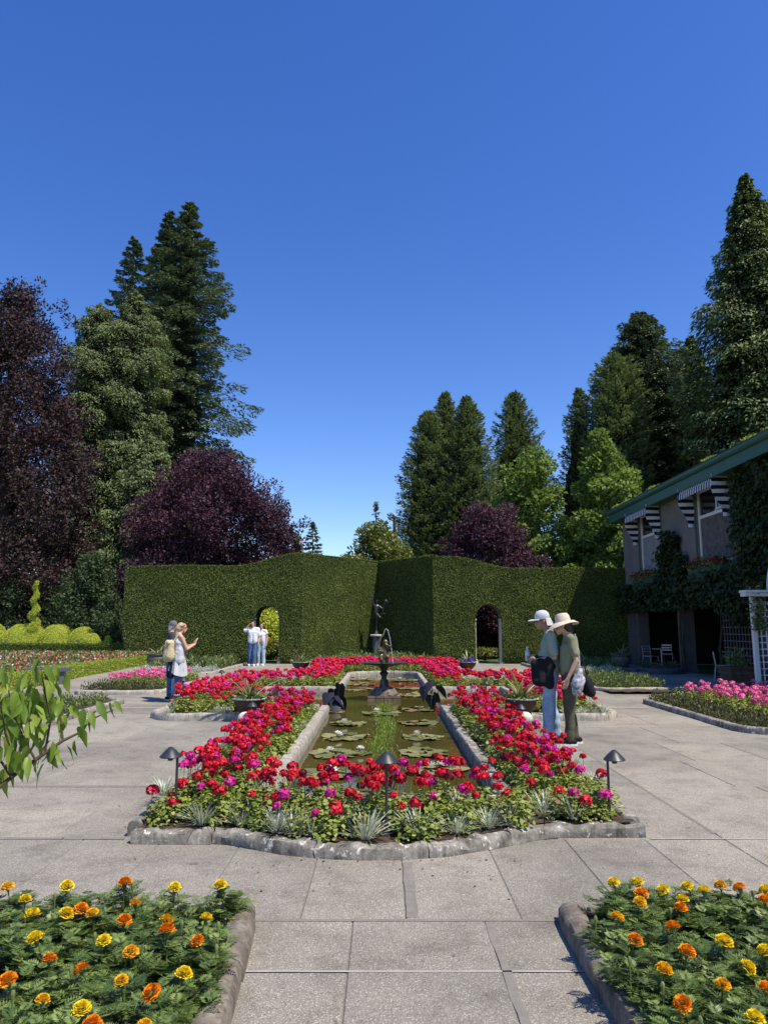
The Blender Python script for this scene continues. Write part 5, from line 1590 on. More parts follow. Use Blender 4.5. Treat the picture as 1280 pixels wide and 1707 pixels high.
right_m = [(1016, 1461, 'y'), (1051, 1457, 'y'), (1068, 1486, 'o'), (1066, 1500, 'g'), (1105, 1480, 'y'), (1145, 1474, 'y'), (1137, 1496, 'y'), (1134, 1509, 'o'), (1173, 1482, 'y'), (1200, 1473, 'g'), (1232, 1477, 'o'), (1275, 1481, 'y'), (1274, 1497, 'o'), (1028, 1526, 'g'), (1121, 1542, 'o'), (1058, 1563, 'o'), (1144, 1582, 'o'), (1206, 1566, 'y'), (1106, 1612, 'g'), (1275, 1582, 'y'), (1245, 1608, 'y'), (1204, 1637, 'g'), (1137, 1668, 'o'), (1257, 1692, 'y'), (1278, 1645, 'o')]
CN = {'y': "lemon yellow", 'g': "golden yellow", 'o': "orange"}
rng = np.random.default_rng(555)
taken = []
def near_desc(px, py, side):
    v = "at the back edge" if py < 1485 else ("in the middle" if py < 1600 else "near the front")
    h = {"lower left": ("at far left", "left of centre", "right of centre", "next to the kerb"), "lower right": ("next to the kerb", "left of centre", "right of centre", "at far right")}[side]
    i = int(np.clip((px if side == "lower left" else px - 1000) / (95 if side == "lower left" else 70), 0, 3))
    return f"{v} of the {side} bed, {h[i]}"
for lst, side in ((left_m, "lower left"), (right_m, "lower right")):
    for px, py, c in lst:
        zt = 0.25 + rng.uniform(-0.015, 0.015)
        p = gnd(px, py, zt)
        y = min(p.y, 4.16); x = p.x
        lab = f"{CN[c]} marigold {near_desc(px, py, side)}"
        g = thing("marigold", lab, "marigold", (x, y, 0.05), rng.uniform(0, 6.28), "marigolds in the two front beds")
        hs = (zt - 0.05) / 0.27
        link("foliage", MF[rng.integers(5)], g, scale=(rng.uniform(0.95, 1.15), rng.uniform(0.95, 1.15), hs))
        link("flower_head", MH[c][rng.integers(2)], g, (0, 0, zt - 0.05 - 0.012), (rng.normal(-0.05, 0.22), rng.normal(0, 0.22), rng.uniform(0, 6)), rng.uniform(0.84, 1.08) if c != 'g' else rng.uniform(0.74, 0.95))
        if rng.random() < 0.55:
            link("bud", BUD, g, (rng.normal(0, 0.06), rng.normal(0, 0.06), zt - 0.08))
        taken.append((x, y))
def fill_plants(x0, x1, y0, y1, step, side, keep):
    for (x, y) in bed_points([(x0, x1, y0, y1)], step, rng, 0.3):
        if not keep(x, y): continue
        if min(math.hypot(x - a, y - b) for a, b in taken) < 0.13: continue
        rw = "back row" if y > 3.9 else ("second row" if y > 3.6 else ("middle row" if y > 3.3 else "front row"))
        cl_ = "by the kerb" if abs(x) < 1.3 else ("a step from the kerb" if abs(x) < 1.7 else ("towards the picture edge" if abs(x) < 2.1 else "at the picture edge"))
        g = thing("marigold", f"flowerless marigold plant {cl_}, {rw} of the {side} bed", "marigold", (x, y, 0.05), rng.uniform(0, 6.28), "marigolds in the two front beds")
        s = rng.uniform(0.85, 1.1)
        link("foliage", MF[rng.integers(5)], g, scale=(s, s, rng.uniform(0.55, 0.9)))
fill_plants(-3.1, -1.06, 2.75, 4.16, 0.225, "lower left", lambda x, y: x > -0.62 * y)
fill_plants(1.22, 3.2, 2.75, 4.16, 0.225, "lower right", lambda x, y: x < 0.62 * y)

# ------------------------------------------------------------------ other bedding
def bedding_mesh(seed, mat, R=0.16, H=0.2, n=120, leaf=0.055, asp=0.45, up=0.6):
    rng = np.random.default_rng(seed)
    d = rdir(rng, n); d[:, 2] = np.abs(d[:, 2])
    P = d * np.array([R, R, H]) * rng.uniform(0.3, 1.0, (n, 1))
    lbg = LB()
    lbg.quads(P, unit(d * 0.6 + rdir(rng, n) * 0.6 + np.array([0, 0, up])), unit(d + rdir(rng, n) * 0.6), leaf * rng.uniform(0.7, 1.3, n), leaf * asp, rng.random(n), 0.05)
    return lbg.mesh("bedding_foliage", mat)
BG = [bedding_mesh(700 + i, "leaf_bedding") for i in range(3)]
BD = [bedding_mesh(710 + i, "leaf_dark_bedding", 0.17, 0.2, 130, 0.05) for i in range(3)]
BS = [bedding_mesh(720 + i, "leaf_silver", 0.15, 0.16, 110, 0.05, 0.35) for i in range(2)]
rng = np.random.default_rng(800)
def bedding(rects, step, label, cat, group, name, fol, heads=0, hp=None, hz=(0.22, 0.36), sc=1.0, keep=None):
    for (x, y) in bed_points(rects, step, rng, 0.3):
        if keep and not keep(x, y): continue
        if abs(x) > 0.55 * y + 0.3: continue
        g = thing(name, label, cat, (x, y, 0.06), rng.uniform(0, 6.28), group)
        s = sc * rng.uniform(0.85, 1.2)
        link("foliage", fol[rng.integers(len(fol))], g, scale=s)
        for _ in range(heads if rng.random() < 0.85 else 0):
            r, a = rng.uniform(0, 0.13), rng.uniform(0, 6.28)
            link("flower_head", hp[rng.integers(len(hp))], g, (r * math.cos(a), r * math.sin(a), rng.uniform(*hz)), (rng.normal(0, 0.25), rng.normal(0, 0.25), 0), rng.uniform(0.9, 1.3))
bedding([(5.95, 8.4, 12.0, 15.7)], 0.29, "pink flowered geranium in the right-hand pink bed", "geranium", "pink geraniums in the right bed", "pink_geranium", GF, 3, HP, (0.26, 0.42), 1.1)
bedding([(5.5, 5.95, 11.4, 15.8), (5.95, 6.6, 11.35, 12.0)], 0.21, "low olive green edging plant of the right-hand pink bed", "edging plant", "edging plants of the right bed", "edging_plant", BD, 0, None, sc=0.95)
bedding([(-7.0, -5.5, 18.7, 22.4)], 0.32, "pink flowered geranium in the left-hand pink bed", "geranium", "pink geraniums in the left bed", "pink_geranium", GF, 3, HP, (0.22, 0.34), 1.05)
bedding([(-7.1, -5.4, 17.85, 18.6)], 0.24, "low olive green edging plant of the left-hand pink bed", "edging plant", "edging plants of the left pink bed", "edging_plant", BD, 0, None, sc=1.05)
bedding([(5.4, 6.95, 18.65, 22.4)], 0.28, "pale green leafy plant in the plain bed at right", "bedding plant", "leafy plants of the right green bed", "bushy_plant", BG, 0, None, sc=1.25)
bedding([(-8.4, -5.55, 11.4, 15.8)], 0.34, "small green leafy plant in the bed behind the foreground branch", "bedding plant", "leafy plants of the left bed", "leafy_plant", BG, 0, None, sc=0.85)
bedding([(-8.4, -5.85, 24.9, 26.6)], 0.30, "silvery plant edging the bed before the left hedge", "bedding plant", "silver plants before the left hedge", "silver_plant", BS, 0, None, sc=1.0)
bedding([(-8.4, -5.9, 26.8, 30.9)], 0.42, "green leafy plant in the bed before the left hedge", "bedding plant", "green plants before the left hedge", "border_plant", BG, 0, None, sc=1.8)
bedding([(5.85, 8.0, 24.9, 26.6)], 0.30, "silvery plant edging the bed before the right hedge", "bedding plant", "silver plants before the right hedge", "silver_plant", BS, 0, None, sc=1.0)
bedding([(5.9, 8.4, 26.8, 30.9)], 0.42, "green leafy plant in the bed before the right hedge", "bedding plant", "green plants before the right hedge", "border_plant", BG, 0, None, sc=1.7)
bedding([(-2.6, -0.5, 27.9, 29.4), (0.5, 2.0, 27.9, 29.4), (-2.0, 1.2, 29.4, 32.2)], 0.42, "green plant in the hedge alcove before the statue", "bedding plant", "green plants in the hedge alcove", "alcove_plant", BG, 0, None, sc=2.0)
bedding([(-2.9, -2.2, 28.2, 30.2), (2.0, 2.6, 28.2, 30.2)], 0.36, "silvery plant at the mouth of the hedge alcove", "bedding plant", "silver plants at the alcove", "silver_plant", BS, 0, None, sc=1.3)

# ------------------------------------------------------------------ water lilies, taro, aquatic grass
def pad_mesh(seed):
    rng = np.random.default_rng(seed)
    n = 14
    a0 = 0.22
    V = [(0, 0, 0.002)]
    for k in range(n + 1):
        a = a0 + (2 * PI - 2 * a0) * k / n
        r = 1 + 0.04 * rng.normal()
        V.append((r * math.cos(a), r * math.sin(a), 0.05 * rng.random() + (0.10 if rng.random() < 0.15 else 0)))
    F = [(0, k + 1, k + 2) for k in range(n)]
    return MB().add(V, F).mesh("lily_pad", "leaf_pad", False, [float(np.clip(rng.normal(0.42, 0.12), 0, 1))] * n)
PADS = [pad_mesh(900 + i) for i in range(6)]
def lily_bloom():
    V, F = [], []
    for li, (nn, el, L) in enumerate(((9, 0.35, 1.0), (8, 0.8, 0.9), (6, 1.15, 0.75))):
        for k in range(nn):
            a = 2 * PI * (k + 0.5 * li) / nn
            o = Vector((math.cos(a), math.sin(a), 0)); s = Vector((-math.sin(a), math.cos(a), 0))
            d = o * math.cos(el) + Vector((0, 0, math.sin(el)))
            i = len(V); p = o * 0.08
            V += [p - s * 0.08, p + s * 0.08, p + d * L * 0.55 + s * 0.17, p + d * L, p + d * L * 0.55 - s * 0.17]
            F.append((i, i + 1, i + 2, i + 3, i + 4))
    return MB().add([tuple(v) for v in V], F).mesh("lily_bloom", "petal_white", False, [0.6] * len(F))
BLOOM = lily_bloom()
rng = np.random.default_rng(901)
lil = [(548, 1292, 86, 1, "with one white bloom, nearest on the left"), (556, 1259, 78, 1, "with a white bloom at its left"), (603, 1257, 34, 1, "small, with a white bloom, touching the aquatic grass"), (574, 1231, 74, 1, "reddish, third row on the left"), (579, 1208, 56, 1, "reddish, fourth row on the left"), (556, 1187, 36, 0, "in front of the left dark taro"), (636, 1191, 60, 1, "round the near foot of the fountain"), (728, 1287, 100, 2, "large, green, with a white bloom, nearest on the right"), (706, 1257, 78, 0, "greyish, second row on the right"), (705, 1231, 60, 1, "with a white bloom, third row on the right"), (698, 1207, 62, 0, "green, fourth row on the right"), (696, 1184, 58, 0, "beside the right dark taro"), (572, 1322, 84, 0, "half hidden behind the front geraniums at left"), (750, 1330, 74, 0, "half hidden behind the front geraniums at right"), (595, 1150, 60, 0, "green, beyond the fountain at left"), (598, 1142, 60, 0, "farther beyond the fountain at left"), (680, 1148, 60, 0, "beyond the fountain at right"), (690, 1160, 56, 0, "just right of the fountain"), (600, 1133, 50, 0, "far left by the pool end"), (672, 1135, 50, 1, "with a pale bloom, far right by the pool end")]
for px, py, w, nb, d in lil:
    c = gnd(px, py, WZ)
    R = w / 2 / F_PX * c.y * 0.98
    root = thing("water_lily", f"water lily patch {d}", "water lily", (c.x, c.y, WZ), 0, "water lilies on the pool")
    n_p = int(6 + 22 * R)
    for i in range(n_p):
        a = i * 2.399; rr = R * math.sqrt((i + 0.3) / n_p)
        s = rng.uniform(0.09, 0.14) * (1.0 if R > 0.2 else 0.75)
        rr = min(rr, R - s * 0.6)
        link("lily_pad", PADS[rng.integers(6)], root, (rr * math.cos(a), rr * math.sin(a) * 1.0, 0.004 + 0.0022 * i), (rng.normal(0, 0.06), rng.normal(0, 0.06), rng.uniform(0, 6.28)), (s, s, s * rng.uniform(0.6, 1.6)))
    for b in range(nb):
        link("lily_bloom", BLOOM, root, (R * rng.uniform(-0.35, 0.35), R * rng.uniform(-0.3, 0.3), 0.06), (rng.normal(0, 0.15), rng.normal(0, 0.15), rng.random()), 0.075 if w > 50 else 0.06)
# aquatic grass down the middle
n = 5200
rng = np.random.default_rng(902)
yy = rng.uniform(7.9, 15.6, n)
P = np.stack([rng.normal(0.0, 0.085, n) + 0.05 * np.sin(yy * 1.7), yy, np.full(n, WZ - 0.005)], 1)
lbq = LB()
dd = unit(np.stack([rng.normal(0, 0.5, n), rng.normal(0, 0.4, n), rng.uniform(0.4, 1.0, n)], 1))
L = rng.uniform(0.02, 0.06, n)
lbq.quads(P, dd, rdir(rng, n), L, rng.uniform(0.006, 0.011, n), rng.random(n))
tag(link("aquatic_grass", lbq.mesh("aquatic_grass", "leaf_reed")), "bright green feathery water plants down the pool's middle", "water plant", None, "stuff")

# black taro
def taro_leaf():
    V, F = [], []
    out = [(0.0, -0.04), (0.20, -0.16), (0.38, -0.10), (0.46, 0.12), (0.34, 0.35), (0.16, 0.72), (0.0, 1.0)]
    pts = [(x, y) for x, y in out] + [(-x, y) for x, y in out[-2:0:-1]]
    V = [(0, 0.15, 0.04)] + [(x, y, -0.35 * x * x - 0.12 * max(0, y) ** 2) for x, y in pts]
    F = [(0, 1 + k, 1 + (k + 1) % len(pts)) for k in range(len(pts))]
    return MB().add(V, F).mesh("taro_leaf", "leaf_taro", True, 0.5)
TL = taro_leaf()
rng = np.random.default_rng(903)
for s, lab in ((-1, "black-leaved taro plant in the pool, left of the fountain"), (1, "black-leaved taro plant in the pool, right of the fountain")):
    bx, by = s * 0.90, 14.05 if s < 0 else 14.2
    root = thing("black_taro", lab, "plant", (bx, by, WZ))
    for i in range(9 if s < 0 else 7):
        a = i * 2.4 + 0.6; h = rng.uniform(0.14, 0.52); r = rng.uniform(0.05, 0.22)
        tip = Vector((r * math.cos(a), r * math.sin(a), h))
        MB().tube([(0.02 * math.cos(a), 0.02 * math.sin(a), -0.01), tuple(tip * 0.6 + Vector((0, 0, 0.1 * h))), tuple(tip)], [0.011, 0.009, 0.007], 6).build("stalk", "bronze", root)
        # leaves hang, faces outward
        link("leaf", TL, root, tip, (-1.15 + rng.normal(0, 0.25), 0, math.atan2(math.sin(a), math.cos(a)) - PI / 2 + rng.normal(0, 0.3)), rng.uniform(0.20, 0.31))
# ------------------------------------------------------------------ path lamps
def make_lamp(h, off, label, loc, group):
    root = thing("path_lamp", label, "lamp", loc, 0, group)
    MB().tube([(0, 0, -0.05), (0, 0, h - 0.02)], 0.0105, 8).build("pole", "black_metal", root)
    hat = MB().lathe([(0.083, 0.0), (0.085, 0.006), (0.045, 0.050), (0.012, 0.078), (0.0, 0.080)], 20, (off, 0, h - 0.055), cap=False).lathe([(0.080, 0.001), (0.040, 0.045), (0.0, 0.05)], 20, (off, 0, h - 0.055), cap=False).build("shade", "black_metal", root, smooth=True)
    MB().lathe([(0.020, -0.03), (0.022, 0.0), (0.022, 0.03)], 10, (off, 0, h - 0.05)).build("socket", "black_metal", hat)
    if abs(off) > 0.01:
        MB().tube([(0, 0, h - 0.03), (off, 0, h - 0.02)], 0.008, 6).build("bracket", "black_metal", root)
    return root
def lamp_at(px, py, Y, h, off, label, z0=0.085):
    c = at(px, py, Y)
    make_lamp(max(h, c.z - z0), off, label, (c.x - off, Y, z0), "low garden path lamps")
lamp_at(285, 1250, 6.02, 0.3, -0.055, "black path lamp at the left front corner of the geranium bed")
lamp_at(644, 1258, 5.62, 0.3, 0.0, "black path lamp in the middle of the front geraniums")
lamp_at(1023, 1255, 6.08, 0.3, 0.055, "black path lamp at the right front corner of the geranium bed")
lamp_at(421, 1172, 12.3, 0.25, 0.0, "black path lamp in front of the large left bowl planter")
lamp_at(868, 1176, 12.0, 0.25, 0.0, "black path lamp in front of the large right bowl planter")
lamp_at(306, 1130, 13.9, 0.3, 0.0, "thin path lamp at the outer left arm of the geranium bed")
lamp_at(972, 1132, 14.0, 0.3, 0.0, "thin path lamp behind the woman's bags at right")
lamp_at(370, 1118, 19.6, 0.3, 0.0, "small path lamp behind the left arm of the bed")
lamp_at(464, 1146, 17.9, 0.2, 0.0, "low path lamp by the left side arm of the pool")
lamp_at(810, 1146, 17.9, 0.2, 0.0, "low path lamp by the right side arm of the pool")
lamp_at(10, 1071, 24.5, 0.3, 0.0, "path lamp in the carpet bed at the left edge", 0.0)
lamp_at(131, 1067, 26.5, 0.3, 0.0, "path lamp in the middle of the carpet bed", 0.0)
lamp_at(207, 1063, 30.6, 0.3, 0.0, "path lamp at the pointed end of the carpet bed", 0.0)

# ------------------------------------------------------------------ planters
YM = [tuft_mesh(1000 + i, 26, 0.46, 0.032, "leaf_blade", 1.15, 0.8, 0.35, 5, 0.04, "blade_leaves") for i in range(2)]
YP = [tuft_mesh(1010 + i, 9, 0.55, 0.035, "leaf_blade_pale", 0.8, 0.7, 0.3, 5, 0.04, "blade_leaves") for i in range(2)]
def bowl_pot(label, loc, R, Hh, mat, plant_scale, group=None, profile=None, pale=True, rim=None):
    root = thing("bowl_planter", label, "planter", loc, random.uniform(0, 6), group)
    pr = profile or [(0.42, 0.0), (0.46, 0.05), (0.44, 0.12), (0.62, 0.30), (0.86, 0.58), (0.97, 0.82), (1.0, 0.92), (1.08, 0.94), (1.08, 1.0), (0.96, 1.0), (0.92, 0.86)]
    MB().lathe([(r * R, z * Hh) for r, z in pr], 26).build("bowl", mat, root, smooth=True)
    MB().lathe([(0.93 * R, 0.88 * Hh), (0.5 * R, 0.92 * Hh), (0.0, 0.94 * Hh)], 18, cap=False).build("soil", "soil", root)
    if rim: MB().lathe([(1.09 * R, 0.95 * Hh), (1.10 * R, 1.01 * Hh), (0.98 * R, 1.015 * Hh)], 26, cap=False).build("rim", rim, root, smooth=True)
    link("blade_leaves", YM[0], root, (0, 0, 0.9 * Hh), scale=plant_scale)
    if pale: link("pale_blades", YP[0], root, (0, 0, 0.9 * Hh), (0, 0, 1.3), plant_scale * 1.15)
    lbx = LB(); n = 220
    a = RNG.uniform(0, 2 * PI, n)
    rr = R * np.sqrt(RNG.random(n)) * 1.05
    P = np.stack([rr * np.cos(a), rr * np.sin(a), 0.95 * Hh + RNG.random(n) * 0.07], 1)
    lbx.quads(P, unit(rdir(RNG, n) + np.stack([np.cos(a), np.sin(a), 0.3 + 0 * a], 1)), rdir(RNG, n), 0.07, 0.045, RNG.random(n))
    link("trailing_leaves", lbx.mesh("trailing", "leaf_bedding"), root)
    return root
for s, w in ((-1, "left"), (1, "right")):
    bx = POTS[0 if s < 0 else 1]
    bowl_pot(f"large brown bowl planter with spiky leaves at the {w} bed corner", (bx[0], bx[1], 0.05), 0.27, 0.33, "terracotta_dark", 1.2, "bowl planters at the bed corners", rim="pale_stone")
    st = thing("stone_block", f"pale stone block beside the {w} bowl planter", "stone", (bx[0] + s * -0.02, bx[1] - 0.42, 0.0), 0.2 * s)
    V = []
    mbs = MB().ball((0, 0, 0.09), (0.14, 0.12, 0.11), 10, 7)
    mbs.v = [(x + 0.012 * noise.noise((x * 20, y * 20, z * 20)), y, max(0.0, z)) for x, y, z in mbs.v]
    mbs.build("stone_body", "pale_stone", st, smooth=True)
    bowl_pot(f"dark bowl planter with grassy leaves beyond the pool on the {w}", (s * 2.75, 24.9, 0.12), 0.30, 0.30, "terracotta_dark", 0.95, "bowl planters beyond the pool", rim="pale_stone")
vi = LB()
for s in (1,):
    n = 26
    P = np.stack([RNG.normal(2.75, 0.12, n), RNG.normal(24.65, 0.08, n), RNG.uniform(0.42, 0.52, n)], 1)
    Vv, Fv = discs(RNG, P, rdir(RNG, n) + np.array([0, -0.6, 0.5]), 0.05, 5); vi.add(Vv, Fv, RNG.random(n))
tag(link("violet_flowers", vi.mesh("violet_flowers", "petal_purple")), "violet flowers in the bowl planter beyond the pool on the right", "flowers", None, "stuff")
cp = gnd(262, 1112)
POT_PR = [(0.62, 0.0), (0.66, 0.03), (0.92, 0.40), (0.98, 0.62), (0.88, 0.82), (0.84, 0.86), (1.0, 0.90), (1.02, 1.0), (0.88, 1.0), (0.82, 0.9)]
bowl_pot("round grey clay pot with spiky plant by the left hedge", (cp.x, cp.y, 0), 0.42, 0.52, "clay_grey", 1.0, profile=POT_PR)
cp = gnd(1040, 1112)
bowl_pot("shadowed clay pot with spiky plant at the right hedge end", (min(cp.x, 9.3), cp.y, 0), 0.40, 0.50, "clay_grey", 1.1, profile=POT_PR)
# wooden planter box in the shade at right
c = gnd(1243, 1146)
pb = thing("planter_box", "dark brown tapered planter in the shade by the white trellis", "planter", (c.x, c.y + 0.4, 0))
MB().box((0, 0, 0.24), (0.62, 0.62, 0.48), taper=1.22).build("box", "wood_brown", pb)
for zz in (0.12, 0.36):
    MB().box((0, 0, zz), (0.66 + zz * 0.25, 0.66 + zz * 0.25, 0.04)).build("band", "wood_grey", pb)
MB().box((0, 0, 0.495), (0.82, 0.82, 0.04)).build("rim", "wood_brown", pb)
link("foliage", BG[0], pb, (0, 0, 0.5), scale=(2.2, 2.2, 2.6)); link("blade_leaves", YM[1], pb, (0.1, 0, 0.5), scale=1.0)
# stone bench at left
c = gnd(72, 1142)
bn = thing("stone_bench", "dark grey stone slab bench behind the foreground branch", "bench", (c.x, c.y + 0.2, 0), 0.25)
MB().box((0, 0, 0.40), (1.15, 0.42, 0.09)).build("seat", "iron_grey", bn)
for s in (-1, 1): MB().box((s * 0.4, 0, 0.178), (0.14, 0.34, 0.352), taper=0.85).build("leg", "iron_grey", bn)

# ------------------------------------------------------------------ continuous bodies from tapered capsules
def capsule(mb, p0, r0, p1, r1, n=10):
    p0, p1 = Vector(p0), Vector(p1)
    d = p1 - p0
    L = d.length
    d = d.normalized() if L > 1e-6 else Vector((0, 0, 1))
    pts, rs = [], []
    for k in range(3):
        t = -PI / 2 * (1 - k / 3) * 0.96
        pts.append(p0 + d * r0 * math.sin(t)); rs.append(r0 * math.cos(t))
    pts.append(p0); rs.append(r0)
    pts.append(p1 if L > 1e-6 else p0 + d * 1e-4); rs.append(r1)
    for k in range(1, 4):
        t = PI / 2 * k / 3 * 0.96
        pts.append(p1 + d * r1 * math.sin(t)); rs.append(r1 * math.cos(t))
    mb.tube(pts, rs, n)
def blob(name, shapes, voxel, mat, parent, smooth=4, wrinkle=0.0, wscale=9.0):
    mb = MB()
    for s in shapes:
        if s[0] == 'c': capsule(mb, *s[1:5])
        elif s[0] == 'b': mb.box(*s[1:])
        else: mb.ball(s[1], s[2], 14, 10)
    me = bpy.data.meshes.new(name)
    me.from_pydata([tuple(p) for p in mb.v], [], mb.f)
    tmp = bpy.data.objects.new("tmp_shape", me)
    COL.objects.link(tmp)
    m = tmp.modifiers.new("r", 'REMESH'); m.mode = 'VOXEL'; m.voxel_size = voxel; m.use_smooth_shade = True
    if smooth:
        m2 = tmp.modifiers.new("s", 'SMOOTH'); m2.iterations = smooth; m2.factor = 0.5
    dg = bpy.context.evaluated_depsgraph_get()
    ev = tmp.evaluated_get(dg)
    out = bpy.data.meshes.new_from_object(ev)
    bpy.data.objects.remove(tmp)
    bpy.data.meshes.remove(me)
    out.name = name
    out.materials.clear()
    out.materials.append(MAT[mat])
    if wrinkle:
        nv = len(out.vertices); co = np.empty(nv * 3, np.float32); out.vertices.foreach_get("co", co); co = co.reshape(-1, 3)
        nr = np.empty(nv * 3, np.float32); out.vertices.foreach_get("normal", nr); nr = nr.reshape(-1, 3)
        w = np.array([noise.noise((p[0] * wscale, p[1] * wscale, p[2] * wscale * 0.55)) for p in co.astype(float)])
        w2 = np.array([abs(noise.noise((p[0] * wscale * 0.8 + 5, p[1] * wscale * 0.8, p[2] * wscale * 1.3))) for p in co.astype(float)])
        co += nr * ((w - 0.6 * (0.25 - w2)) * wrinkle)[:, None]
        out.vertices.foreach_set("co", co.ravel()); out.update()
    out.polygons.foreach_set("use_smooth", [True] * len(out.polygons))
    return link(name, out, parent)

def hand_shapes(w, d, pn, ts, curl=0.35, k=1.0):
    """palm, four jointed fingers of unequal length and a side thumb; w wrist, d pointing direction, pn palm normal, ts thumb side"""
    w, d, pn, ts = Vector(w), Vector(d).normalized(), Vector(pn).normalized(), Vector(ts).normalized()
    S = []
    for q in (-0.026, -0.009, 0.009, 0.026):
        S.append(('c', w + ts * q * 0.6 * k, 0.016 * k, w + d * 0.078 * k + ts * q * k, 0.0125 * k))
    for q, l in ((0.028, 0.066), (0.0095, 0.075), (-0.0095, 0.070), (-0.028, 0.054)):
        a = w + d * 0.082 * k + ts * q * k
        c1 = (d * math.cos(curl) + pn * math.sin(curl))
        b = a + c1 * l * 0.5 * k
        c2 = (d * math.cos(curl * 2.2) + pn * math.sin(curl * 2.2))
        e = b + c2 * l * 0.5 * k
        S += [('c', a, 0.0098 * k, b, 0.009 * k), ('c', b, 0.009 * k, e, 0.0075 * k)]
    t0 = w + d * 0.022 * k + ts * 0.026 * k
    t1 = t0 + (d * 0.55 + ts * 0.75 + pn * 0.25).normalized() * 0.036 * k
    t2 = t1 + (d * 0.85 + ts * 0.25 + pn * 0.4).normalized() * 0.028 * k
    S += [('c', t0, 0.013 * k, t1, 0.0105 * k), ('c', t1, 0.0105 * k, t2, 0.008 * k)]
    return S

def head_shapes(c, f, k=1.0):
    """skull, jaw, nose, brow, ears; c head centre, f facing direction"""
    c, f = Vector(c), Vector(f).normalized()
    u = Vector((0, 0, 1)); s = f.cross(u).normalized()
    S = [('c', c + u * 0.03 * k - f * 0.022 * k, 0.078 * k, c + u * 0.03 * k + f * 0.022 * k, 0.074 * k),
         ('c', c - u * 0.035 * k + f * 0.03 * k, 0.058 * k, c - u * 0.075 * k + f * 0.052 * k, 0.036 * k),
         ('c', c + u * 0.012 * k + f * 0.088 * k, 0.012 * k, c - u * 0.022 * k + f * 0.108 * k, 0.013 * k),
         ('c', c + u * 0.03 * k + f * 0.075 * k - s * 0.035 * k, 0.016 * k, c + u * 0.03 * k + f * 0.075 * k + s * 0.035 * k, 0.016 * k),
         ('c', c - u * 0.052 * k + f * 0.085 * k - s * 0.016 * k, 0.011 * k, c - u * 0.052 * k + f * 0.085 * k + s * 0.016 * k, 0.011 * k)]
    for q in (-1, 1):
        S.append(('c', c + s * q * 0.074 * k + u * 0.012 * k - f * 0.005 * k, 0.014 * k, c + s * q * 0.072 * k - u * 0.022 * k - f * 0.002 * k, 0.012 * k))
    return S, s

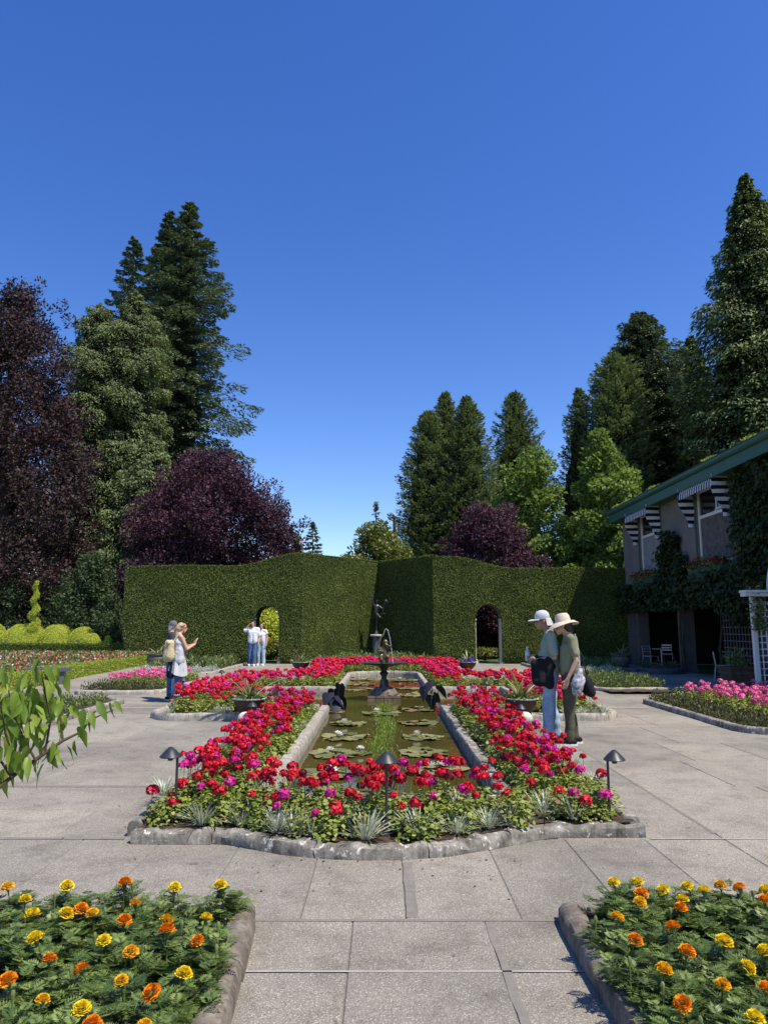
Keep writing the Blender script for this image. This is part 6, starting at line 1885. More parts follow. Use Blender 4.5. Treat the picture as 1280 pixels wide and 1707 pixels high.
def person(label, loc, rz, H, J, looks):
    """J: joints in a 1.75 m frame (x right, y forward). looks: clothing dictionary"""
    k = H / 1.75
    root = thing("person", label, "person", loc, rz)
    vx = looks.get("voxel", 0.011)
    v = lambda p: Vector(p) * k
    sk = looks["skin"]
    hd, face = J["head"], J.get("face", (0, 1, 0))
    hs, side = head_shapes(v(hd), face, k)
    body = list(hs)
    slim = looks.get("slim", 1.0)
    body += [('c', v(J["neck"]), 0.054 * k, v(hd) - Vector((0, 0, 0.05 * k)), 0.05 * k),
             ('c', v(J["chest"]) - Vector((0.06 * k, 0, 0)), 0.105 * k, v(J["chest"]) + Vector((0.06 * k, 0, 0)), 0.105 * k),
             ('c', v(J["neck"]), 0.06 * k, v(J["chest"]), 0.10 * k),
             ('c', v(J["chest"]), 0.11 * k, v(J["pelvis"]), 0.115 * k)]
    for sd in ("r", "l"):
        sh, el, wr = v(J["sh" + sd]), v(J["el" + sd]), v(J["wr" + sd])
        hp, kn, an = v(J["hip" + sd]), v(J["kn" + sd]), v(J["an" + sd])
        body += [('c', v(J["neck"]) - Vector((0, 0, 0.03 * k)), 0.05 * k, sh, 0.05 * k), ('c', sh, 0.05 * k, el, 0.038 * k), ('c', el, 0.039 * k, wr, 0.026 * k)]
        body += [('c', hp, 0.08 * k, kn, 0.055 * k), ('c', kn, 0.055 * k, kn * 0.35 + an * 0.65, 0.047 * k), ('c', kn * 0.4 + an * 0.6, 0.045 * k, an, 0.036 * k)]
        body += [('c', an, 0.036 * k, an + v(J.get("toe" + sd, (0, 0.13, -0.05))), 0.028 * k)]
        h = J["hand" + sd]
        body += hand_shapes(wr, h[0], h[1], h[2], h[3], k)
    bo = blob("body", body, looks.get("bvoxel", 0.0085), sk, root, 2)
    for q in (-1, 1):
        MB().ball(v(hd) + Vector(face).normalized() * 0.084 * k + side * q * 0.031 * k + Vector((0, 0, 0.012 * k)), 0.0105 * k, 8, 6).build("eye", "hair_dark", bo)
    MB().ball(v(hd) + Vector(face).normalized() * 0.091 * k + Vector((0, 0, -0.052 * k)), (0.02 * k, 0.011 * k, 0.006 * k), 8, 6).build("mouth", "cloth_pink", bo)
    # shirt
    ch, pe, nk = v(J["chest"]), v(J["pelvis"]), v(J["neck"])
    belly = looks.get("belly", 0.0)
    hem = looks.get("hem", 0.0)
    g = looks.get("fit", 0.016)
    S = [('c', ch - Vector((0.075 * k, 0, 0)), 0.112 * k + g, ch + Vector((0.075 * k, 0, 0)), 0.112 * k + g),
         ('c', nk - Vector((0, 0, 0.07 * k)), 0.062 * k + g, ch, 0.11 * k + g)]
    for q in (-1, 1):
        S.append(('c', ch + Vector((q * 0.065 * k, 0, -0.03 * k)), 0.112 * k + g, pe + Vector((q * (0.065 + hem) * k, 0, (0.04 - looks.get("drop", 0.0)) * k)), 0.112 * k + g + hem * 0.4))
    if belly: S.append(('c', ch * 0.4 + pe * 0.6 + Vector((0, belly * 0.5, 0.03)), 0.12 * k + belly * 0.5, ch * 0.5 + pe * 0.5 + Vector((0, belly * 0.5, 0)), 0.12 * k + belly * 0.5))
    sl = looks.get("sleeve", 0.75)
    for sd in ("r", "l"):
        sh, el = v(J["sh" + sd]), v(J["el" + sd])
        if sl > 0:
            S += [('c', nk - Vector((0, 0, 0.045 * k)), 0.052 * k + g * 0.6, sh, 0.056 * k + g), ('c', sh, 0.056 * k + g, sh + (el - sh) * sl, 0.055 * k + g * 1.1)]
        else:
            S += [('c', nk - Vector((0, 0, 0.06 * k)), 0.03 * k, sh * 0.75 + nk * 0.25, 0.035 * k)]
    blob("shirt", S, vx, looks["shirt"], root, 3, looks.get("wrinkle", 0.014))
    # trousers
    S = [('c', pe + Vector((-0.06 * k, 0, 0.03 * k)), 0.118 * k, pe + Vector((0.06 * k, 0, 0.03 * k)), 0.118 * k)]
    for sd in ("r", "l"):
        hp, kn, an = v(J["hip" + sd]), v(J["kn" + sd]), v(J["an" + sd])
        end = kn + (an - kn) * looks.get("leg_end", 0.95)
        wl = looks.get("leg_w", 0.0)
        S += [('c', pe, 0.10 * k, hp, 0.10 * k), ('c', hp, 0.098 * k + wl * 0.5, kn, 0.072 * k + wl), ('c', kn, 0.072 * k + wl, end, 0.060 * k + wl)]
    blob("trousers", S, vx, looks["trousers"], root, 3, looks.get("wrinkle", 0.014) * 1.1, 8.0)
    for sd in ("r", "l"):
        an = v(J["an" + sd]); t = v(J.get("toe" + sd, (0, 0.13, -0.05)))
        fd = Vector((t.x, t.y, 0)).normalized()
        low = Vector((an.x, an.y, 0.0))
        so = blob("shoe", [('c', low - fd * 0.055 * k + Vector((0, 0, 0.052 * k)), 0.040 * k, low + fd * 0.05 * k + Vector((0, 0, 0.055 * k)), 0.044 * k), ('c', low + fd * 0.05 * k + Vector((0, 0, 0.05 * k)), 0.042 * k, low + fd * 0.165 * k + Vector((0, 0, 0.042 * k)), 0.033 * k)] + ([('c', low + Vector((0, 0, 0.06 * k)), 0.042 * k, low + Vector((0, 0, 0.09 * k)), 0.044 * k)] if looks.get("high_shoe") else []), 0.009, looks["shoes"], root, 3)
        V, F = [], []
        n = 18
        for z in (0.0, 0.026 * k):
            for q in range(n):
                a = 2 * PI * q / n
                c_ = low + fd * (0.055 * k)
                r1, r2 = 0.155 * k, (0.047 + 0.006 * math.cos(a)) * k
                sd_ = Vector((-fd.y, fd.x, 0))
                V.append(c_ + fd * r1 * math.cos(a) + sd_ * r2 * math.sin(a) + Vector((0, 0, z)))
        F = [tuple(range(n - 1, -1, -1)), tuple(range(n, 2 * n))] + [(q, (q + 1) % n, n + (q + 1) % n, n + q) for q in range(n)]
        MB().add(V, F).build("sole", looks.get("sole", "cloth_black"), so)
    return root, k

def stand(**kw):
    J = dict(head=(0, 0.02, 1.625), neck=(0, -0.005, 1.50), chest=(0, 0, 1.28), pelvis=(0, 0, 0.98),
             shr=(0.185, -0.01, 1.425), elr=(0.24, -0.03, 1.13), wrr=(0.23, 0.05, 0.88), shl=(-0.185, -0.01, 1.425), ell=(-0.24, -0.03, 1.13), wrl=(-0.23, 0.05, 0.88),
             hipr=(0.09, 0, 0.92), knr=(0.10, 0.015, 0.50), anr=(0.11, -0.02, 0.085), hipl=(-0.09, 0, 0.92), knl=(-0.10, 0.015, 0.50), anl=(-0.11, -0.02, 0.085),
             handr=((0, 0.2, -1), (-1, 0, 0), (0, 1, 0.1), 0.35), handl=((0, 0.2, -1), (1, 0, 0), (0, 1, 0.1), 0.35))
    J.update(kw)
    return J
def brim_hat(root, c, k, R, mat, crown_r=0.092, crown_h=0.10, tilt=(0, 0, 0), wavy=0.0, name="hat", droop=0.03):
    V, F = [], []
    n = 28
    prof = [(crown_r * 0.35, crown_h), (crown_r * 0.75, crown_h * 0.93), (crown_r * 0.97, crown_h * 0.6), (crown_r * 1.03, 0.0), (crown_r * 1.04 + (R - crown_r) * 0.4, -0.008), (R, -droop), (R, -droop - 0.006), (crown_r, -0.01)]
    for i, (r, z) in enumerate(prof):
        for q in range(n):
            a = 2 * PI * q / n
            zz = z + (wavy * math.sin(a * 2 + 0.6) if 4 < i < 7 else 0)
            V.append((r * math.cos(a) * 0.95 * k, r * math.sin(a) * 1.08 * k, zz * k))
    F = [tuple(range(n))[::-1]] + [(i * n + q, i * n + (q + 1) % n, (i + 1) * n + (q + 1) % n, (i + 1) * n + q) for i in range(len(prof) - 1) for q in range(n)]
    o = MB().add(V, F).build(name, mat, root, c, tilt, smooth=True)
    b = MB().lathe([(crown_r * 1.03 * k, 0.0), (crown_r * 1.045 * k, 0.012 * k), (crown_r * 1.02 * k, 0.026 * k)], n, cap=False)
    b.v = [(x * 0.95, y * 1.08, z) for x, y, z in b.v]
    b.build("hat_band", mat, o, smooth=True)
    return o

# man with cap, facing the pool
J = stand(head=(0, 0.075, 1.60), neck=(0, 0.0, 1.49), chest=(0, 0.0, 1.27), pelvis=(0, -0.02, 0.97), face=(0, 1, -0.12),
          shr=(0.19, -0.01, 1.41), elr=(0.225, -0.03, 1.12), wrr=(0.15, 0.20, 1.10), handr=((-0.35, 1, 0.05), (-1, -0.2, 0), (0, 0.15, 1), 0.75),
          shl=(-0.19, -0.01, 1.41), ell=(-0.235, -0.05, 1.12), wrl=(-0.15, 0.19, 1.08), handl=((0.5, 0.9, 0), (0.5, -0.5, -0.6), (0, 0.2, 1), 0.6),
          knl=(-0.11, 0.05, 0.50), anl=(-0.13, 0.06, 0.085), knr=(0.10, 0.0, 0.50), anr=(0.11, -0.07, 0.085))
mr, k = person("man in pale cap, sage shirt and light jeans holding a bottle, right of the pool", (2.34, 10.62, 0), math.radians(82), 1.80, J,
               dict(skin="skin_tan", shirt="cloth_sage", trousers="denim_light", shoes="cloth_black", sole="cloth_black", belly=0.05, sleeve=0.78, fit=0.014, leg_w=0.010, leg_end=0.98, drop=0.04))
hc = Vector((0, 0.085, 1.645)) * k
cap = MB().lathe([(0.092 * k, -0.01), (0.096 * k, 0.02 * k), (0.088 * k, 0.065 * k), (0.06 * k, 0.10 * k), (0.02 * k, 0.113 * k)], 22, cap=True)
cap.v = [(x * 0.95, y * 1.1, z) for x, y, z in cap.v]
co = cap.build("cap", "cap_grey_white", mr, hc, (-0.10, 0, 0), smooth=True)
V = []
n = 12
for i in range(n + 1):
    a = math.radians(18 + 144 * i / n)
    for rr, dz in ((0.098, 0.0), (0.15, -0.004), (0.185 if 2 < i < n - 2 else 0.165, -0.018)):
        V.append((math.cos(a) * min(rr, 0.125) * k * 1.0, math.sin(a) * rr * 1.1 * k, (dz + 0.002) * k - 0.01 * abs(math.cos(a)) * k))
MB().add(V, [(i * 3 + j, (i + 1) * 3 + j, (i + 1) * 3 + j + 1, i * 3 + j + 1) for i in range(n) for j in range(2)]).build("peak", "cap_grey_white", co)
V = []
for i in range(n + 1):
    a = math.radians(200 + 140 * i / n)
    for rr, dz in ((0.099, 0.0), (0.112, -0.06), (0.125, -0.105)):
        V.append((math.cos(a) * rr * 0.95 * k, math.sin(a) * rr * 1.15 * k, dz * k))
MB().add(V, [(i * 3 + j, (i + 1) * 3 + j, (i + 1) * 3 + j + 1, i * 3 + j + 1) for i in range(n) for j in range(2)]).build("neck_flap", "cap_grey_white", co, smooth=True)
blob("sunglasses", [('c', Vector((-0.06, 0.155, 1.62)) * k, 0.014, Vector((0.06, 0.155, 1.62)) * k, 0.014), ('c', Vector((-0.078, 0.08, 1.62)) * k, 0.006, Vector((-0.062, 0.15, 1.62)) * k, 0.008)], 0.007, "phone_black", mr, 1)
Mw = Matrix.Translation(mr.location) @ Matrix.Rotation(mr.rotation_euler.z, 4, 'Z')
bt_ = thing("water_bottle", "clear plastic water bottle in the man's raised hand", "bottle", Mw @ (Vector((0.115, 0.295, 1.06)) * k), 0)
MB().lathe([(0.030, 0.0), (0.033, 0.01), (0.033, 0.05), (0.031, 0.06), (0.033, 0.07), (0.033, 0.125), (0.027, 0.15), (0.013, 0.168), (0.012, 0.18)], 16).build("bottle_body", "bottle_plastic", bt_, smooth=True)
MB().lathe([(0.0145, 0.18), (0.0145, 0.20)], 14).build("bottle_cap", "white_paint", bt_)
MB().lathe([(0.0335, 0.072), (0.0335, 0.118)], 16, cap=False).build("bottle_label", "cloth_white", bt_)
jk = thing("folded_jacket", "black jacket draped over the man's forearm", "jacket", mr.location, mr.rotation_euler.z)
blob("jacket_body", [('c', Vector((-0.21, 0.02, 1.08)) * k, 0.06, Vector((0.10, 0.20, 1.09)) * k, 0.055), ('c', Vector((-0.20, 0.14, 1.05)) * k, 0.065, Vector((-0.19, 0.13, 0.80)) * k, 0.075),
                     ('c', Vector((-0.20, 0.04, 1.04)) * k, 0.065, Vector((-0.20, 0.03, 0.76)) * k, 0.07), ('c', Vector((-0.17, 0.22, 1.04)) * k, 0.06, Vector((-0.16, 0.21, 0.84)) * k, 0.06), ('c', Vector((-0.20, -0.02, 1.0)) * k, 0.05, Vector((-0.19, 0.20, 0.80)) * k, 0.06), ('c', Vector((-0.19, 0.02, 0.95)) * k, 0.06, Vector((-0.17, 0.22, 0.95)) * k, 0.06)], 0.012, "cloth_black", jk, 6, 0.014)

# woman with straw hat
J = stand(head=(0, 0.07, 1.575), neck=(0, 0.0, 1.465), chest=(0, 0.0, 1.25), pelvis=(0, 0.0, 0.97), face=(0.25, 1, -0.25), shr=(0.17, -0.02, 1.40), shl=(-0.17, -0.03, 1.40),
          ell=(-0.215, -0.07, 1.12), wrl=(-0.20, 0.06, 0.86), handl=((0.1, 0.35, -1), (1, 0, 0), (0, 1, 0.2), 0.5), elr=(0.21, -0.03, 1.12), wrr=(0.16, 0.15, 0.93),
          knl=(-0.10, 0.03, 0.5), anl=(-0.11, 0.04, 0.085), anr=(0.10, -0.06, 0.085))
wr_, k = person("woman in wide pale sun hat, olive top and dark olive trousers beside the pool", (2.54, 10.34, 0), math.radians(84), 1.76, J,
                dict(skin="skin", shirt="cloth_olive", trousers="cloth_olive_brown", shoes="cloth_black", sole="shoe_white", sleeve=0.7, fit=0.011, leg_w=0.004, leg_end=0.96, drop=0.03, high_shoe=True))
blob("hair", [('c', Vector((0, 0.02, 1.60)) * k, 0.088 * k, Vector((0, -0.015, 1.53)) * k, 0.068 * k)], 0.012, "hair_dark", wr_, 3)
brim_hat(wr_, Vector((0.01, 0.06, 1.635)) * k, k, 0.19, "straw", 0.096, 0.115, (-0.20, 0.05, 0), 0.018, droop=0.05)
tb = thing("patterned_bag", "navy and white floral bag hanging at the woman's hip", "bag", wr_.location, wr_.rotation_euler.z)
blob("bag_body", [('c', Vector((-0.235, -0.10, 0.98)) * k, 0.045, Vector((-0.235, -0.06, 0.80)) * k, 0.085), ('c', Vector((-0.235, -0.12, 0.86)) * k, 0.06, Vector((-0.235, -0.05, 0.72)) * k, 0.07)], 0.012, "bag_floral", tb, 3, 0.010)
MB().tube([Vector((-0.20, -0.06, 1.42)) * k + Vector((0, 0, 0.05)), Vector((-0.235, -0.10, 1.2)) * k, Vector((-0.235, -0.10, 1.0)) * k], 0.012, 6).build("strap", "bag_floral", tb)
bb = thing("shoulder_bag", "black bag hanging behind the woman in the sun hat", "bag", wr_.location, wr_.rotation_euler.z)
blob("bag_body", [('c', Vector((-0.12, -0.22, 0.86)) * k, 0.06, Vector((-0.02, -0.24, 0.72)) * k, 0.085), ('c', Vector((-0.14, -0.20, 0.84)) * k, 0.06, Vector((-0.14, -0.25, 0.70)) * k, 0.07)], 0.014, "cloth_black", bb, 3, 0.008)
MB().tube([Vector((0.05, -0.02, 1.47)) * k, Vector((-0.06, -0.16, 1.2)) * k, Vector((-0.10, -0.22, 0.9)) * k], 0.011, 6).build("strap", "cloth_black", bb)

# woman with backpack, taking a picture
J = stand(head=(0.0, 0.06, 1.61), neck=(0, 0.0, 1.49), face=(0.25, 1, -0.05), shr=(0.17, 0.0, 1.41), elr=(0.21, 0.12, 1.15), wrr=(0.10, 0.33, 1.25), handr=((-0.2, 0.35, 1), (0, 1, -0.2), (-1, 0, 0.2), 0.25),
          shl=(-0.17, 0.0, 1.41), ell=(-0.20, 0.14, 1.17), wrl=(-0.05, 0.34, 1.24), handl=((0.2, 0.35, 1), (0, 1, -0.2), (1, 0, 0.2), 0.25), anl=(-0.10, 0.06, 0.085), knl=(-0.10, 0.05, 0.5), anr=(0.10, -0.08, 0.085))
wl, k = person("woman in pale sleeveless tunic and jeans with beige backpack at left", (-4.36, 15.95, 0), math.radians(-58), 1.68, J,
               dict(skin="skin", shirt="cloth_pale_grey", trousers="denim_mid", shoes="shoe_red", sole="shoe_white", sleeve=0.0, fit=0.012, leg_w=0.012, leg_end=0.82, hem=0.02, drop=0.10, voxel=0.013))
blob("hair", [('c', Vector((0, 0.03, 1.645)) * k, 0.09 * k, Vector((0, -0.01, 1.60)) * k, 0.085 * k), ('c', Vector((0, -0.04, 1.57)) * k, 0.05 * k, Vector((0.02, -0.07, 1.36)) * k, 0.03 * k)], 0.012, "hair_blond", wl, 3)
MB().lathe([(0.093 * k, -0.022), (0.098 * k, 0.0), (0.093 * k, 0.026)], 22, cap=False).build("bandana", "bandana", wl, Vector((0, 0.035, 1.655)) * k, (0.45, 0, 0), smooth=True)
V, F = [], []
n = 26
for i, z in enumerate((0.92, 0.84, 0.76)):      # loose uneven tunic hem
    for q in range(n):
        a = 2 * PI * q / n
        r = (0.155 + 0.026 * i) * (1 + 0.10 * math.sin(a * 7))
        V.append((r * 1.15 * math.cos(a) * k, r * 0.95 * math.sin(a) * k, (z - (0.10 * i * (0.5 + 0.5 * math.cos(a - 0.3)))) * k))
F = [(i * n + q, i * n + (q + 1) % n, (i + 1) * n + (q + 1) % n, (i + 1) * n + q) for i in range(2) for q in range(n)]
MB().add(V, F).build("tunic_hem", "cloth_pale_grey", wl, smooth=True)
blob("tied_jacket", [('c', Vector((-0.08, -0.14, 0.86)) * k, 0.05, Vector((-0.10, -0.15, 0.58)) * k, 0.06), ('c', Vector((0.03, -0.15, 0.84)) * k, 0.05, Vector((0.05, -0.15, 0.56)) * k, 0.05)], 0.014, "cloth_black", wl, 3, 0.008)
for sd in (-1, 1):
    MB().lathe([(0.078 * k, -0.02), (0.081 * k, 0.0), (0.079 * k, 0.035)], 14, cap=False).build("jeans_cuff", "denim_pale", wl, Vector((sd * 0.10, 0.02 if sd < 0 else -0.04, 0.175)) * k)
bp = thing("backpack", "beige canvas backpack on the woman's back at left", "backpack", wl.location, wl.rotation_euler.z)
blob("pack_body", [('c', Vector((-0.07, -0.19, 1.27)) * k, 0.075, Vector((-0.08, -0.21, 0.98)) * k, 0.10), ('c', Vector((0.07, -0.19, 1.27)) * k, 0.075, Vector((0.07, -0.21, 0.98)) * k, 0.10), ('c', Vector((0, -0.22, 1.15)) * k, 0.10, Vector((0, -0.24, 0.97)) * k, 0.10)], 0.014, "canvas_beige", bp, 3, 0.012)
blob("flap", [('c', Vector((-0.09, -0.24, 1.28)) * k, 0.05, Vector((0.09, -0.24, 1.28)) * k, 0.05), ('c', Vector((0, -0.28, 1.2)) * k, 0.045, Vector((0, -0.25, 1.3)) * k, 0.055)], 0.014, "canvas_beige", bp, 2, 0.006)
for sd in (-1, 1): MB().tube([Vector((sd * 0.08, -0.14, 1.32)) * k, Vector((sd * 0.11, -0.04, 1.47)) * k, Vector((sd * 0.12, 0.09, 1.38)) * k, Vector((sd * 0.15, 0.06, 1.15)) * k, Vector((sd * 0.12, -0.12, 1.02)) * k], 0.016, 6).build("strap", "canvas_beige", bp)
Mw = Matrix.Translation(wl.location) @ Matrix.Rotation(wl.rotation_euler.z, 4, 'Z')
ph = thing("phone", "black phone held up by the woman with the backpack", "phone", Mw @ (Vector((0.025, 0.405, 1.33)) * k), wl.rotation_euler.z)
MB().box((0, 0, 0), (0.16, 0.010, 0.078)).build("phone_body", "phone_black", ph)
MB().box((0.055, 0.0065, 0.018), (0.03, 0.004, 0.03)).build("camera_bump", "iron_grey", ph)
# her companion, mostly hidden behind her
J = stand(face=(0.1, 1, 0), anl=(-0.10, 0.05, 0.085))
wc, k = person("person in grey cap and charcoal shirt standing behind the woman with backpack", (-4.66, 16.45, 0), math.radians(-66), 1.70, J,
               dict(skin="skin", shirt="cloth_charcoal", trousers="denim_mid", shoes="cloth_black", sole="shoe_white", sleeve=0.7, fit=0.02, leg_w=0.01, voxel=0.015, bvoxel=0.010))
blob("hair", [('c', Vector((0, 0.0, 1.62)) * k, 0.085 * k, Vector((0, -0.03, 1.56)) * k, 0.06 * k)], 0.014, "cap_grey_white", wc, 3)
cp_ = MB().lathe([(0.092 * k, -0.01), (0.094 * k, 0.02), (0.082 * k, 0.07), (0.05 * k, 0.098), (0.01 * k, 0.104)], 18, Vector((0, 0.02, 1.65)) * k)
cp_o = cp_.build("cap", "cap_grey", wc, smooth=True)
MB().box(Vector((0, 0.15, 1.645)) * k, (0.13, 0.10, 0.008)).build("peak", "cap_grey", cp_o)

# young couple before the left arch
J = stand(face=(0.15, 1, 0), shr=(0.18, 0, 1.42), elr=(0.34, 0.05, 1.36), wrr=(0.14, 0.10, 1.60), handr=((-0.9, 0.1, 0.5), (0, 0.3, -1), (0, 1, 0.4), 0.3),
          elr_=(0, 0, 0), anl=(-0.10, 0.12, 0.085), knl=(-0.10, 0.09, 0.5))
m2, k = person("man in white T-shirt and blue jeans shading his face by the left arch", (-5.28, 30.2, 0), PI, 1.80, J,
               dict(skin="skin", shirt="cloth_white", trousers="denim_mid", shoes="shoe_white", sole="shoe_white", sleeve=0.8, fit=0.024, drop=0.06, leg_w=0.006, voxel=0.016, bvoxel=0.011))
blob("hair", [('c', Vector((0, 0.02, 1.67)) * k, 0.088 * k, Vector((0, -0.02, 1.62)) * k, 0.085 * k)], 0.014, "hair_dark", m2, 3)
J = stand(face=(-0.2, 1, 0))
w2, k = person("woman in white top and pale jeans close beside the man at the left arch", (-4.98, 30.5, 0), PI - 0.2, 1.70, J,
               dict(skin="skin", shirt="cloth_white", trousers="denim_pale", shoes="shoe_white", sole="shoe_white", sleeve=0.3, fit=0.012, leg_w=0.012, voxel=0.016, bvoxel=0.011))
blob("hair", [('c', Vector((0, 0.02, 1.66)) * k, 0.088 * k, Vector((0, -0.02, 1.62)) * k, 0.088 * k), ('c', Vector((0, -0.05, 1.6)) * k, 0.08 * k, Vector((0, -0.06, 1.4)) * k, 0.07 * k)], 0.014, "hair_dark", w2, 3)


# ------------------------------------------------------------------ fountain in the pool
fx, fy = 0.0, 16.4
ft = thing("fountain", "tiered fountain with small bronze figure and shallow bowl in the pool", "fountain", (fx, fy, WZ))
pl = MB().box((0, 0, 0.03), (0.70, 0.62, 0.08)).build("plinth", "brick_stone", ft)
for q in range(4):
    for z in (0.0, 1.0):
        MB().box((-0.27 + q * 0.18, -0.315, 0.018 + 0.055 * z), (0.165, 0.04, 0.045)).build("brick", "brick_stone", pl)
rk = MB().ball((0, 0, 0.12), (0.30, 0.27, 0.16), 16, 9)
rk.v = [(x + 0.05 * noise.noise((x * 9, y * 9, z * 9)), y + 0.05 * noise.noise((x * 9 + 4, y * 9, z * 9)), max(0.05, z + 0.05 * noise.noise((x * 11, y * 11 + 7, z * 9)))) for x, y, z in rk.v]
rk.build("rockwork", "kerb_brown", ft)
MB().lathe([(0.14, 0.2), (0.10, 0.28), (0.065, 0.34), (0.055, 0.48), (0.10, 0.55), (0.06, 0.60), (0.09, 0.66), (0.13, 0.70)], 18).build("stem", "bronze", ft, smooth=True)
for q in range(3):
    a = q * 2.1 + 0.4
    blob("leaf_scroll", [('c', (0.10 * math.cos(a), 0.10 * math.sin(a), 0.22), 0.035, (0.20 * math.cos(a), 0.20 * math.sin(a), 0.17), 0.05), ('c', (0.09 * math.cos(a), 0.09 * math.sin(a), 0.25), 0.03, (0.08 * math.cos(a), 0.08 * math.sin(a), 0.40), 0.025)], 0.014, "bronze_gilt", ft, 3)
MB().lathe([(0.10, 0.685), (0.24, 0.715), (0.42, 0.745), (0.505, 0.765), (0.52, 0.78), (0.50, 0.785), (0.42, 0.77), (0.2, 0.745), (0.0, 0.74)], 30, cap=False).build("bowl", "bronze", ft, smooth=True)
# child figure wrestling a fish that spouts water
fs = [('c', (0, 0, 0.75), 0.07, (0, 0, 0.84), 0.06), ('c', (-0.05, -0.03, 0.80), 0.045, (-0.06, -0.06, 0.92), 0.045), ('c', (0.05, -0.02, 0.80), 0.045, (0.08, -0.05, 0.90), 0.045),
      ('c', (0, 0, 0.92), 0.085, (0.0, 0.0, 1.07), 0.085), ('c', (0.015, -0.01, 1.14), 0.04, (0.03, -0.02, 1.21), 0.068), ('c', (0.03, -0.04, 1.22), 0.06, (0.035, -0.05, 1.20), 0.05),
      ('c', (-0.085, 0, 1.07), 0.036, (-0.12, -0.06, 0.97), 0.03), ('c', (-0.12, -0.06, 0.97), 0.03, (-0.05, -0.10, 1.02), 0.026), ('c', (0.085, 0, 1.08), 0.036, (0.14, -0.05, 1.12), 0.03), ('c', (0.14, -0.05, 1.12), 0.03, (0.05, -0.10, 1.16), 0.025),
      ('c', (-0.10, -0.05, 0.98), 0.05, (-0.12, -0.05, 1.12), 0.042), ('c', (-0.12, -0.05, 1.12), 0.04, (-0.09, -0.05, 1.28), 0.028), ('c', (-0.09, -0.05, 1.28), 0.026, (-0.01, -0.05, 1.38), 0.02), ('c', (-0.10, -0.05, 0.98), 0.04, (-0.05, -0.10, 0.84), 0.03)]
fg = blob("child_figure", fs, 0.011, "bronze_gilt", ft, 3)
MB().ball((0.03, -0.09, 1.215), (0.012, 0.02, 0.012), 8, 6).build("nose", "bronze_gilt", fg)
wp = [(-0.01 + 0.24 * t, -0.05, 1.39 + 0.95 * t - 1.95 * t * t) for t in np.linspace(0, 0.98, 16)]
MB().tube(wp, [0.005 + 0.003 * (i / 15) for i in range(16)], 6).build("water_jet", "bottle_plastic", ft, smooth=True)
for i in range(14):
    t = random.uniform(0.3, 1.05)
    MB().ball((-0.01 + 0.24 * t + random.gauss(0, 0.015), -0.05 + random.gauss(0, 0.015), 1.39 + 0.95 * t - 1.95 * t * t), 0.006, 6, 4).build("water_drop", "bottle_plastic", ft)

# ------------------------------------------------------------------ winged statue on a column
sx, sy = -0.36, 34.2
stt = thing("column_statue", "dark bronze running figure with raised arm on a grey column", "statue", (sx, sy, 0))
MB().box((0, 0, 0.10), (0.56, 0.56, 0.20)).build("base", "iron_grey", stt)
MB().lathe([(0.22, 0.2), (0.22, 0.26), (0.17, 0.30), (0.165, 0.60), (0.15, 1.06), (0.165, 1.10), (0.20, 1.13)], 22).build("column", "iron_grey", stt, smooth=True)
MB().lathe([(0.26, 1.13), (0.27, 1.15), (0.27, 1.19), (0.24, 1.21)], 24).build("capital", "pale_stone", stt, smooth=True)
MB().lathe([(0.13, 1.21), (0.12, 1.25), (0.07, 1.34), (0.055, 1.42)], 16).build("foot_mount", "bronze", stt, smooth=True)
ss = [('c', (0.0, 0, 1.43), 0.03, (0.02, 0, 1.47), 0.034), ('c', (0.02, 0, 1.47), 0.032, (0.03, 0.01, 1.80), 0.058), ('c', (0.03, 0.01, 1.80), 0.056, (0.02, 0, 2.14), 0.082),
      ('c', (0.03, 0, 2.12), 0.078, (0.17, -0.14, 1.98), 0.06), ('c', (0.17, -0.14, 1.98), 0.055, (0.27, 0.16, 1.92), 0.042), ('c', (0.27, 0.16, 1.92), 0.032, (0.34, 0.22, 1.94), 0.025),
      ('c', (-0.02, 0, 2.2), 0.10, (0.02, 0, 2.46), 0.115), ('c', (-0.05, 0, 2.50), 0.075, (0.09, 0, 2.50), 0.075), ('c', (0.03, 0, 2.58), 0.042, (0.05, -0.02, 2.68), 0.062), ('c', (0.05, -0.02, 2.68), 0.064, (0.045, -0.02, 2.73), 0.058),
      ('c', (-0.10, 0, 2.52), 0.05, (-0.17, -0.04, 2.76), 0.038), ('c', (-0.17, -0.04, 2.76), 0.036, (-0.12, -0.03, 3.00), 0.026), ('c', (-0.12, -0.03, 3.0), 0.022, (-0.115, -0.03, 3.10), 0.011),
      ('c', (0.13, 0, 2.50), 0.05, (0.30, -0.05, 2.36), 0.036), ('c', (0.30, -0.05, 2.36), 0.036, (0.34, -0.08, 2.55), 0.026)]
blob("figure", ss, 0.014, "bronze", stt, 3)
blob("draped_wing", [('c', (0.34, -0.08, 2.55), 0.03, (0.44, -0.09, 2.72), 0.085), ('c', (0.40, -0.09, 2.62), 0.05, (0.52, -0.10, 2.68), 0.04), ('c', (0.34, -0.08, 2.52), 0.022, (0.30, -0.10, 2.20), 0.02), ('c', (0.22, -0.10, 2.12), 0.018, (0.40, -0.10, 2.15), 0.02)], 0.014, "bronze", stt, 3)
V = [(-0.17, -0.05, 2.70)]
MB().box((0.045, -0.02, 2.76), (0.16, 0.14, 0.03)).build("winged_hat", "bronze", stt)

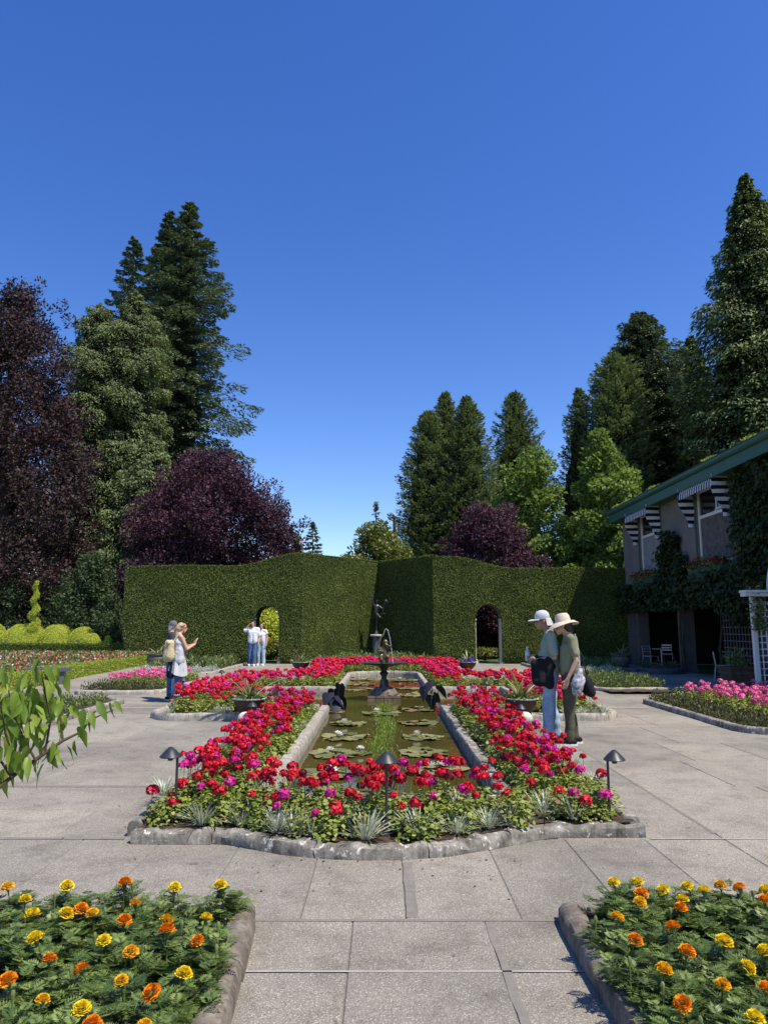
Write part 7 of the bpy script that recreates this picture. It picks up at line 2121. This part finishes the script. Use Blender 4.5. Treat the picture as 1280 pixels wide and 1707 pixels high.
# ------------------------------------------------------------------ café furniture in the shade
def table(label, x, y):
    t = thing("bistro_table", label, "table", (x, y, 0))
    MB().lathe([(0.34, 0.70), (0.35, 0.715), (0.34, 0.73)], 22).build("tabletop", "steel", t)
    MB().tube([(0, 0, 0.03), (0, 0, 0.70)], 0.028, 8).build("post", "steel", t)
    for q in range(3):
        a = q * 2.094
        MB().tube([(0, 0, 0.06), (0.27 * math.cos(a), 0.27 * math.sin(a), 0.015)], 0.016, 6).build("foot", "steel", t)
def chair(label, x, y, rz):
    t = thing("bistro_chair", label, "chair", (x, y, 0), rz, "metal bistro chairs")
    for a, b in ((-1, -1), (1, -1)):
        MB().tube([(a * 0.22, b * 0.24, 0), (a * 0.18, b * 0.18, 0.45)], 0.012, 6).build("leg", "steel", t)
    for a in (-1, 1):
        MB().tube([(a * 0.22, 0.26, 0), (a * 0.19, 0.19, 0.45), (a * 0.19, 0.24, 0.84)], 0.012, 6).build("leg", "steel", t)
    MB().box((0, 0, 0.455), (0.40, 0.40, 0.022)).build("seat", "steel", t)
    for zz in (0.62, 0.72, 0.82):
        MB().box((0, 0.205 + (zz - 0.45) * 0.1, zz), (0.37, 0.014, 0.045)).build("back_slat", "steel", t)
c = gnd(1206, 1136); chair("metal chair nearest the white trellis in the shade", c.x, c.y, 1.2)
c = gnd(1085, 1114); chair("metal chair beside the far pier in the shade", c.x, c.y, 0.4)
c = gnd(1122, 1110); chair("metal chair behind the round table in the shade", c.x, c.y + 0.5, 2.6)
c = gnd(1103, 1113); table("round metal table in the shaded arcade", c.x, c.y)
c = gnd(1222, 1122); table("round metal table behind the near metal chair", c.x, c.y)

# low planter mound in the arcade shade
c = gnd(1110, 1124)
pm = thing("low_planter", "low dark flower planter at the foot of the house", "planter", (c.x, c.y + 0.6, 0))
MB().lathe([(0.75, 0.0), (0.8, 0.16), (0.74, 0.18), (0.0, 0.19)], 20, cap=False).build("tub", "iron_grey", pm, smooth=True)
for q in range(9):
    link("foliage", BD[q % 3], pm, (0.55 * math.cos(q * 0.7), 0.55 * math.sin(q * 0.7), 0.17), scale=1.2)

# ------------------------------------------------------------------ white trellis arbour at the right edge
tx, ty = at(1260, 1140, 17.6).x, 17.6
tr = thing("white_trellis", "white lattice arbour with curved top at the right edge", "trellis", (tx, ty, 0))
TW, TH_ = 2.6, 2.28
for x in (0.05, TW - 0.05):
    MB().box((x, 0, TH_ / 2), (0.10, 0.10, TH_)).build("post", "white_paint", tr)
for zz, hh in ((TH_ + 0.04, 0.08), (TH_ - 0.16, 0.07), (0.15, 0.10)):
    MB().box((TW / 2 - (0.06 if zz > TH_ else 0), 0, zz), (TW - 0.2 + (0.40 if zz > TH_ else 0), 0.07 if zz < TH_ else 0.26, hh)).build("rail", "white_paint", tr)
MB().box((TW / 2, 0, TH_ + 0.115), (TW + 0.34, 0.34, 0.06)).build("cornice", "white_paint", tr)
q = 0
x = 0.20
while x < TW - 0.1:
    MB().box((x, -0.012, TH_ / 2), (0.028, 0.018, TH_ - 0.42)).build("lattice_bar", "white_paint", tr); x += 0.125
z = 0.30
while z < TH_ - 0.2:
    MB().box((TW / 2, 0.010, z), (TW - 0.2, 0.018, 0.028)).build("lattice_bar", "white_paint", tr); z += 0.15
V, F = [], []
nn = 20
for i in range(nn + 1):
    th = PI * i / nn
    for (rr, yy) in ((0, -0.06), (0.11, -0.06), (0.11, 0.06), (0, 0.06)):
        V.append((TW / 2 + 0.12 - (0.98 - rr) * math.cos(th), yy, TH_ + 0.147 + (1.35 - rr) * math.sin(th)))
for i in range(nn):
    for k_ in range(4): F.append((i * 4 + k_, i * 4 + (k_ + 1) % 4, (i + 1) * 4 + (k_ + 1) % 4, (i + 1) * 4 + k_))
MB().add(V, F).build("arch", "white_paint", tr, smooth=True)
for i in range(1, 12):
    xx = TW / 2 + 0.12 - 0.86 + i * 0.86 / 6
    zt = 1.24 * math.sqrt(max(0, 1 - ((xx - TW / 2 - 0.12) / 0.88) ** 2))
    if zt > 0.1: MB().box((xx, 0, TH_ + 0.147 + zt / 2), (0.03, 0.02, zt)).build("lattice_bar", "white_paint", tr)
# a little vine on the trellis post
lbv = LB(); n = 420
P = np.stack([RNG.normal(0.12, 0.10, n), -0.08 - np.abs(RNG.normal(0, 0.04, n)), 1.5 + np.abs(RNG.normal(0, 0.45, n))], 1)
P[:, 2] = np.minimum(P[:, 2], 2.5)
lbv.quads(P, unit(rdir(RNG, n) + np.array([0, -0.2, -0.5])), unit(rdir(RNG, n) + np.array([0, -1, 0.3])), 0.07, 0.05, RNG.random(n))
tv = thing("climbing_vine", "small green climber on the white trellis post", "vine", (tx, ty, 0), 0, "climbers on the house wall")
link("foliage", lbv.mesh("trellis_vine", "leaf_bedding"), tv)
MB().tube([(0.12, -0.085, 0), (0.10, -0.085, 1.2), (0.14, -0.085, 2.4)], [0.012, 0.01, 0.005], 6).build("stem", "bark", tv)
# dim lattice panel against the house
lp = thing("lattice_panel", "dim grey lattice panel in the arcade shade behind the chair", "trellis", (WX - 0.12, 21.0, 0))
for i in range(19): MB().box((0, -1.7 + i * 0.19, 1.05), (0.02, 0.03, 1.9)).build("lattice_bar", "wood_grey", lp)
for i in range(10): MB().box((-0.022, 0, 0.15 + i * 0.20), (0.02, 3.5, 0.03)).build("lattice_bar", "wood_grey", lp)

# ------------------------------------------------------------------ leafy branch reaching in at left
def dog_leaf():
    V, F = [], []
    out = [(0.0, 0.0), (0.12, 0.12), (0.185, 0.32), (0.175, 0.52), (0.11, 0.75), (0.04, 0.93), (0.0, 1.06)]
    n = len(out)
    for x, y in out:
        z = -0.22 * y * y
        V += [(-x, y, z + 0.30 * x - 0.02 * math.sin(y * 16)), (0, y, z), (x, y, z + 0.30 * x + 0.02 * math.sin(y * 16))]
    for i in range(n - 1):
        a, b = i * 3, (i + 1) * 3
        F += [(a, a + 1, b + 1, b), (a + 1, a + 2, b + 2, b + 1)]
    return MB().add(V, F).mesh("leaf", "leaf_dogwood", True, 0.5)
DL = dog_leaf()
rng = np.random.default_rng(1201)
sapling = thing("leafy_sapling", "young tree's leafy branch with hanging bright green leaves at left", "tree", (-1.75, 1.75, 0))
o_ = Vector((-1.75, 1.75, 0))
def R_(px, py, Y): return at(px, py, Y) - o_
main = [Vector((0, 0, 0)), Vector((0.02, 0, 0.55)), R_(-60, 1370, 1.8), R_(0, 1312, 1.86), R_(22, 1294, 1.88), R_(75, 1256, 1.92), R_(105, 1235, 1.94), R_(132, 1222, 1.96), R_(160, 1185, 1.98)]
MB().tube([Vector((0, 0, -0.02)), Vector((0.02, 0, 0.55)), Vector((-0.02, 0.05, 1.3)), Vector((0.0, 0.0, 1.9))], [0.022, 0.018, 0.013, 0.006], 8).build("trunk", "bark", sapling, smooth=True)
MB().tube(main[1:], [0.010, 0.008, 0.0055, 0.005, 0.0045, 0.004, 0.003, 0.0018], 7).build("branch", "twig", sapling, smooth=True)
twigs = [[(60, 1268, 1.90), (40, 1230, 1.90), (20, 1185, 1.88), (15, 1150, 1.86)], [(75, 1256, 1.92), (85, 1200, 1.93), (75, 1150, 1.92), (70, 1125, 1.90)], [(105, 1235, 1.94), (100, 1180, 1.96), (60, 1130, 1.95)], [(132, 1222, 1.96), (150, 1200, 1.98), (190, 1183, 2.0)], [(20, 1296, 1.87), (-10, 1250, 1.85), (-30, 1190, 1.83)], [(0, 1312, 1.86), (-40, 1280, 1.8), (-80, 1250, 1.78)], [(30, 1290, 1.88), (10, 1225, 1.80), (0, 1160, 1.76)]]
for tw in twigs:
    MB().tube([R_(*p) for p in tw], [0.0035] + [0.0025] * (len(tw) - 2) + [0.0012], 5).build("twig", "twig", sapling)
spots = [(35, 1290, 1.88), (70, 1275, 1.92), (97, 1295, 1.93), (128, 1292, 1.95), (65, 1310, 1.9), (148, 1235, 1.97), (150, 1252, 1.97), (160, 1245, 1.98), (140, 1215, 1.96), (185, 1203, 2.0), (165, 1188, 1.99), (2, 1345, 1.86)]
leaves_px = [(x, y, Y, rng.uniform(0.038, 0.068)) for x, y, Y in ((97, 1255, 1.93), (83, 1258, 1.92), (125, 1248, 1.95), (62, 1275, 1.9), (30, 1240, 1.88), (45, 1235, 1.89), (20, 1262, 1.87), (8, 1225, 1.86), (70, 1200, 1.92), (84, 1192, 1.93), (60, 1190, 1.9), (72, 1230, 1.91), (40, 1205, 1.9), (25, 1195, 1.88), (10, 1180, 1.86), (35, 1165, 1.9), (55, 1160, 1.9), (5, 1150, 1.86), (18, 1135, 1.86), (60, 1130, 1.9), (85, 1128, 1.95), (80, 1160, 1.93), (100, 1185, 1.95), (110, 1210, 1.95), (100, 1222, 1.94), (140, 1195, 1.97), (150, 1200, 1.98), (148, 1212, 1.97), (155, 1205, 1.98), (162, 1182, 1.99), (184, 1184, 2.0), (190, 1182, 2.0), (2, 1310, 1.86), (10, 1288, 1.86), (25, 1275, 1.87), (-5, 1260, 1.84), (3, 1240, 1.80), (12, 1208, 1.80), (-5, 1195, 1.78), (8, 1165, 1.77), (2, 1130, 1.78), (45, 1250, 1.88), (52, 1215, 1.85), (30, 1150, 1.83), (90, 1148, 1.94), (50, 1145, 1.93), (65, 1172, 1.96), (118, 1200, 1.96), (20, 1225, 1.9), (-15, 1215, 1.82), (-20, 1290, 1.82), (38, 1185, 1.84), (92, 1205, 1.9), (75, 1245, 1.93), (130, 1225, 1.96))]
for x, y, Y, L in leaves_px:
    for rep in range(3 if x < 90 and y < 1250 else (2 if x < 130 else 1)):
        p = R_(x + rng.normal(0, 9) * rep, y - 14 + rng.normal(0, 12) * rep, Y + rng.normal(0, 0.05))
        a = rng.uniform(0, 2 * PI)
        tilt = rng.uniform(-1.75, -0.85)
        Lr = L * rng.uniform(0.8, 1.15)
        link("leaf", DL, sapling, p, (tilt, rng.normal(0, 0.35), a), (Lr * rng.uniform(0.75, 1.25), Lr, Lr * rng.uniform(0.6, 2.0)))
# a second sapling just outside the view at right; its shade falls on the marigolds
sap2 = thing("leafy_sapling", "young leafy tree standing just outside the view at right", "tree", (3.3, 2.55, 0))
MB().tube([(0, 0, -0.02), (0.02, 0, 0.9), (-0.02, 0.05, 1.9), (0, 0, 2.6)], [0.024, 0.02, 0.014, 0.006], 8).build("trunk", "bark", sap2, smooth=True)
for i in range(9):
    a = i * 2.4; z = 1.5 + 0.13 * i; l = 0.85 - 0.05 * i
    e = Vector((l * math.cos(a), l * math.sin(a), z + 0.25))
    MB().tube([(0, 0, z), tuple(e * 0.5 + Vector((0, 0, z * 0.5 + 0.06))), tuple(e)], [0.008, 0.006, 0.002], 5).build("branch", "twig", sap2)
    for j in range(11):
        t = 0.3 + 0.7 * j / 10
        p = Vector((0, 0, z)) * (1 - t) + e * t
        link("leaf", DL, sap2, p, (rng.uniform(-1.4, -0.6), rng.normal(0, 0.3), rng.uniform(0, 6.28)), rng.uniform(0.09, 0.13))
